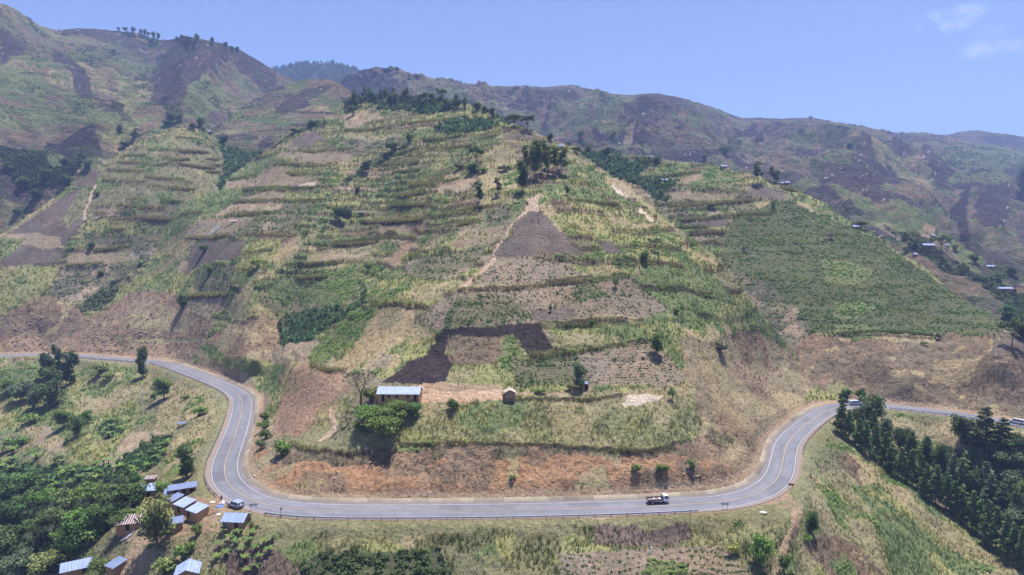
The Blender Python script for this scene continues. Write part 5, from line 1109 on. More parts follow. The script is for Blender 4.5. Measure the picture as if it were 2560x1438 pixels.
def pine(seed, n=2000, base=.16, wd=.20):
    r = random.Random(seed); bl = []
    for i in range(26):
        t = (i + .5) / 26; z_ = base + t * (.97 - base); q = wd * (1 - t) ** .75 * r.uniform(.35, .9) + .01; a = i * 2.4 + r.uniform(-.5, .5)
        rr = wd * (.24 + .40 * (1 - t)); bl.append((math.cos(a) * q, math.sin(a) * q, z_, rr, rr, .035 + .022 * (1 - t)))
    segs = [((0, 0, -.06), (0, 0, .97), .017, .003)]
    return cloud_mesh('crown', bl, n, .036, seed, droop=.2), limb_mesh('trunk', segs)
def bushy(seed, n=700):
    r = random.Random(seed); bl = [(r.uniform(-.25, .25), r.uniform(-.25, .25), r.uniform(.35, .72), r.uniform(.2, .32), r.uniform(.2, .32), r.uniform(.18, .27)) for i in range(6)]
    segs = [((0, 0, -.1), (b[0] * .6, b[1] * .6, b[2]), .03, .012) for b in bl[:4]]
    return cloud_mesh('crown', bl, n, .095, seed), limb_mesh('stem', segs)
def bare(seed):
    r = random.Random(seed); segs = [((0, 0, -.05), (.02, 0, .3), .03, .024)]; tips = []
    def grow(p, d, L, rad, dep):
        q = (p[0] + d[0] * L, p[1] + d[1] * L, p[2] + d[2] * L); segs.append((p, q, rad, rad * .6))
        if dep == 0: tips.append(q); return
        for i in range(3 if dep > 1 else 2):
            e = [d[0] + r.uniform(-.6, .6), d[1] + r.uniform(-.6, .6), d[2] + r.uniform(-.15, .3)]; m_ = math.sqrt(sum(c * c for c in e)); grow(q, [c / m_ for c in e], L * .72, rad * .6, dep - 1)
    for i in range(4):
        a = i * 1.6; grow((.02, 0, .28), (math.cos(a) * .5, math.sin(a) * .5, .8), .22, .014, 3)
    return cloud_mesh('crown', [(*t, .05, .05, .04) for t in tips], 420, .035, seed), limb_mesh('trunk', segs, 5)
def banana_plant(seed):
    r = random.Random(seed); V_, C_ = [], []
    for i in range(8):
        a = i * 2.4 + r.uniform(-.3, .3); L = r.uniform(.5, .7); up0 = r.uniform(.7, 1.4); pts = []
        for k in range(6):
            t = k / 5; rr = L * (t * math.cos(up0 * .6) + .08 * t); z_ = .5 + L * (math.sin(up0) * t - .75 * t * t * (1.3 - up0 * .4)); wd = .095 * math.sin(math.pi * min(t * .9 + .12, 1)) + .004
            pts.append((rr, z_, wd))
        for k in range(5):
            (r0, z0, w0), (r1, z1, w1) = pts[k], pts[k + 1]; ca, sa = math.cos(a), math.sin(a)
            for sg in (-1, 1):
                V_ += [(r0 * ca, r0 * sa, z0), (r1 * ca, r1 * sa, z1), (r1 * ca - sg * w1 * sa, r1 * sa + sg * w1 * ca, z1 - w1 * .35), (r0 * ca - sg * w0 * sa, r0 * sa + sg * w0 * ca, z0 - w0 * .35)]
                g = r.uniform(.85, 1.2); C_ += [(g, g, g)] * 4
    cr = np_mesh('leaves', np.array(V_), np.arange(len(V_)).reshape(-1, 4), np.array(C_))
    return cr, limb_mesh('stem', [((0, 0, -.08), (0, 0, .28), .06, .05), ((0, 0, .28), (.01, 0, .56), .05, .03)])
mk('spread', [broad(s, .60, .30, 16, .05, 3400, .62) for s in (81, 82, 83)]); mk('broad', [broad(s) for s in (1, 2, 3, 4)]); mk('tallbroad', [broad(s, .26, .04, 14, .042, 2300, 1.0) for s in (11, 12, 13)])
mk('umbrella', [umbrella(s) for s in (21, 22, 23)]); mk('eucalyptus', [eucalypt(s) for s in (31, 32, 33, 34)]); mk('pine', [pine(s) for s in (41, 42, 43, 44)])
mk('bush', [bushy(s) for s in (51, 52, 53, 54)]); mk('bare', [bare(61), bare(62)]); mk('banana', [banana_plant(s) for s in (71, 72, 73)])
WIDTH = {'spread': 1.15, 'broad': .84, 'tallbroad': .52, 'umbrella': 1.25, 'eucalyptus': .34, 'pine': .42, 'bush': .9, 'bare': .8, 'banana': 1.0}
NAME = {'spread': 'broadleaf_tree', 'broad': 'broadleaf_tree', 'tallbroad': 'broadleaf_tree', 'umbrella': 'acacia_tree', 'eucalyptus': 'eucalyptus_tree', 'pine': 'pine_tree', 'bush': 'shrub', 'bare': 'bare_tree', 'banana': 'banana_plant'}
CAT = {'shrub': 'shrub', 'banana_plant': 'banana plant'}
GREEN = {'dark': (94, 120, 66), 'mid': (108, 138, 66), 'bright': (112, 138, 68), 'yellow': (152, 164, 80), 'olive': (124, 138, 78), 'blue': (102, 124, 90), 'deep': (80, 104, 62), 'grey': (118, 122, 92)}
nth = 0
def tree(kind, px, py, hpx, wpx, tone, label, group=None, surf=None):
    global nth
    nth += 1; S = SURF[surf] if surf else NEAR
    p = ground(px, py, S); h = hpx * p[1] / F * 1.04; wd = wpx * p[1] / F / WIDTH[kind]
    crown_me, trunk_me = TREES[kind][nth % len(TREES[kind])]
    root = empty(NAME[kind], p - np.array([0, 0, .12]), (nth * 2.399) % 6.28, (wd, wd, h))
    tag(root, label, CAT.get(NAME[kind], 'tree'), group)
    r = random.Random(nth * 13 + 5); c = mute(srgb(GREEN[tone])[None], .12)[0]; j = [r.uniform(.86, 1.16) for _ in range(2)]
    names = ('leaves', 'stem') if kind == 'banana' else ('crown', 'stem' if kind == 'bush' else 'trunk')
    o = link(names[0], crown_me, M_leaf, root); o.color = (c[0] * j[0] * j[1], c[1] * j[0], c[2] * j[0] * j[1], 1)
    b = link(names[1], trunk_me, M_palebark if kind == 'eucalyptus' else M_bark, root)
    return root
T = tree
# --- left of the road, above the village
T('tallbroad',118,952,86,48,'deep','tall dark tree, leftmost of the clump standing below the far left road')
T('tallbroad',145,938,80,24,'deep','slim dark tree rising behind the clump below the far left road')
T('tallbroad',174,962,90,44,'deep','tall dark tree, right-hand one of the clump below the far left road')
T('broad',128,978,66,54,'dark','rounder dark tree at the front foot of the clump by the far left road')
T('broad',152,972,48,34,'dark','low dark tree wedged between the tall ones below the far left road')
T('tallbroad',357,944,82,38,'deep','lone tall dark tree standing in front of the road at far left bend')
T('broad',410,1000,62,56,'mid','round green tree on the slope below the left road bend')
T('bush',386,1000,22,20,'mid','small shrub left of the round green tree below the road bend')
T('tallbroad',466,1195,92,58,'dark','dark leafy tree on the bank left of the road bend')
T('broad',130,1018,72,76,'deep','broad dark tree in the hollow under the far left road')
T('broad',52,1008,56,66,'blue','grey green tree at the left edge under the far road')
T('broad',88,1022,52,44,'blue','small grey green tree beside the broad dark tree in the hollow')
T('broad',22,985,44,50,'dark','dark tree cut by the left edge just below the road')
T('broad',190,1092,58,50,'dark','dark tree above the bare plot left of the village slope')
T('broad',158,1068,46,52,'dark','bushy tree in the hollow above the bare plot')
T('broad',215,1060,36,40,'mid','green bush tree right of the hollow on the left slope')
T('bush',76,1062,30,44,'mid','rounded green shrub above the bare brown plot at left')
T('bush',150,1160,26,30,'dark','dark shrub beside the bare plot on the left slope')
T('bush',40,1120,34,46,'bright','bright green shrub at the left edge beside the bare plot')
T('bush',250,935,28,40,'olive','olive shrub in the grass right of the dark roadside clump')
T('bush',268,950,22,30,'olive','low olive shrub below the far left road, right of its neighbour')
T('bush',500,1040,26,44,'mid','green shrub near the white marker post by the road bend')
T('bush',462,1000,16,20,'olive','little shrub on the grassy slope inside the left bend')
# --- village trees
T('broad',392,1372,138,112,'olive','big spreading tree between the village roofs')
T('broad',405,1240,42,48,'mid','small round tree between the blue roof and the timber shop')
T('bush',492,1338,36,30,'bright','bright round shrub below the long tin roofed shop')
T('bush',462,1396,50,52,'mid','leafy green shrub on the slope below the village')
T('bush',412,1440,50,64,'bright','bright green shrub at the bottom edge left of the hipped roof')
T('broad',250,1440,52,56,'olive','olive tree at the bottom edge between two tin roofs')
T('broad',180,1400,112,84,'dark','tall leafy tree above the large blue roof at lower left')
T('bush',240,1352,52,62,'mid','rounded green shrub at the left end of the rusty roof')
T('broad',120,1440,60,110,'olive','wide olive tree at the bottom left beside the large blue roof')
T('bush',335,1298,30,52,'bright','bright shrub behind the rusty striped roof')
T('broad',58,1440,70,90,'blue','grey green tree at the bottom left corner')
T('broad',14,1400,90,84,'dark','dark tree cut by the lower left edge')
T('broad',30,1330,80,88,'deep','deep green tree at the left edge above the corner')
grp = 'dark spreading trees in the wood left of the village'
spots = [(330,1268,72,80),(288,1290,88,104),(232,1292,92,110),(180,1300,86,104),(262,1330,80,84),(306,1332,60,58),(205,1345,84,96),(140,1345,86,100),(120,1290,76,92),(70,1300,80,90),(90,1370,84,92),(160,1385,70,70),(60,1240,70,76),(20,1265,76,80),(340,1218,40,44)]
words_ = ['beside the blue roof','nearest the blue roof, second from the right','third from the right in the back row','fourth from the right in the back row','just above the rusty striped roof','closest to the rusty roof end','in the middle of the front row','left of centre in the front row','with the bananas just above it','fifth along towards the left edge','above the bottom left corner wood','above the large blue roof','highest up at the left edge','against the left picture edge','small one above the blue roof corner']
for (a, b, c, d), wd_ in zip(spots, words_):
    T('umbrella' if d > 85 else 'broad', a, b, c, d, random.choice(['deep', 'dark', 'mid']), 'dark spreading tree in the village wood, ' + wd_, grp)
# --- the house on the nose
T('bare',902,1012,104,92,'grey','tall half bare tree at the left end of the long tin roofed house')
T('broad',925,1008,48,48,'olive','olive tree directly left of the long tin roofed house')
T('spread',952,1092,56,138,'bright','widest bright green flat-topped tree below the long house')
T('spread',918,1066,52,80,'bright','bright green tree at the left of the group below the house')
T('spread',988,1052,54,86,'bright','bright green tree nearest the long house wall')
T('broad',1036,1046,48,56,'dark','dark rounded tree at the right of the group below the house')
T('bush',1130,1030,38,34,'dark','dark shrub on the edge of the bare yard')
T('bush',905,1078,30,50,'mid','green shrub tucked under the bright trees at their left')
for a, b, c, d, l in [(662,1050,22,30,'topmost'),(657,1076,26,32,'second from the top'),(666,1096,26,34,'third from the top'),(652,1122,28,26,'lowest left')]: T('bush',a,b,c,d,'dark','dark shrub beside the road bend, %s of the little column' % l, 'shrubs beside the left bend')
T('bush',704,1140,42,50,'mid','large green shrub at the left shoulder of the orange cutting')
T('tallbroad',1448,976,74,44,'blue','slim grey green tree beside the little hut')
T('bush',1424,978,22,20,'olive','round shrub at the left foot of the slim tree by the hut')
T('bush',1350,985,18,28,'mid','green shrub at the lower edge of the field between sheds')
T('broad',1641,888,60,50,'mid','round green tree standing alone with its shadow on the bare field')
T('bush',1680,1002,36,18,'dark','narrow dark shrub above the tall grass at right')
T('bush',1590,1182,26,28,'bright','left of three green shrubs on the orange cutting')
T('bush',1657,1182,28,30,'bright','middle of three green shrubs on the orange cutting')
T('bush',1728,1174,28,24,'bright','right of three green shrubs on the orange cutting')
T('bush',1280,1200,16,18,'olive','small olive shrub on the middle of the orange cutting')
T('broad',1897,1412,84,70,'mid','leafy tree in the foreground left of the dirt track')
T('bush',1832,1388,38,34,'yellow','yellow green shrub left of the leafy foreground tree')
T('broad',2030,1336,62,42,'dark','dark small tree on the right side of the dirt track')
T('bush',2020,1360,26,24,'mid','low shrub at the foot of the dark tree by the track')
T('bush',1048,1436,26,20,'dark','dark shrub at the bottom edge near the middle')
T('bush',1960,1438,70,30,'bright','bright green shrub beside the lower dirt track')
# --- hillside singles
for k, a, b, c, d, tn, l in [
 ('tallbroad',1307,480,80,34,'deep','dark dense tree at the front left foot of the eucalyptus grove'),('eucalyptus',1197,518,64,30,'blue','slender tree standing alone left of the grove path'),('eucalyptus',1243,490,46,24,'grey','thin pale tree between the lone slender tree and the grove'),
 ('umbrella',1190,414,48,50,'deep','dark flat-topped tree with forked trunk on the upper ridge'),('broad',1182,434,26,44,'dark','dark bushy tree under the forked flat-topped tree'),('bush',1207,434,18,30,'bright','bright shrub right of the forked flat-topped tree'),('bush',1262,428,16,40,'olive','olive shrub row piece between the ridge tree and the grove'),('bush',1150,425,18,26,'grey','greyish shrub left of the forked flat-topped tree'),
 ('bush',1417,488,26,14,'dark','small dark tree in the green slope right of the grove'),('umbrella',1284,322,36,52,'deep','dark flat crowned tree on the ridge saddle, left of the pair'),('umbrella',1318,326,38,46,'deep','dark flat crowned tree on the ridge saddle, right of the pair'),
 ('umbrella',1637,630,36,44,'dark','flat crowned tree on the right shoulder of the hill'),('bush',1612,656,30,26,'dark','dark shrub below the flat crowned tree on the right shoulder'),('bush',1540,722,30,14,'dark','narrow shrub growing in the long grass hedge'),('bush',1376,780,20,10,'dark','tiny dark shrub in the middle of the crop field'),('bush',1480,812,16,18,'dark','tiny dark shrub on the hedge below the crop field'),('bush',1690,786,18,20,'dark','small shrub at the right end of the crop field'),
 ('broad',980,380,26,36,'deep','dark tree at the head of the left gully'),('broad',1022,356,22,24,'deep','dark tree right of the gully head tree'),('broad',915,432,30,30,'deep','dark tree lower down the left gully'),('broad',893,486,20,20,'dark','small tree at the gully bottom among bushes'),
 ('broad',850,556,44,40,'deep','dark twin crowned tree beside the small plank shelter'),('broad',872,542,26,30,'blue','grey green tree just right of the twin crowned tree'),('bush',510,632,24,28,'dark','dark shrub beside the smouldering fire on the brown field'),('bush',523,686,24,24,'dark','dark round shrub in the crops below the burning field'),('broad',640,672,30,28,'yellow','yellow green tree on the terraces right of the burning field'),
 ('broad',455,770,36,34,'dark','dark tree with its shadow above the left road cutting'),('umbrella',752,662,24,22,'blue','little flat tree at the left end of the pink field'),('bush',922,676,22,28,'bright','bright green shrub at the right end of the pink field hedge'),('bare',1012,680,30,22,'grey','bare crooked small tree on the edge of the crop field'),('bare',1507,532,24,14,'grey','leafless dead tree on the grassy right slope'),
 ('bush',230,620,18,20,'dark','dark shrub on the lower terraces of the left spur'),('bush',252,690,14,18,'dark','dark shrub on the lowest terrace of the left spur'),('bush',240,492,14,16,'dark','dark shrub beside the footpath on the left spur'),('broad',500,320,26,24,'deep','dark tree on top of the left spur by the white roof'),('broad',480,324,16,26,'dark','low dark tree left of the spur top tree'),('broad',560,355,22,28,'deep','dark tree above the banana filled hollow'),
 ('pine',1933,528,26,14,'dark','small conical tree at the top of the big green field'),('eucalyptus',1893,458,54,26,'dark','tall slim tree on the right spur skyline'),('eucalyptus',1926,446,36,18,'grey','thin open tree on the spur right of the tall slim one'),('broad',1939,450,32,26,'blue','rounded tree at the right of the spur skyline trees'),('broad',1640,408,14,26,'deep','dark low tree beside the small hut on the spur ridge'),
 ('broad',1517,392,24,30,'deep','dark tree above the banana gully at right'),('bush',1440,380,16,22,'dark','dark shrub right of the white roofed hut near the grove'),('umbrella',2530,868,76,70,'deep','flat crowned dark tree at the right edge above the cutting'),('broad',2558,775,52,54,'deep','dark tree cut by the right edge above the flat crowned one'),('bush',2345,850,20,16,'dark','dark shrub on the top edge of the right cutting'),
 ('bush',2310,864,14,14,'mid','small green shrub hanging on the right cutting'),('bush',1860,630,16,12,'dark','small dark shrub low in the big green field'),('bush',2077,600,22,16,'grey','thin greyish shrub in the upper big green field'),
 ('bush',2150,570,20,38,'dark','dark shrub clump right of the spur hut'),('bush',1780,520,14,20,'dark','shrub on the upper spur terraces'),('bush',1800,880,30,40,'grey','grey leafless scrub bush on the steep right flank'),('bush',740,320,12,30,'dark','dark bush clump on the rim above the terraces'),('bush',780,316,16,36,'dark','dark bush clump right of its neighbour on the terrace rim')]:
    T(k, a, b, c, d, tn, l)
grp = 'eucalyptus trees of the ridge grove'
for (a, b, c, d), l in zip([(1327,456,92,36),(1336,448,98,38),(1345,452,92,34),(1356,436,84,34),(1318,446,84,34),(1372,428,66,32),(1385,438,74,34),(1394,430,64,30),(1404,438,70,34),(1365,446,80,26)],
  ['front one of the left clump','tallest of the left clump','third in the left clump','at the right side of the left clump','leftmost of the left clump','first of the right clump','second of the right clump','back one of the right clump','rightmost of all','standing in the gap between the clumps']):
    T('eucalyptus', a, b, c, d, 'olive', 'pale trunked eucalyptus in the ridge grove, ' + l, grp)
grp = 'trees of the hilltop wood'
r_ = random.Random(5); hill = []
for i in range(30):
    t = i / 29; px = 872 + 285 * t + r_.uniform(-5, 5); top = curve([(870, 262), (900, 245), (960, 240), (1050, 250), (1150, 262)], px); hill.append((px, top + r_.uniform(3, 22), r_.uniform(22, 38) * (1.1 if px < 1030 else .75)))
hill.sort(key=lambda q: q[0]); ORD = ['first', 'second', 'third', 'fourth', 'fifth', 'sixth', 'seventh', 'eighth', 'ninth', 'tenth', 'eleventh', 'twelfth', 'thirteenth', 'fourteenth', 'fifteenth', 'sixteenth', 'seventeenth', 'eighteenth', 'nineteenth', 'twentieth', 'twenty-first', 'twenty-second', 'twenty-third', 'twenty-fourth', 'twenty-fifth', 'twenty-sixth', 'twenty-seventh', 'twenty-eighth', 'twenty-ninth', 'thirtieth', 'thirty-first', 'thirty-second', 'thirty-third', 'thirty-fourth', 'thirty-fifth', 'thirty-sixth', 'thirty-seventh', 'thirty-eighth', 'thirty-ninth', 'fortieth', 'forty-first', 'forty-second', 'forty-third', 'forty-fourth', 'forty-fifth', 'forty-sixth', 'forty-seventh', 'forty-eighth']
for i, (a, b, c) in enumerate(hill): T('pine' if a < 1010 and i % 3 else 'broad', a, b, c, c * .62, 'dark' if i % 2 else 'blue', 'tree in the wood on the central hilltop, %s from the left' % ORD[i], grp)
T('umbrella',1105,256,34,34,'deep','dark ragged tree standing tallest on the hilltop right of the wood')
T('umbrella',1066,266,34,48,'deep','broad dark tree at the right end of the hilltop wood'); T('broad',1143,272,26,26,'deep','round dark tree at the right hand end of the hilltop bananas')
T('broad',1195,276,20,32,'dark','dark tree where the hilltop starts to fall right'); T('broad',1212,280,16,22,'dark','smaller dark tree just right of the one on the falling ridge'); T('broad',1230,292,22,22,'deep','round dark tree last on the falling ridge'); T('broad',880,290,30,22,'dark','lone round tree at the left end below the hilltop wood')
T('broad',1470,380,18,24,'dark','dark tree on the ridge beyond the grove'); T('broad',1375,350,16,22,'dark','dark tree beside the brown field on the ridge crest')
# --- the pine plantation on the right
rows_ = [('front row', [(2103,1088,98,44)] + [(2103 + 452 * t, 1088 + 332 * t ** 1.02, 84 + 26 * t, 36 + 10 * t) for t in [k / 21 for k in range(1, 22)]]),
         ('back row', [(2150 + 420 * t, 1078 + 262 * t, 70 + 34 * t, 38 + 12 * t) for t in [k / 13 for k in range(14)]]),
         ('third row', [(2215 + 350 * t, 1092 + 195 * t, 54 + 36 * t, 40 + 10 * t) for t in [k / 7 for k in range(8)]])]
for rn, lst in rows_:
    for i, (a, b, c, d) in enumerate(lst):
        a += r_.uniform(-5, 5); b += r_.uniform(-4, 4); k = 'pine' if rn == 'front row' or i % 3 else 'broad'
        T(k, a, b, c * r_.uniform(.88, 1.12), d, 'dark' if rn == 'front row' else random.choice(['deep', 'blue', 'dark']), 'plantation tree right of the bend, %s in the %s from the road' % (ORD[i], rn), 'trees of the plantation on the right')
T('broad',2178,1062,78,76,'deep','big rounded tree at the head of the plantation by the road')
T('tallbroad',2113,1004,40,42,'dark','dark tree behind the road bend, left of the pair'); T('broad',2154,1004,34,32,'deep','dark tree behind the road bend, right of the pair'); T('bush',2192,1008,20,34,'mid','green shrub behind the plantation at the road edge')
for a, b, c, d, k, l in [(2402,1106,72,62,'broad','left'),(2428,1126,74,44,'pine','second'),(2461,1130,116,72,'pine','tallest'),(2506,1126,84,66,'pine','fourth'),(2545,1140,60,60,'broad','fifth, at the edge'),(2424,1156,44,38,'broad','low grey front')]:
    T(k, a, b, c, d, 'deep' if l != 'low grey front' else 'blue', 'dark tree of the roadside group under the far right road, %s one' % l)
grp = 'trees in the wooded slope at the right edge'
for i, (a, b, c, d) in enumerate([(2520,1178,60,64),(2555,1190,74,70),(2490,1170,46,46),(2535,1232,70,66),(2500,1225,52,52),(2558,1270,80,72),(2515,1290,66,60),(2470,1262,50,54),(2540,1330,74,66),(2440,1225,40,44)]):
    T('broad', a, b, c, d, random.choice(['dark', 'deep', 'blue']), 'dark bushy tree on the right-edge slope beyond the plantation, %s from its top' % ORD[sorted(range(10), key=lambda q: [1178,1190,1170,1232,1225,1270,1290,1262,1330,1225][q] + q * .01).index(i)], grp)
# --- skyline trees on the far ridges
sk = [(296,76,10,8),(313,79,14,12),(332,82,17,13),(352,86,14,12),(362,87,16,11),(371,90,13,9),(385,95,18,13),(397,100,20,13)]
for i, (a, b, c, d) in enumerate(sk): T('broad' if i else 'bush', a, b + 2, c, d, 'deep', 'far skyline tree on the upper left ridge, %s from the left' % ORD[i], 'trees on the far left skyline', 'left')
for i, (a, b, c, d) in enumerate([(443,106,16,10),(455,100,16,11),(491,99,16,16),(530,110,18,14),(564,116,13,14),(580,128,16,11),(594,126,11,13)]): T('broad', a, b + 2, c, d, 'deep', 'far tree on the rounded dark peak at upper left, %s from the left' % ORD[i], 'trees on the dark peak', 'left')
for a, b, c, d, l in [(938,184,9,16,'left one of the bush pair by the pale quarry'),(965,181,11,34,'broad bush clump on the far ridge top'),(992,181,17,13,'single tall tree on the far ridge top'),(1024,195,13,8,'narrow tree right of the ridge top one'),(1040,194,9,24,'low tree line right of the narrow one'),(2026,298,10,8,'only tree on the long right skyline'),(2255,333,6,8,'tiny tree on the right skyline near the edge')]: T('broad', a, b + 2, c, d, 'deep', 'far tree, ' + l, None, 'right')
T('eucalyptus',340,356,36,14,'dark','tall thin palm-like tree in the left valley','trees in the left valley','left')
for i, (a, b, c, d) in enumerate([(430,310,30,34),(448,306,20,24),(415,316,16,22),(300,330,20,18),(160,420,26,30),(220,425,26,26),(120,450,30,36),(60,470,30,34),(170,470,34,38),(240,455,30,30),(90,500,30,36),(20,430,26,30),(200,395,14,16),(70,560,24,30),(45,540,20,24),(335,345,16,26),(312,368,14,24)]):
    T('broad', a, b, c, d, 'dark' if i % 2 else 'deep', 'distant dark tree in the left valley, %s listed from its top' % ORD[sorted(range(17), key=lambda q: [310,306,316,330,420,425,450,470,470,455,500,430,395,560,540,345,368][q] + q * .01).index(i)], 'trees in the left valley', 'left')
for a, b, c, d, k, l in [(2276,618,42,48,'umbrella','flat dark tree left of the far homestead'),(2352,630,44,62,'umbrella','big spreading tree over the far homestead'),(2436,660,28,28,'broad','rounded tree right of the far homestead'),(2386,628,18,18,'broad','little tree close right of the spreading homestead tree'),(2530,690,24,34,'broad','tree beside the far right white house'),(2500,700,20,30,'broad','lower tree by the far right white house'),(2556,490,70,44,'broad','dark tree mass at the right edge high up'),(1530,372,46,22,'eucalyptus','slim open tree standing before the far slope'),(1606,380,32,30,'umbrella','open crowned tree before the pale far field'),(1452,352,30,22,'broad','hazy tree below the far ridge, behind the grove'),(1814,388,26,36,'broad','hazy trees above the small far hill'),(2125,372,18,26,'broad','dark tree on the far pointed ridge'),(1760,400,14,20,'broad','dark tree at the foot of the small far hill'),(2370,600,12,14,'broad','tiny tree above the homestead path'),(2515,800,40,50,'broad','dark tree in the bananas at far right'),(2548,830,50,56,'broad','dark tree at right edge behind the yellow strip')]:
    T(k, a, b, c, d, 'dark', l, None, 'right')
# --- banana plants near the village and by the left bend
grp = 'banana plants growing on the slopes'
bp = [(548,1370),(566,1392),(590,1364),(604,1382),(622,1360),(640,1378),(576,1352),(612,1404),(618,1436),(660,1362),(672,1384),(650,1402),(560,1336),(680,1352),(630,1342),(595,1340),(540,1402),(640,1425),
      (352,1148),(366,1158),(340,1166),(380,1140),(395,1132),(405,1120),(414,1136),(390,1152),(372,1172),(330,1178),(420,1112),(300,1150),(284,1142),(274,1094),(280,1075),(290,1100),(265,1082),(286,1060),(300,1080),(270,1062)]
where_ = [(lambda a, b: 'below the single tin roofed house') if q[1] > 1300 else (lambda a, b: 'on the slope left of the road bend') for q in bp]
cnt = {}
for q, wf in sorted(zip(bp, where_), key=lambda t: t[0][0]):
    s_ = wf(*q); cnt[s_] = cnt.get(s_, 0) + 1
    T('banana', q[0], q[1], 26 if q[1] > 1300 else 22, 30 if q[1] > 1300 else 24, 'dark' if q[0] % 3 else 'mid', 'banana plant %s, %s from the left' % (s_, ORD[cnt[s_] - 1]), grp)
grp = 'banana plants of the lower left grove'; lst = []
r2 = random.Random(9)
while len(lst) < 44:
    a, b = r2.uniform(0, 340), r2.uniform(1130, 1225)
    if inpoly(np.array([a]), np.array([b]), [(0, 1130), (150, 1150), (330, 1165), (345, 1195), (200, 1210), (120, 1250), (0, 1250)])[0] and all(math.hypot(a - c, b - d) > 12 for c, d in lst): lst.append((a, b))
for i, (a, b) in enumerate(sorted(lst)): T('banana', a, b, 26, 30, 'dark' if i % 3 else 'mid', 'banana plant in the grove at the left edge above the wood, %s from the left' % ORD[i], grp)
# ================================================================ BUILDINGS
def tin_mat(name, c, rust=0.0, stripes=None):
    m = bpy.data.materials.new(name); m.use_nodes = True; nt = m.node_tree; nn, ll = nt.nodes, nt.links
    bs = nn['Principled BSDF']; bs.inputs['Roughness'].default_value = .75; bs.inputs['Specular IOR Level'].default_value = .15
    tcd = nn.new('ShaderNodeTexCoord'); mp = nn.new('ShaderNodeMapping'); mp.inputs['Scale'].default_value = (2.2, .5, 1); ll.new(tcd.outputs['Object'], mp.inputs[0])
    n1 = nn.new('ShaderNodeTexNoise'); n1.inputs['Scale'].default_value = 1.1; n1.inputs['Detail'].default_value = 4; ll.new(mp.outputs[0], n1.inputs['Vector'])
    rp = nn.new('ShaderNodeValToRGB'); cc = srgb(c); dark = cc * .78
    rp.color_ramp.elements[0].position = .35; rp.color_ramp.elements[0].color = (*dark, 1); rp.color_ramp.elements[1].position = .6; rp.color_ramp.elements[1].color = (*cc, 1)
    if rust > 0:
        e = rp.color_ramp.elements.new(.66); e.color = (*cc, 1); e = rp.color_ramp.elements.new(.70); e.color = (*srgb((120, 96, 88)), 1)
    ll.new(n1.outputs['Fac'], rp.inputs[0]); out = rp.outputs[0]
    # sheet joints
    wv_ = nn.new('ShaderNodeTexWave'); wv_.inputs['Scale'].default_value = .42 if not stripes else .55; wv_.inputs['Distortion'].default_value = .3; ll.new(tcd.outputs['Object'], wv_.inputs['Vector'])
    r2 = nn.new('ShaderNodeMapRange'); r2.inputs[1].default_value = .0; r2.inputs[2].default_value = .12 if not stripes else .5; r2.inputs[3].default_value = .72; r2.inputs[4].default_value = 1
    ll.new(wv_.outputs['Fac'], r2.inputs[0])
    if stripes:
        mx = nn.new('ShaderNodeMixRGB'); st = nn.new('ShaderNodeMath'); st.operation = 'GREATER_THAN'; st.inputs[1].default_value = .86; ll.new(wv_.outputs['Fac'], st.inputs[0]); ll.new(st.outputs[0], mx.inputs[0])
        ll.new(out, mx.inputs[1]); mx.inputs[2].default_value = (*srgb(stripes), 1); ll.new(mx.outputs[0], bs.inputs['Base Color'])
    else:
        vm = nn.new('ShaderNodeVectorMath'); vm.operation = 'SCALE'; ll.new(out, vm.inputs[0]); ll.new(r2.outputs[0], vm.inputs['Scale']); ll.new(vm.outputs[0], bs.inputs['Base Color'])
    return m
M_tin = tin_mat('corrugated_tin', (150, 164, 200)); M_tinr = tin_mat('corrugated_tin_rust_streaked', (168, 180, 210), 1); M_rust = tin_mat('rusty_sheets', (116, 92, 92), 0, (205, 198, 200))
M_tinb = tin_mat('dull_tin', (120, 132, 164)); M_brick = simple_mat('mud_brick', (176, 134, 92), .95, (3.0, .18)); M_mud = simple_mat('mud_wall', (146, 112, 84), .95, (2.0, .2)); M_wood = simple_mat('weathered_timber', (128, 98, 78), .9, (3.0, .25))
M_dark = simple_mat('dark_opening', (34, 30, 30), .9); M_frame = simple_mat('window_frame_paint', (86, 92, 110), .6); M_plank = simple_mat('bleached_planks', (176, 160, 146), .85, (3.0, .2))
def roof_sheet(mb, x0, x1, ya, za, yb, zb, th=.04, wave=.38, amp=.045):
    """corrugated sheet from edge (ya,za) to edge (yb,zb)"""
    n = max(4, int((x1 - x0) / wave * 2)); xs = np.linspace(x0, x1, n + 1); k = len(mb.v)
    for i, xx in enumerate(xs):
        d = amp * (1 if i % 2 else -1)
        for yy, zz in ((ya, za), (yb, zb)): mb.v.append((xx, yy, zz + d + th)); mb.v.append((xx, yy, zz + d))
    for i in range(n):
        a = k + i * 4; b = a + 4; mb.f += [(a, b, b + 2, a + 2), (a + 1, a + 3, b + 3, b + 1), (a, a + 1, b + 1, b), (a + 2, b + 2, b + 3, a + 3)]
    a = k; mb.f.append((a, a + 2, a + 3, a + 1)); a = k + n * 4; mb.f.append((a, a + 1, a + 3, a + 2))
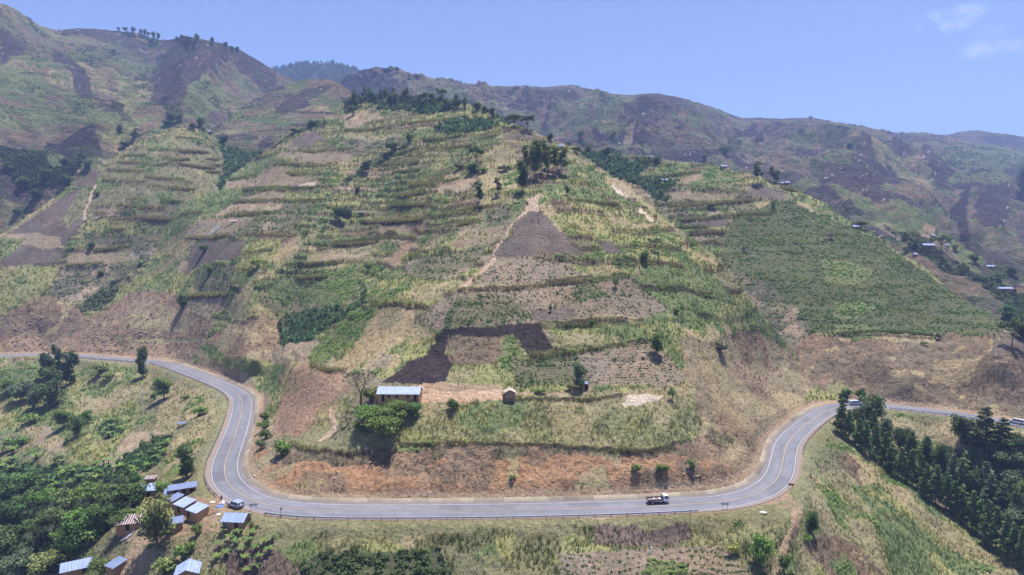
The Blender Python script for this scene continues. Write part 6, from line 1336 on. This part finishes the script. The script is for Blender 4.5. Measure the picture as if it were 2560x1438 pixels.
def house(px, py, L, D, rz, hf, hb, roof, label, wall=None, rmat=None, cat='house', name='house', group=None, surf=None, doors=((0, 0),), wins=(), over=.35, ridge=.8, open_=False, sink=1.2):
    p = ground(px, py, SURF[surf] if surf else None); rt = empty(name, p, R(rz)); tag(rt, label, cat, group)
    wall = wall or M_mud; rmat = rmat or M_tin
    l2, d2 = L / 2, D / 2
    if not open_:
        w_ = MB()
        if roof == 'shed': w_.prism([(-d2, -sink), (d2, -sink), (d2, hb), (-d2, hf)], -l2, l2, lambda a, y, b: (y, a, b))
        elif roof == 'gable': w_.prism([(-d2, -sink), (d2, -sink), (d2, hf), (0, hf + ridge), (-d2, hf)], -l2, l2, lambda a, y, b: (y, a, b))
        else: w_.prism([(-l2, -sink), (l2, -sink), (l2, hf), (0, hf + ridge), (-l2, hf)], -d2, d2, lambda a, y, b: (a, y, b))
        w_.build('wall', wall, rt)
        for dx, kind in doors:
            dr_ = MB().box((dx, -d2 - .03, 1.0), (.9, .10, 2.0 if hf > 2.1 else 1.7)).build('door', M_dark if not kind else M_frame, rt); MB().box((dx + .32, -d2 - .10, 1.0), (.07, .05, .16)).build('handle', M_rail, dr_)
        for dx in wins:
            fr_ = MB().box((dx, -d2 - .02, 1.45), (.95, .08, .85)).build('window', M_frame, rt); MB().box((dx, -d2 - .065, 1.45), (.75, .03, .65)).build('pane', M_dark, fr_)
    else:
        for sx in (-1, 1):
            for sy in (-1, 1): MB().tube((sx * l2 * .9, sy * d2 * .9, -.6), (sx * l2 * .9, sy * d2 * .9, (hf if sy < 0 else hb)), .06).build('post', M_wood, rt)
    rf = MB()
    if roof == 'shed':
        s_ = (hb - hf) / D; roof_sheet(rf, -l2 - over, l2 + over, -d2 - over, hf - s_ * over + .05, d2 + over, hb + s_ * over + .05)
    elif roof == 'gable':
        s_ = ridge / d2; roof_sheet(rf, -l2 - over, l2 + over, -d2 - over, hf - s_ * over + .06, 0, hf + ridge + .06); roof_sheet(rf, -l2 - over, l2 + over, d2 + over, hf - s_ * over + .06, 0, hf + ridge + .06)
    else:
        k = len(rf.v); roof_sheet(rf, -d2 - over, d2 + over, -l2 - over, hf - ridge / l2 * over + .06, 0, hf + ridge + .06); roof_sheet(rf, -d2 - over, d2 + over, l2 + over, hf - ridge / l2 * over + .06, 0, hf + ridge + .06)
        rf.v[k:] = [(-b, a, c) for a, b, c in rf.v[k:]]
    rf.build('roof', rmat, rt)
    return rt
house(1000,998,12.6,5.2,-1.5,2.35,0,'gable','long tan brick house with rust streaked tin roof above the bright green trees',M_brick,M_tinr,doors=((5.2,0),(-4.6,0)),wins=(3.0,-.4,-2.9),ridge=1.5)
h = house(1274,993,3.2,3.2,4,1.9,0,'gable_y','small slatted timber hut with pale gabled roof at the end of the bare yard',M_wood,M_plank,'hut','hut',doors=(),ridge=.75,over=.3)
lat = MB()
for k in range(5): lat.box((0, -1.66, .25 + k * .38), (3.1, .05, .07))
for k in range(8): lat.box((-1.45 + k * .414, -1.64, .95), (.07, .05, 1.9))
lat.build('slats', M_plank, h)
house(1461,974,2.1,1.9,12,1.9,2.2,'shed','tiny dark latrine hut with tin roof beside the slim tree',M_wood,M_tinb,'hut','hut',doors=((.3,0),),over=.15)
# village
house(592,1314,5.3,3.7,-5,1.95,0,'gable','single mud house with blue grey gabled roof standing below the road sign',rmat=M_tin,doors=((-1.9,1),(.9,0)),ridge=1.15)
house(494,1291,4.5,3.3,-29,1.9,2.5,'shed','right-hand unit of the long tin roofed shop row beside the parking area',wall=M_brick,rmat=M_tin,doors=((-1.2,0),),over=.18,group='units of the tin roofed shop row')
house(462,1277,4.3,3.3,-29,1.95,2.6,'shed','middle unit of the long tin roofed shop row',rmat=M_tin,doors=((0,0),),over=.18,group='units of the tin roofed shop row')
house(438,1265,2.8,3.1,-29,2.05,2.7,'shed','short left-hand unit of the long tin roofed shop row',rmat=M_tinb,doors=(),over=.18,group='units of the tin roofed shop row')
house(429,1250,3.3,2.6,16,2.0,2.6,'shed','little stall with patched tin roof behind the shop row',rmat=M_tinb,doors=(),over=.25,cat='stall',name='market_stall')
house(457,1238,6.6,2.6,26,2.3,2.7,'shed','open timber shop of upright planks nearest the road bend',wall=M_wood,rmat=M_tinb,doors=((2.2,0),(.4,0),(-1.6,0)),over=.3,cat='shop',name='shop')
house(371,1238,4.7,3.0,13,1.9,2.7,'shed','mud house with flat pale blue roof at the edge of the wood',rmat=M_tin,doors=((.6,0),),over=.3)
house(376,1208,2.7,1.7,6,1.6,2.0,'shed','small shed with grey brown roof behind the pale blue roof',wall=M_wood,rmat=M_rust,doors=(),over=.2,cat='shed',name='shed')
house(335,1320,6.9,3.0,15,1.9,2.8,'shed','mud house with rusty roof striped white beneath the spreading tree',rmat=M_rust,doors=((-1.0,0),),over=.3)
house(441,1322,2.9,2.6,27,1.9,2.4,'shed','small brick house with blue grey roof half behind the spreading tree',wall=M_mud,rmat=M_tinb,doors=(),over=.25)
house(200,1432,7.2,4.4,30,2.2,0,'gable','large blue grey roofed house at the lower left under the trees',rmat=M_tin,doors=((1.2,0),),ridge=1.2)
house(291,1431,3.1,3.0,-26,2.1,2.7,'shed','small house with pale tin roof between two trees at the bottom',rmat=M_tinb,doors=(),over=.3)
house(470,1446,4.6,4.6,20,2.1,0,'gable_y','house with gabled tin roof cut by the bottom edge',rmat=M_tin,doors=(),ridge=1.1)
house(454,1066,2.6,1.3,16,1.3,1.5,'shed','small open shelter with grey roof on the grassy slope',rmat=M_tinb,cat='shelter',name='shelter',open_=True,over=.2)
house(583,557,5.4,1.6,0,1.3,1.7,'shed','low pale roofed shelter on the soil field above the smoke',rmat=M_plank,cat='shelter',name='shelter',open_=True,over=.2)
house(902,536,3.2,1.4,5,1.2,1.5,'shed','small dark plank shelter beside the twin crowned tree',rmat=M_tinb,cat='shelter',name='shelter',open_=True,over=.2)
for a, b, L_, rz_, l, sf in [(1158,304,5.2,8,'tiny white roofed hut on the upper slope below the hilltop wood',None),(1404,372,3.4,0,'tiny white roofed hut behind the eucalyptus grove',None),(1629,398,5.2,20,'hut with white slanted roof on the spur ridge',None),(1809,415,5.5,12,'hut with white roof on the far edge of the spur',None),(1957,458,3.4,0,'left of two little white roofed huts on the spur edge',None),(1967,460,3.4,5,'right of two little white roofed huts on the spur edge',None),(2139,573,4.4,0,'hut with pale blue roof on the edge of the big green field',None),(1661,456,5.0,10,'low grey roof among the bananas of the right gully',None),(525,318,4.6,-5,'white roofed hut on top of the left spur',None),
    (2287,641,3.0,0,'tiny blue roofed hut below the far homestead','right'),(2473,671,6.5,0,'far house with white roof on the right hillside','right'),(2506,727,11,-3,'long far house with pale blue roof among the bananas','right'),(2331,594,3.2,0,'tiny hut above the far homestead','right'),(2366,618,3.0,0,'tiny roof behind the spreading homestead tree','right')]:
    house(a, b, L_, L_ * .55, rz_, 1.8, 0, 'gable', l, rmat=M_tin, doors=((0, 0),), ridge=.9, over=.3, cat='hut', name='hut', surf=sf)
house(2318,620,10,4.5,4,2.3,0,'gable','dark walled homestead with blue roof between two large trees',wall=M_wood,rmat=M_tin,doors=((1,0),),wins=(3,-2),ridge=1.3,surf='right')
# ================================================================ VEHICLES
def paint(name, c, rough=.3):
    m = simple_mat(name, c, rough, (1.0, .05), .5); m.node_tree.nodes['Principled BSDF'].inputs['Coat Weight'].default_value = .3; return m
M_wht = paint('white_paint', (225, 226, 230)); M_glass = simple_mat('dark_glass', (26, 30, 38), .08, None, .6); M_tyre = simple_mat('rubber', (34, 34, 36), .85); M_rim = simple_mat('rim', (150, 152, 156), .4, None, .5, .5)
M_bed = simple_mat('brown_bed_paint', (124, 104, 100), .7, (2.0, .2)); M_slv = paint('silver_blue_paint', (138, 150, 168)); M_lamp = simple_mat('lamp_glass', (230, 225, 205), .2); M_red = simple_mat('tail_lamp', (150, 30, 26), .3); M_chas = simple_mat('chassis', (50, 48, 50), .8)
def wheels(rt, xs, half, r, wdt, dual=()):
    for x_ in xs:
        for sg in (-1, 1):
            t_ = MB().disc((x_, sg * half, r), (0, 1, 0), r, wdt * (1.8 if x_ in dual else 1), 18).build('wheel', M_tyre, rt, bevel=.03)
            MB().disc((x_, sg * (half + wdt * (.92 if x_ in dual else .52)), r), (0, 1, 0), r * .58, .03, 14).build('rim', M_rim, t_)
def truck():
    i = road_i(1640, 1265); p = at_road(i, 1.55, .01); rt = empty('truck', p, math.atan2(RT[i, 1], RT[i, 0])); tag(rt, 'small truck with white cab and brown dropside bed driving on the straight road', 'truck')
    MB().prism([(1.35, .62), (2.82, .62), (2.86, 1.25), (2.62, 2.10), (2.45, 2.22), (1.45, 2.24), (1.35, 2.15)], -.88, .88).build('cab', M_wht, rt, bevel=.05)
    MB().poly([(2.875, -.76, 1.30), (2.875, .76, 1.30), (2.66, .70, 2.04), (2.66, -.70, 2.04)], [(0, 1, 2, 3)]).build('windscreen', M_glass, rt)
    for s_ in (-1, 1):
        wd_ = MB().poly([(1.62, s_ * .892, 1.36), (2.62, s_ * .892, 1.36), (2.45, s_ * .892, 2.02), (1.62, s_ * .892, 2.02)], [(0, 1, 2, 3)]).build('side_window', M_glass, rt)
        MB().box((2.88, s_ * .62, .95), (.06, .26, .18)).build('headlight', M_lamp, rt); MB().box((2.72, s_ * 1.03, 1.75), (.06, .16, .34)).build('mirror', M_chas, rt)
        MB().box((-.85, s_ * .98, 1.17), (4.0, .05, .40)).build('side_board', M_bed, rt)
    MB().box((2.86, 0, .60), (.14, 1.7, .22)).build('bumper', M_chas, rt); MB().box((-.1, 0, .66), (5.2, .75, .2)).build('chassis', M_chas, rt)
    MB().box((-.85, 0, .93), (4.0, 1.98, .12)).build('bed_floor', M_bed, rt)
    tg = MB().box((-2.88, 0, 1.17), (.05, 1.98, .40)).build('tailboard', M_bed, rt)
    hb_ = MB()
    for yy in (-.9, -.45, 0, .45, .9): hb_.box((1.16, yy, 1.6), (.05, .06, 1.2))
    hb_.box((1.16, 0, 2.18), (.05, 1.9, .07)); hb_.box((1.16, 0, 1.2), (.05, 1.9, .4)); hb_.build('headboard', M_chas, rt)
    wheels(rt, (2.05, -1.7), .80, .40, .22, (-1.7,))
    def on(x_, y_, z_):
        a = rt.rotation_euler[2]; return (p[0] + x_ * math.cos(a) - y_ * math.sin(a), p[1] + x_ * math.sin(a) + y_ * math.cos(a), p[2] + z_)
    for (x_, y_, s_, l) in [(-1.0, .1, .40, 'white sack lying mid-way along the truck bed'), (.45, .0, .48, 'white sack leaning behind the truck cab')]:
        v, f = blob_verts(s_, s_ * .7, s_ * .45, int(x_ * 10) + 40); o = link('sack', np_mesh('sack', v, f, smooth=True), M_wht); o.location = on(x_, y_, 1.0 + s_ * .30); tag(o, l, 'sack')
def blob_verts(rx, ry, rz_, seed, nu=14, nv=9, rough=.18):
    v, f = [], []
    for j in range(nv + 1):
        ph = math.pi * j / nv
        for i in range(nu):
            th = 2 * math.pi * i / nu; d = np.array([math.cos(th) * math.sin(ph), math.sin(th) * math.sin(ph), math.cos(ph)])
            k = 1 + (float(vnoise(np.array(d[0] * 1.7 + seed), np.array(d[1] * 1.7 + d[2] * 1.3), seed)) - .5) * 2 * rough; v.append((d[0] * rx * k, d[1] * ry * k, d[2] * rz_ * k))
    for j in range(nv):
        for i in range(nu): f.append((j * nu + i, (j + 1) * nu + i, (j + 1) * nu + (i + 1) % nu, j * nu + (i + 1) % nu))
    return np.array(v), np.array(f)
truck()
def car(loc, rz, mat, label, kind='suv', roofrack=False, spare=False, L=4.6):
    rt = empty('car', loc, rz); tag(rt, label, 'car')
    k = L / 4.6; pr = [(-2.25 * k, .42), (-2.3 * k, .95), (-2.22 * k, 1.08), (-2.05 * k, 1.72), (-1.9 * k, 1.80), (.25, 1.82), (.45, 1.76), (1.05, 1.12), (2.1 * k, 1.02), (2.28 * k, .85), (2.3 * k, .42)]
    if kind == 'van': pr = [(-2.35 * k, .38), (-2.4 * k, 1.0), (-2.3 * k, 1.85), (-2.15 * k, 1.95), (.9, 1.97), (1.1, 1.9), (1.75 * k, 1.12), (2.25 * k, .98), (2.38 * k, .75), (2.38 * k, .38)]
    b_ = MB(); b_.prism(pr, -.88, .88); bo = b_.build('body', mat, rt, bevel=.07)
    top = 1.68 if kind == 'suv' else 1.80
    for s_ in (-1, 1):
        for j, (a, b) in enumerate([(-1.95, -1.2), (-1.1, -.35), (-.25, .55)] if kind == 'suv' else [(-2.1, -1.2), (-1.1, -.1), (0, .95)]):
            sl = .36 if j == 2 else 0; MB().poly([(a * k, s_ * .893, 1.15), ((b + sl * .6) * k, s_ * .893, 1.15), ((b - sl * .3) * k, s_ * .893, top), (a * k + (.12 if j == 0 else 0), s_ * .893, top)], [(0, 1, 2, 3)]).build('side_window', M_glass, rt)
        MB().box((2.26 * k, s_ * .68, .82), (.12, .28, .16)).build('headlight', M_lamp, rt); MB().box((-2.28 * k, s_ * .76, .98), (.08, .14, .30)).build('tail_light', M_red, rt); MB().box((.75, s_ * 1.0, 1.18), (.14, .18, .14)).build('mirror', mat, rt)
    xa, za, xb, zb = (.49, 1.74, 1.06, 1.14) if kind == 'suv' else (1.13, 1.87, 1.74 * k, 1.16)
    MB().poly([(xb + .02, -.78, zb + .03), (xb + .02, .78, zb + .03), (xa + .03, .70, za), (xa + .03, -.70, za)], [(0, 1, 2, 3)]).build('windscreen', M_glass, rt)
    rb = pr[2][0]; rt_ = pr[3][0]; MB().poly([(rb - .02, -.72, 1.14), (rb - .02, .72, 1.14), (rt_ + .03 - .04, .64, pr[3][1] - .06), (rt_ + .03 - .04, -.64, pr[3][1] - .06)], [(0, 1, 2, 3)]).build('rear_window', M_glass, rt)
    for s_ in (-1, 1): MB().box((s_ * 2.3 * k, 0, .52), (.14, 1.74, .2)).build('bumper', M_chas, rt, bevel=.03)
    if spare: MB().disc((-2.36 * k, .05, 1.05), (1, 0, 0), .36, .2, 18).build('spare_wheel', M_wht, rt, bevel=.03)
    if roofrack:
        rk = MB()
        for s_ in (-.7, .7): rk.box((-.6, s_, pr[4][1] + .12), (2.6, .05, .05))
        for q in range(5): rk.box((-1.8 + q * .6, 0, pr[4][1] + .10), (.05, 1.4, .05))
        rk.build('roof_rack', M_chas, rt)
    wheels(rt, (1.45 * k, -1.4 * k), .80, .37, .24)
    return rt
pc = ground(589, 1268); pc[2] += .02
car(pc, R(151), M_slv, 'silver blue off-road car parked on the dirt verge with spare wheel behind', spare=True)
i = road_i(2541, 1060); car(at_road(i, .9, .01), math.atan2(RT[i, 1], RT[i, 0]) + math.pi, M_wht, 'white van with roof rack at the far right of the road', 'van', True, L=4.9)
i = road_i(2137, 1013); car(at_road(i, .6, .01), math.atan2(RT[i, 1], RT[i, 0]), paint('pale_blue_paint', (176, 196, 210)), 'pale vehicle half hidden by the trees at the right bend', 'van', False, L=5.2)
# ================================================================ PEOPLE
M_skin = simple_mat('skin', (84, 58, 46), .6); M_hair = simple_mat('hair', (24, 20, 20), .8)
def skin_obj(name, pts, edges, radii, mat, parent, root=0):
    me = bpy.data.meshes.new(name); me.from_pydata(pts, edges, []); o = link(name, me, mat, parent)
    o.modifiers.new('skin', 'SKIN'); me.skin_vertices[0].data.foreach_set('radius', [c for r in radii for c in (r, r)])
    for i, v in enumerate(me.skin_vertices[0].data): v.use_root = (i == root)
    sb = o.modifiers.new('smooth', 'SUBSURF'); sb.levels = 1; sb.render_levels = 1
    return o
def person(px, py, rz, shirt, legs_c, label, pose='stand', hgt=1.68, loc=None, hold=False):
    p = ground(px, py) if loc is None else np.array(loc); rt = empty('person', p, R(rz), (hgt / 1.7,) * 3); tag(rt, label, 'person')
    lean = .55 if pose == 'bend' else 0.0; st_ = .22 if pose == 'walk' else .09
    def T_(x, y, z):        # bend the upper body forward at the hip
        if z > .92 and lean:
            dz = z - .92; return (x, y - dz * math.sin(lean * 1.6), .92 + dz * math.cos(lean * 1.6))
        return (x, y, z)
    P_ = [(0, 0, .92), (0, 0, 1.12), (0, .01, 1.36), (0, 0, 1.47), (0, -.01, 1.55), (0, -.01, 1.65)]
    P_ += [(-.19, 0, 1.38), (-.24, -.02, 1.10), (-.23, -.16, .90), (-.23, -.21, .82), (.19, 0, 1.38), (.24, -.02, 1.10), (.23, -.16, .90), (.23, -.21, .82)]
    P_ = [T_(*q) for q in P_]
    P_ += [(-.10, 0, .86), (-.11, -st_ * .6, .48), (-.11, -st_ * .2, .07), (-.12, -st_ * .2 - .15, .03), (.10, 0, .86), (.11, st_ * .3, .48), (.11, st_, .08), (.12, st_ - .15, .04)]
    E_ = [(0, 1), (1, 2), (2, 3), (3, 4), (4, 5), (2, 6), (6, 7), (7, 8), (8, 9), (2, 10), (10, 11), (11, 12), (12, 13), (0, 14), (14, 15), (15, 16), (16, 17), (0, 18), (18, 19), (19, 20), (20, 21)]
    Rr = [.13, .12, .13, .055, .075, .085, .06, .042, .03, .035, .06, .042, .03, .035, .085, .055, .04, .035, .085, .055, .04, .035]
    body = skin_obj('body', P_, E_, Rr, M_skin, rt)
    skin_obj('shirt', [P_[k] for k in (0, 1, 2, 6, 7, 10, 11)], [(0, 1), (1, 2), (2, 3), (3, 4), (2, 5), (5, 6)], [.15, .145, .15, .075, .055, .075, .055], simple_mat('cloth_upper', shirt, .85), rt)
    skin_obj('trousers', [P_[k] for k in (0, 14, 15, 16, 18, 19, 20)], [(0, 1), (1, 2), (2, 3), (0, 4), (4, 5), (5, 6)], [.145, .10, .07, .055, .10, .07, .055], simple_mat('cloth_lower', legs_c, .85), rt)
    hd = P_[5]; v, f = blob_verts(.088, .098, .07, 3, 12, 8, .05); h_ = link('hair', np_mesh('hair', v + np.array([hd[0], hd[1] + .012, hd[2] + .05]), f, smooth=True), M_hair, rt)
    return rt
person(554, 1254, 20, (60, 58, 76), (40, 40, 50), 'person in dark clothes standing beside the blue cloth at the roadside', 'walk')
person(1734, 1202, -30, (190, 170, 190), (40, 44, 70), 'person in a pale top walking up the orange cutting', 'walk')
person(1752, 1198, 160, (214, 214, 60), (34, 34, 48), 'person in a yellow high visibility vest on the orange cutting', 'walk')
person(571, 1319, 10, (70, 84, 130), (40, 40, 56), 'person in blue at the left end of the single mud house', 'stand')
person(596, 1317, -20, (96, 110, 150), (36, 36, 46), 'person in pale blue by the door of the single mud house', 'stand')
person(1330, 556, 40, (70, 80, 70), (40, 36, 40), 'left person working on the dark triangular field', 'bend')
person(1346, 558, -40, (60, 56, 60), (44, 50, 44), 'right person of the two working high on the triangular field', 'stand')
person(1380, 611, 90, (60, 80, 150), (36, 36, 50), 'lone person in blue lower on the dark triangular field', 'bend')
person(893, 638, 90, (50, 44, 50), (44, 36, 36), 'person in dark clothes on the pink stubble field', 'bend')
# ================================================================ ROADSIDE THINGS
M_blk = simple_mat('sign_black', (24, 22, 22), .5); M_sy = simple_mat('sign_yellow', (222, 176, 34), .5); M_gs = simple_mat('sign_back_grey', (112, 116, 130), .6, (2.0, .1))
def sign(px, py, rz, w_, h_, zb, label, front, back, chev=False, slats=0):
    p = ground(px, py); rt = empty('road_sign', p, R(rz)); tag(rt, label, 'road sign')
    for s_ in (-1, 1): MB().tube((s_ * w_ * .32, 0, -.5), (s_ * w_ * .32, 0, zb + h_), .045).build('post', M_rail, rt)
    if slats:
        b_ = MB(); 
        for k in range(slats): b_.box((0, -.06, zb + h_ * (k + .5) / slats), (w_, .04, h_ / slats * .62))
        b_.box((-w_ / 2, -.06, zb + h_ / 2), (.05, .05, h_)); b_.box((w_ / 2, -.06, zb + h_ / 2), (.05, .05, h_)); b_.build('board', front, rt)
    else: bd = MB().box((0, -.07, zb + h_ / 2), (w_, .04, h_)).build('board', front, rt)
    if chev:
        for k in range(3):
            x0 = -w_ / 2 + (k + .3) * w_ / 3; q = .26 * w_ / 3; zc = zb + h_ / 2; hh_ = h_ * .42
            MB().poly([(x0, -.096, zc), (x0 + q * 1.4, -.096, zc + hh_), (x0 + q * 2.6, -.096, zc + hh_), (x0 + q * 1.2, -.096, zc), (x0 + q * 2.6, -.096, zc - hh_), (x0 + q * 1.4, -.096, zc - hh_)], [(0, 3, 2, 1), (0, 5, 4, 3)]).build('chevron', M_sy, bd)
    return rt
sign(634, 1276, 8, 1.9, .62, 1.15, 'grey slatted board on two posts behind the parked silver car', M_gs, M_gs, slats=3)
sign(1812, 1274, -6, 1.8, .62, 1.2, 'grey slatted board on two posts at the outer edge right of the truck', M_gs, M_gs, slats=3)
sign(1977, 1223, -28, 1.5, .62, 1.0, 'black and yellow chevron board outside the right bend', M_blk, M_blk, chev=True)
p = ground(703, 1291); rt = empty('road_sign', p, R(78)); tag(rt, 'slim upright warning sign seen edge-on at the guard rail end', 'road sign')
MB().tube((0, 0, -.4), (0, 0, 2.3), .06).build('post', M_rail, rt); MB().box((0, -.08, 1.95), (.75, .04, .75)).build('board', M_gs, rt)
for a, b, h_, w_, l in [(1628, 1384, 1.55, .36, 'tall white concrete marker post in the field below the road'), (512, 1033, 1.25, .30, 'white marker post in the grass left of the bend'), (677, 959, 1.3, .28, 'white marker post at the gully mouth beside the road'), (2273, 1069, 1.2, .26, 'white marker post below the far right road'), (2088, 1004, 1.0, .22, 'small white post at the top of the right bend'), (640, 1000, .9, .2, 'small white post inside the left upper bend')]:
    o = MB().box((0, 0, h_ / 2 - .2), (w_, w_ * .8, h_ + .4), taper=(.8, .8)).build('marker_post', M_wht, None, bevel=.03); o.location = ground(a, b); tag(o, l, 'marker post')
v, f = blob_verts(1.0, .6, .35, 12); o = link('boulder', np_mesh('boulder', v, f, smooth=True), simple_mat('pale_stone', (196, 186, 170), .9, (2., .15))); o.location = ground(1907, 1282); tag(o, 'flat pale boulder on the dirt verge before the right bend', 'boulder')
def sheet(px, py, pts, mat, label, name='tarpaulin', cat='tarpaulin', lift=.10, peak=.0):
    """draped cloth: an outline in metres filled with a wrinkled grid"""
    p = ground(px, py); n = 14; q = np.array(pts, float); xs = np.linspace(q[:, 0].min(), q[:, 0].max(), n); ys = np.linspace(q[:, 1].min(), q[:, 1].max(), n)
    G = np.stack(np.meshgrid(xs, ys), -1).reshape(-1, 2); ins = inpoly(G[:, 0], G[:, 1], pts); c = q.mean(0)
    G2 = np.where(ins[:, None], G, c + (G - c) * .72); r_d = np.linalg.norm((G2 - c) / (np.ptp(q, axis=0) / 2), axis=1)
    nx, ny = p[0] + G2[:, 0], p[1] + G2[:, 1]
    gz = []
    nrm = NEAR.N[int(np.argmin(np.abs(NEAR.V[:, int((px + 400) / 2.6)] - py))), int((px + 400) / 2.6)]
    z_ = lift + peak * np.clip(1 - r_d, 0, 1) + (vnoise(G2[:, 0] * 2.2, G2[:, 1] * 2.2, 9) - .3) * .22 - (nrm[0] * G2[:, 0] + nrm[1] * G2[:, 1]) / max(abs(nrm[2]), .3) * np.sign(nrm[2])
    v = np.stack([G2[:, 0], G2[:, 1], z_], -1); o = link(name, np_mesh(name, v, grid_faces(n, n), smooth=True), mat); o.location = p; tag(o, label, cat)
M_blue = simple_mat('blue_cloth', (92, 124, 196), .8, (2., .15)); M_wc = simple_mat('white_cloth', (214, 214, 220), .8, (2., .08)); M_gc = simple_mat('grey_cloth', (160, 160, 168), .8, (2., .2)); M_dc = simple_mat('dark_bundle', (84, 90, 104), .9, (2., .3))
sheet(550, 1267, [(-1.3, -.4), (.4, -.7), (1.2, .1), (.2, .8), (-1.0, .5)], M_blue, 'blue cloth spread on the ground in front of the parked car')
sheet(556, 1259, [(-.8, -.6), (.8, -.5), (.5, .9), (-.4, .9)], M_wc, 'white cloth heap beside the blue cloth at the roadside', peak=.7)
sheet(531, 1257, [(-.8, -.3), (.7, .0), (.8, .5), (-.6, .2)], M_wc, 'white sheet lying alone on the dirt left of the car')
sheet(545, 1288, [(-.7, -.3), (.8, -.1), (.6, .4), (-.4, .4)], M_wc, 'white rag on the dirt above the single mud house')
sheet(321, 1338, [(-2.2, -.6), (.6, -1.6), (2.0, .2), (.6, 1.6), (-1.0, .8)], M_gc, 'large pale tarpaulin spread below the rusty roofed house')
sheet(352, 1334, [(-.9, -.7), (.8, -.8), (1.1, .5), (-.4, .9)], M_dc, 'dark bundle of cloth beside the large pale tarpaulin', 'cloth_bundle', 'cloth bundle', peak=.5)
p = ground(528, 1286); rt = empty('bench', p, R(20)); tag(rt, 'dark wooden bench in front of the shop row', 'bench'); MB().box((0, 0, .5), (1.8, .4, .06)).build('seat', M_wood, rt)
for s_ in (-.75, .75): MB().box((s_, 0, .2), (.08, .36, .56)).build('leg', M_wood, rt)
i = road_i(575, 1205); j = road_i(585, 1222)
p = ground(632, 1196); rt = empty('culvert', p, R(-48)); tag(rt, 'concrete culvert inlet with dark mouth inside the left bend', 'culvert')
MB().box((0, .5, .1), (2.2, .3, 1.1)).build('headwall', simple_mat('culvert_concrete', (176, 160, 140), .9, (1., .2)), rt); MB().box((0, .33, .05), (1.1, .06, .75)).build('opening', M_dark, rt)
for s_ in (-1, 1): MB().box((s_ * 1.25, -.3, .0), (.25, 1.7, .7), rz=-s_ * .35).build('wing_wall', simple_mat('wing_concrete', (184, 168, 148), .9, (1., .2)), rt)
# loose rocks on the cuttings
def rocks(name, clsn, n, label, u_rng, v_rng, s0, s1, colr):
    m_ = np.isin(NEAR.cls[:-1, :-1], [CI[c] for c in clsn]) & vis & clear & (NEAR.U[:-1, :-1] > u_rng[0]) & (NEAR.U[:-1, :-1] < u_rng[1]) & (NEAR.V[:-1, :-1] > v_rng[0]) & (NEAR.V[:-1, :-1] < v_rng[1])
    wv_ = (area * m_ * np.clip(fbm(Pn[:-1, :-1, 0] / 8, Pn[:-1, :-1, 2] / 3, 3, 801) - .45, 0, 1)).ravel()
    idx = rng.choice(len(wv_), n, p=wv_ / wv_.sum()); r_, c_ = np.unravel_index(idx, area.shape); V_, F_ = [], []
    for k in range(n):
        s_ = rng.uniform(s0, s1) ** 1.0; v, f = blob_verts(s_ * 1.4, s_ * .8, s_ * .55, k % 50, 7, 5, .35); V_.append(v + Pn[r_[k], c_[k]]); F_.append(f + k * len(v))
    C_ = np.repeat(srgb(colr)[None] * rng.uniform(.6, 1.1, (n, 1)), len(v), axis=0); o = link(name, np_mesh(name, np.concatenate(V_), np.concatenate(F_), C_), M_conc); tag(o, label, kind='stuff')
rocks('rocks', ['grey', 'cut'], 300, 'broken pale rock on the left road cutting', (-20, 420), (780, 880), .25, .9, (150, 132, 114))
rocks('stones', ['cut', 'tancut', 'grey', 'orange'], 380, 'loose stones and ledges over the road cuttings', (480, 2560), (1020, 1245), .10, .34, (170, 142, 116))
# thin smoke from a field fire
def smoke():
    a = ground(499, 617); b = a + np.array([12.5, 6.0, 15.5]); m = bpy.data.materials.new('smoke'); m.use_nodes = True; nn = m.node_tree.nodes; nn.clear(); ll = m.node_tree.links
    o_ = nn.new('ShaderNodeOutputMaterial'); pv = nn.new('ShaderNodeVolumePrincipled'); tcd = nn.new('ShaderNodeTexCoord'); n1 = nn.new('ShaderNodeTexNoise'); n1.inputs['Scale'].default_value = .55; n1.inputs['Detail'].default_value = 3
    ll.new(tcd.outputs['Object'], n1.inputs['Vector']); mr = nn.new('ShaderNodeMapRange'); mr.inputs[1].default_value = .42; mr.inputs[2].default_value = .75; mr.inputs[3].default_value = 0; mr.inputs[4].default_value = 1.3; ll.new(n1.outputs['Fac'], mr.inputs[0]); ll.new(mr.outputs[0], pv.inputs['Density'])
    pv.inputs['Color'].default_value = (.86, .9, 1, 1); ll.new(pv.outputs[0], o_.inputs['Volume'])
    V_, F_ = [], []; n, k = 12, 10
    for j in range(n):
        t = j / (n - 1); c = (b - a) * t + np.array([math.sin(t * 7) * .5, 0, 0]); r = (.5 + 1.7 * t) * math.sin(math.pi * min(max(t, .04) * .96 + .02, .98)) ** .35
        for i in range(k): th = 2 * math.pi * i / k; V_.append(c + np.array([math.cos(th) * r, math.sin(th) * r * .9, -math.cos(th) * r * .5]))
    for j in range(n - 1):
        for i in range(k): F_.append((j * k + i, j * k + (i + 1) % k, (j + 1) * k + (i + 1) % k, (j + 1) * k + i))
    me = bpy.data.meshes.new('smoke'); me.from_pydata([tuple(v) for v in V_], [], F_ + [tuple(range(k))[::-1], tuple((n - 1) * k + i for i in range(k))]); o = link('smoke', me, m); o.location = a; tag(o, 'thin smoke drifting right from the field fire', kind='stuff')
    v, f = blob_verts(.9, .6, .45, 5); h_ = link('ash_heap', np_mesh('ash_heap', v, f, smooth=True), simple_mat('ash', (196, 194, 200), .95, (3., .2))); h_.location = a; tag(h_, 'pale smoking ash heap beside the shrub on the brown field', 'ash heap')
smoke()
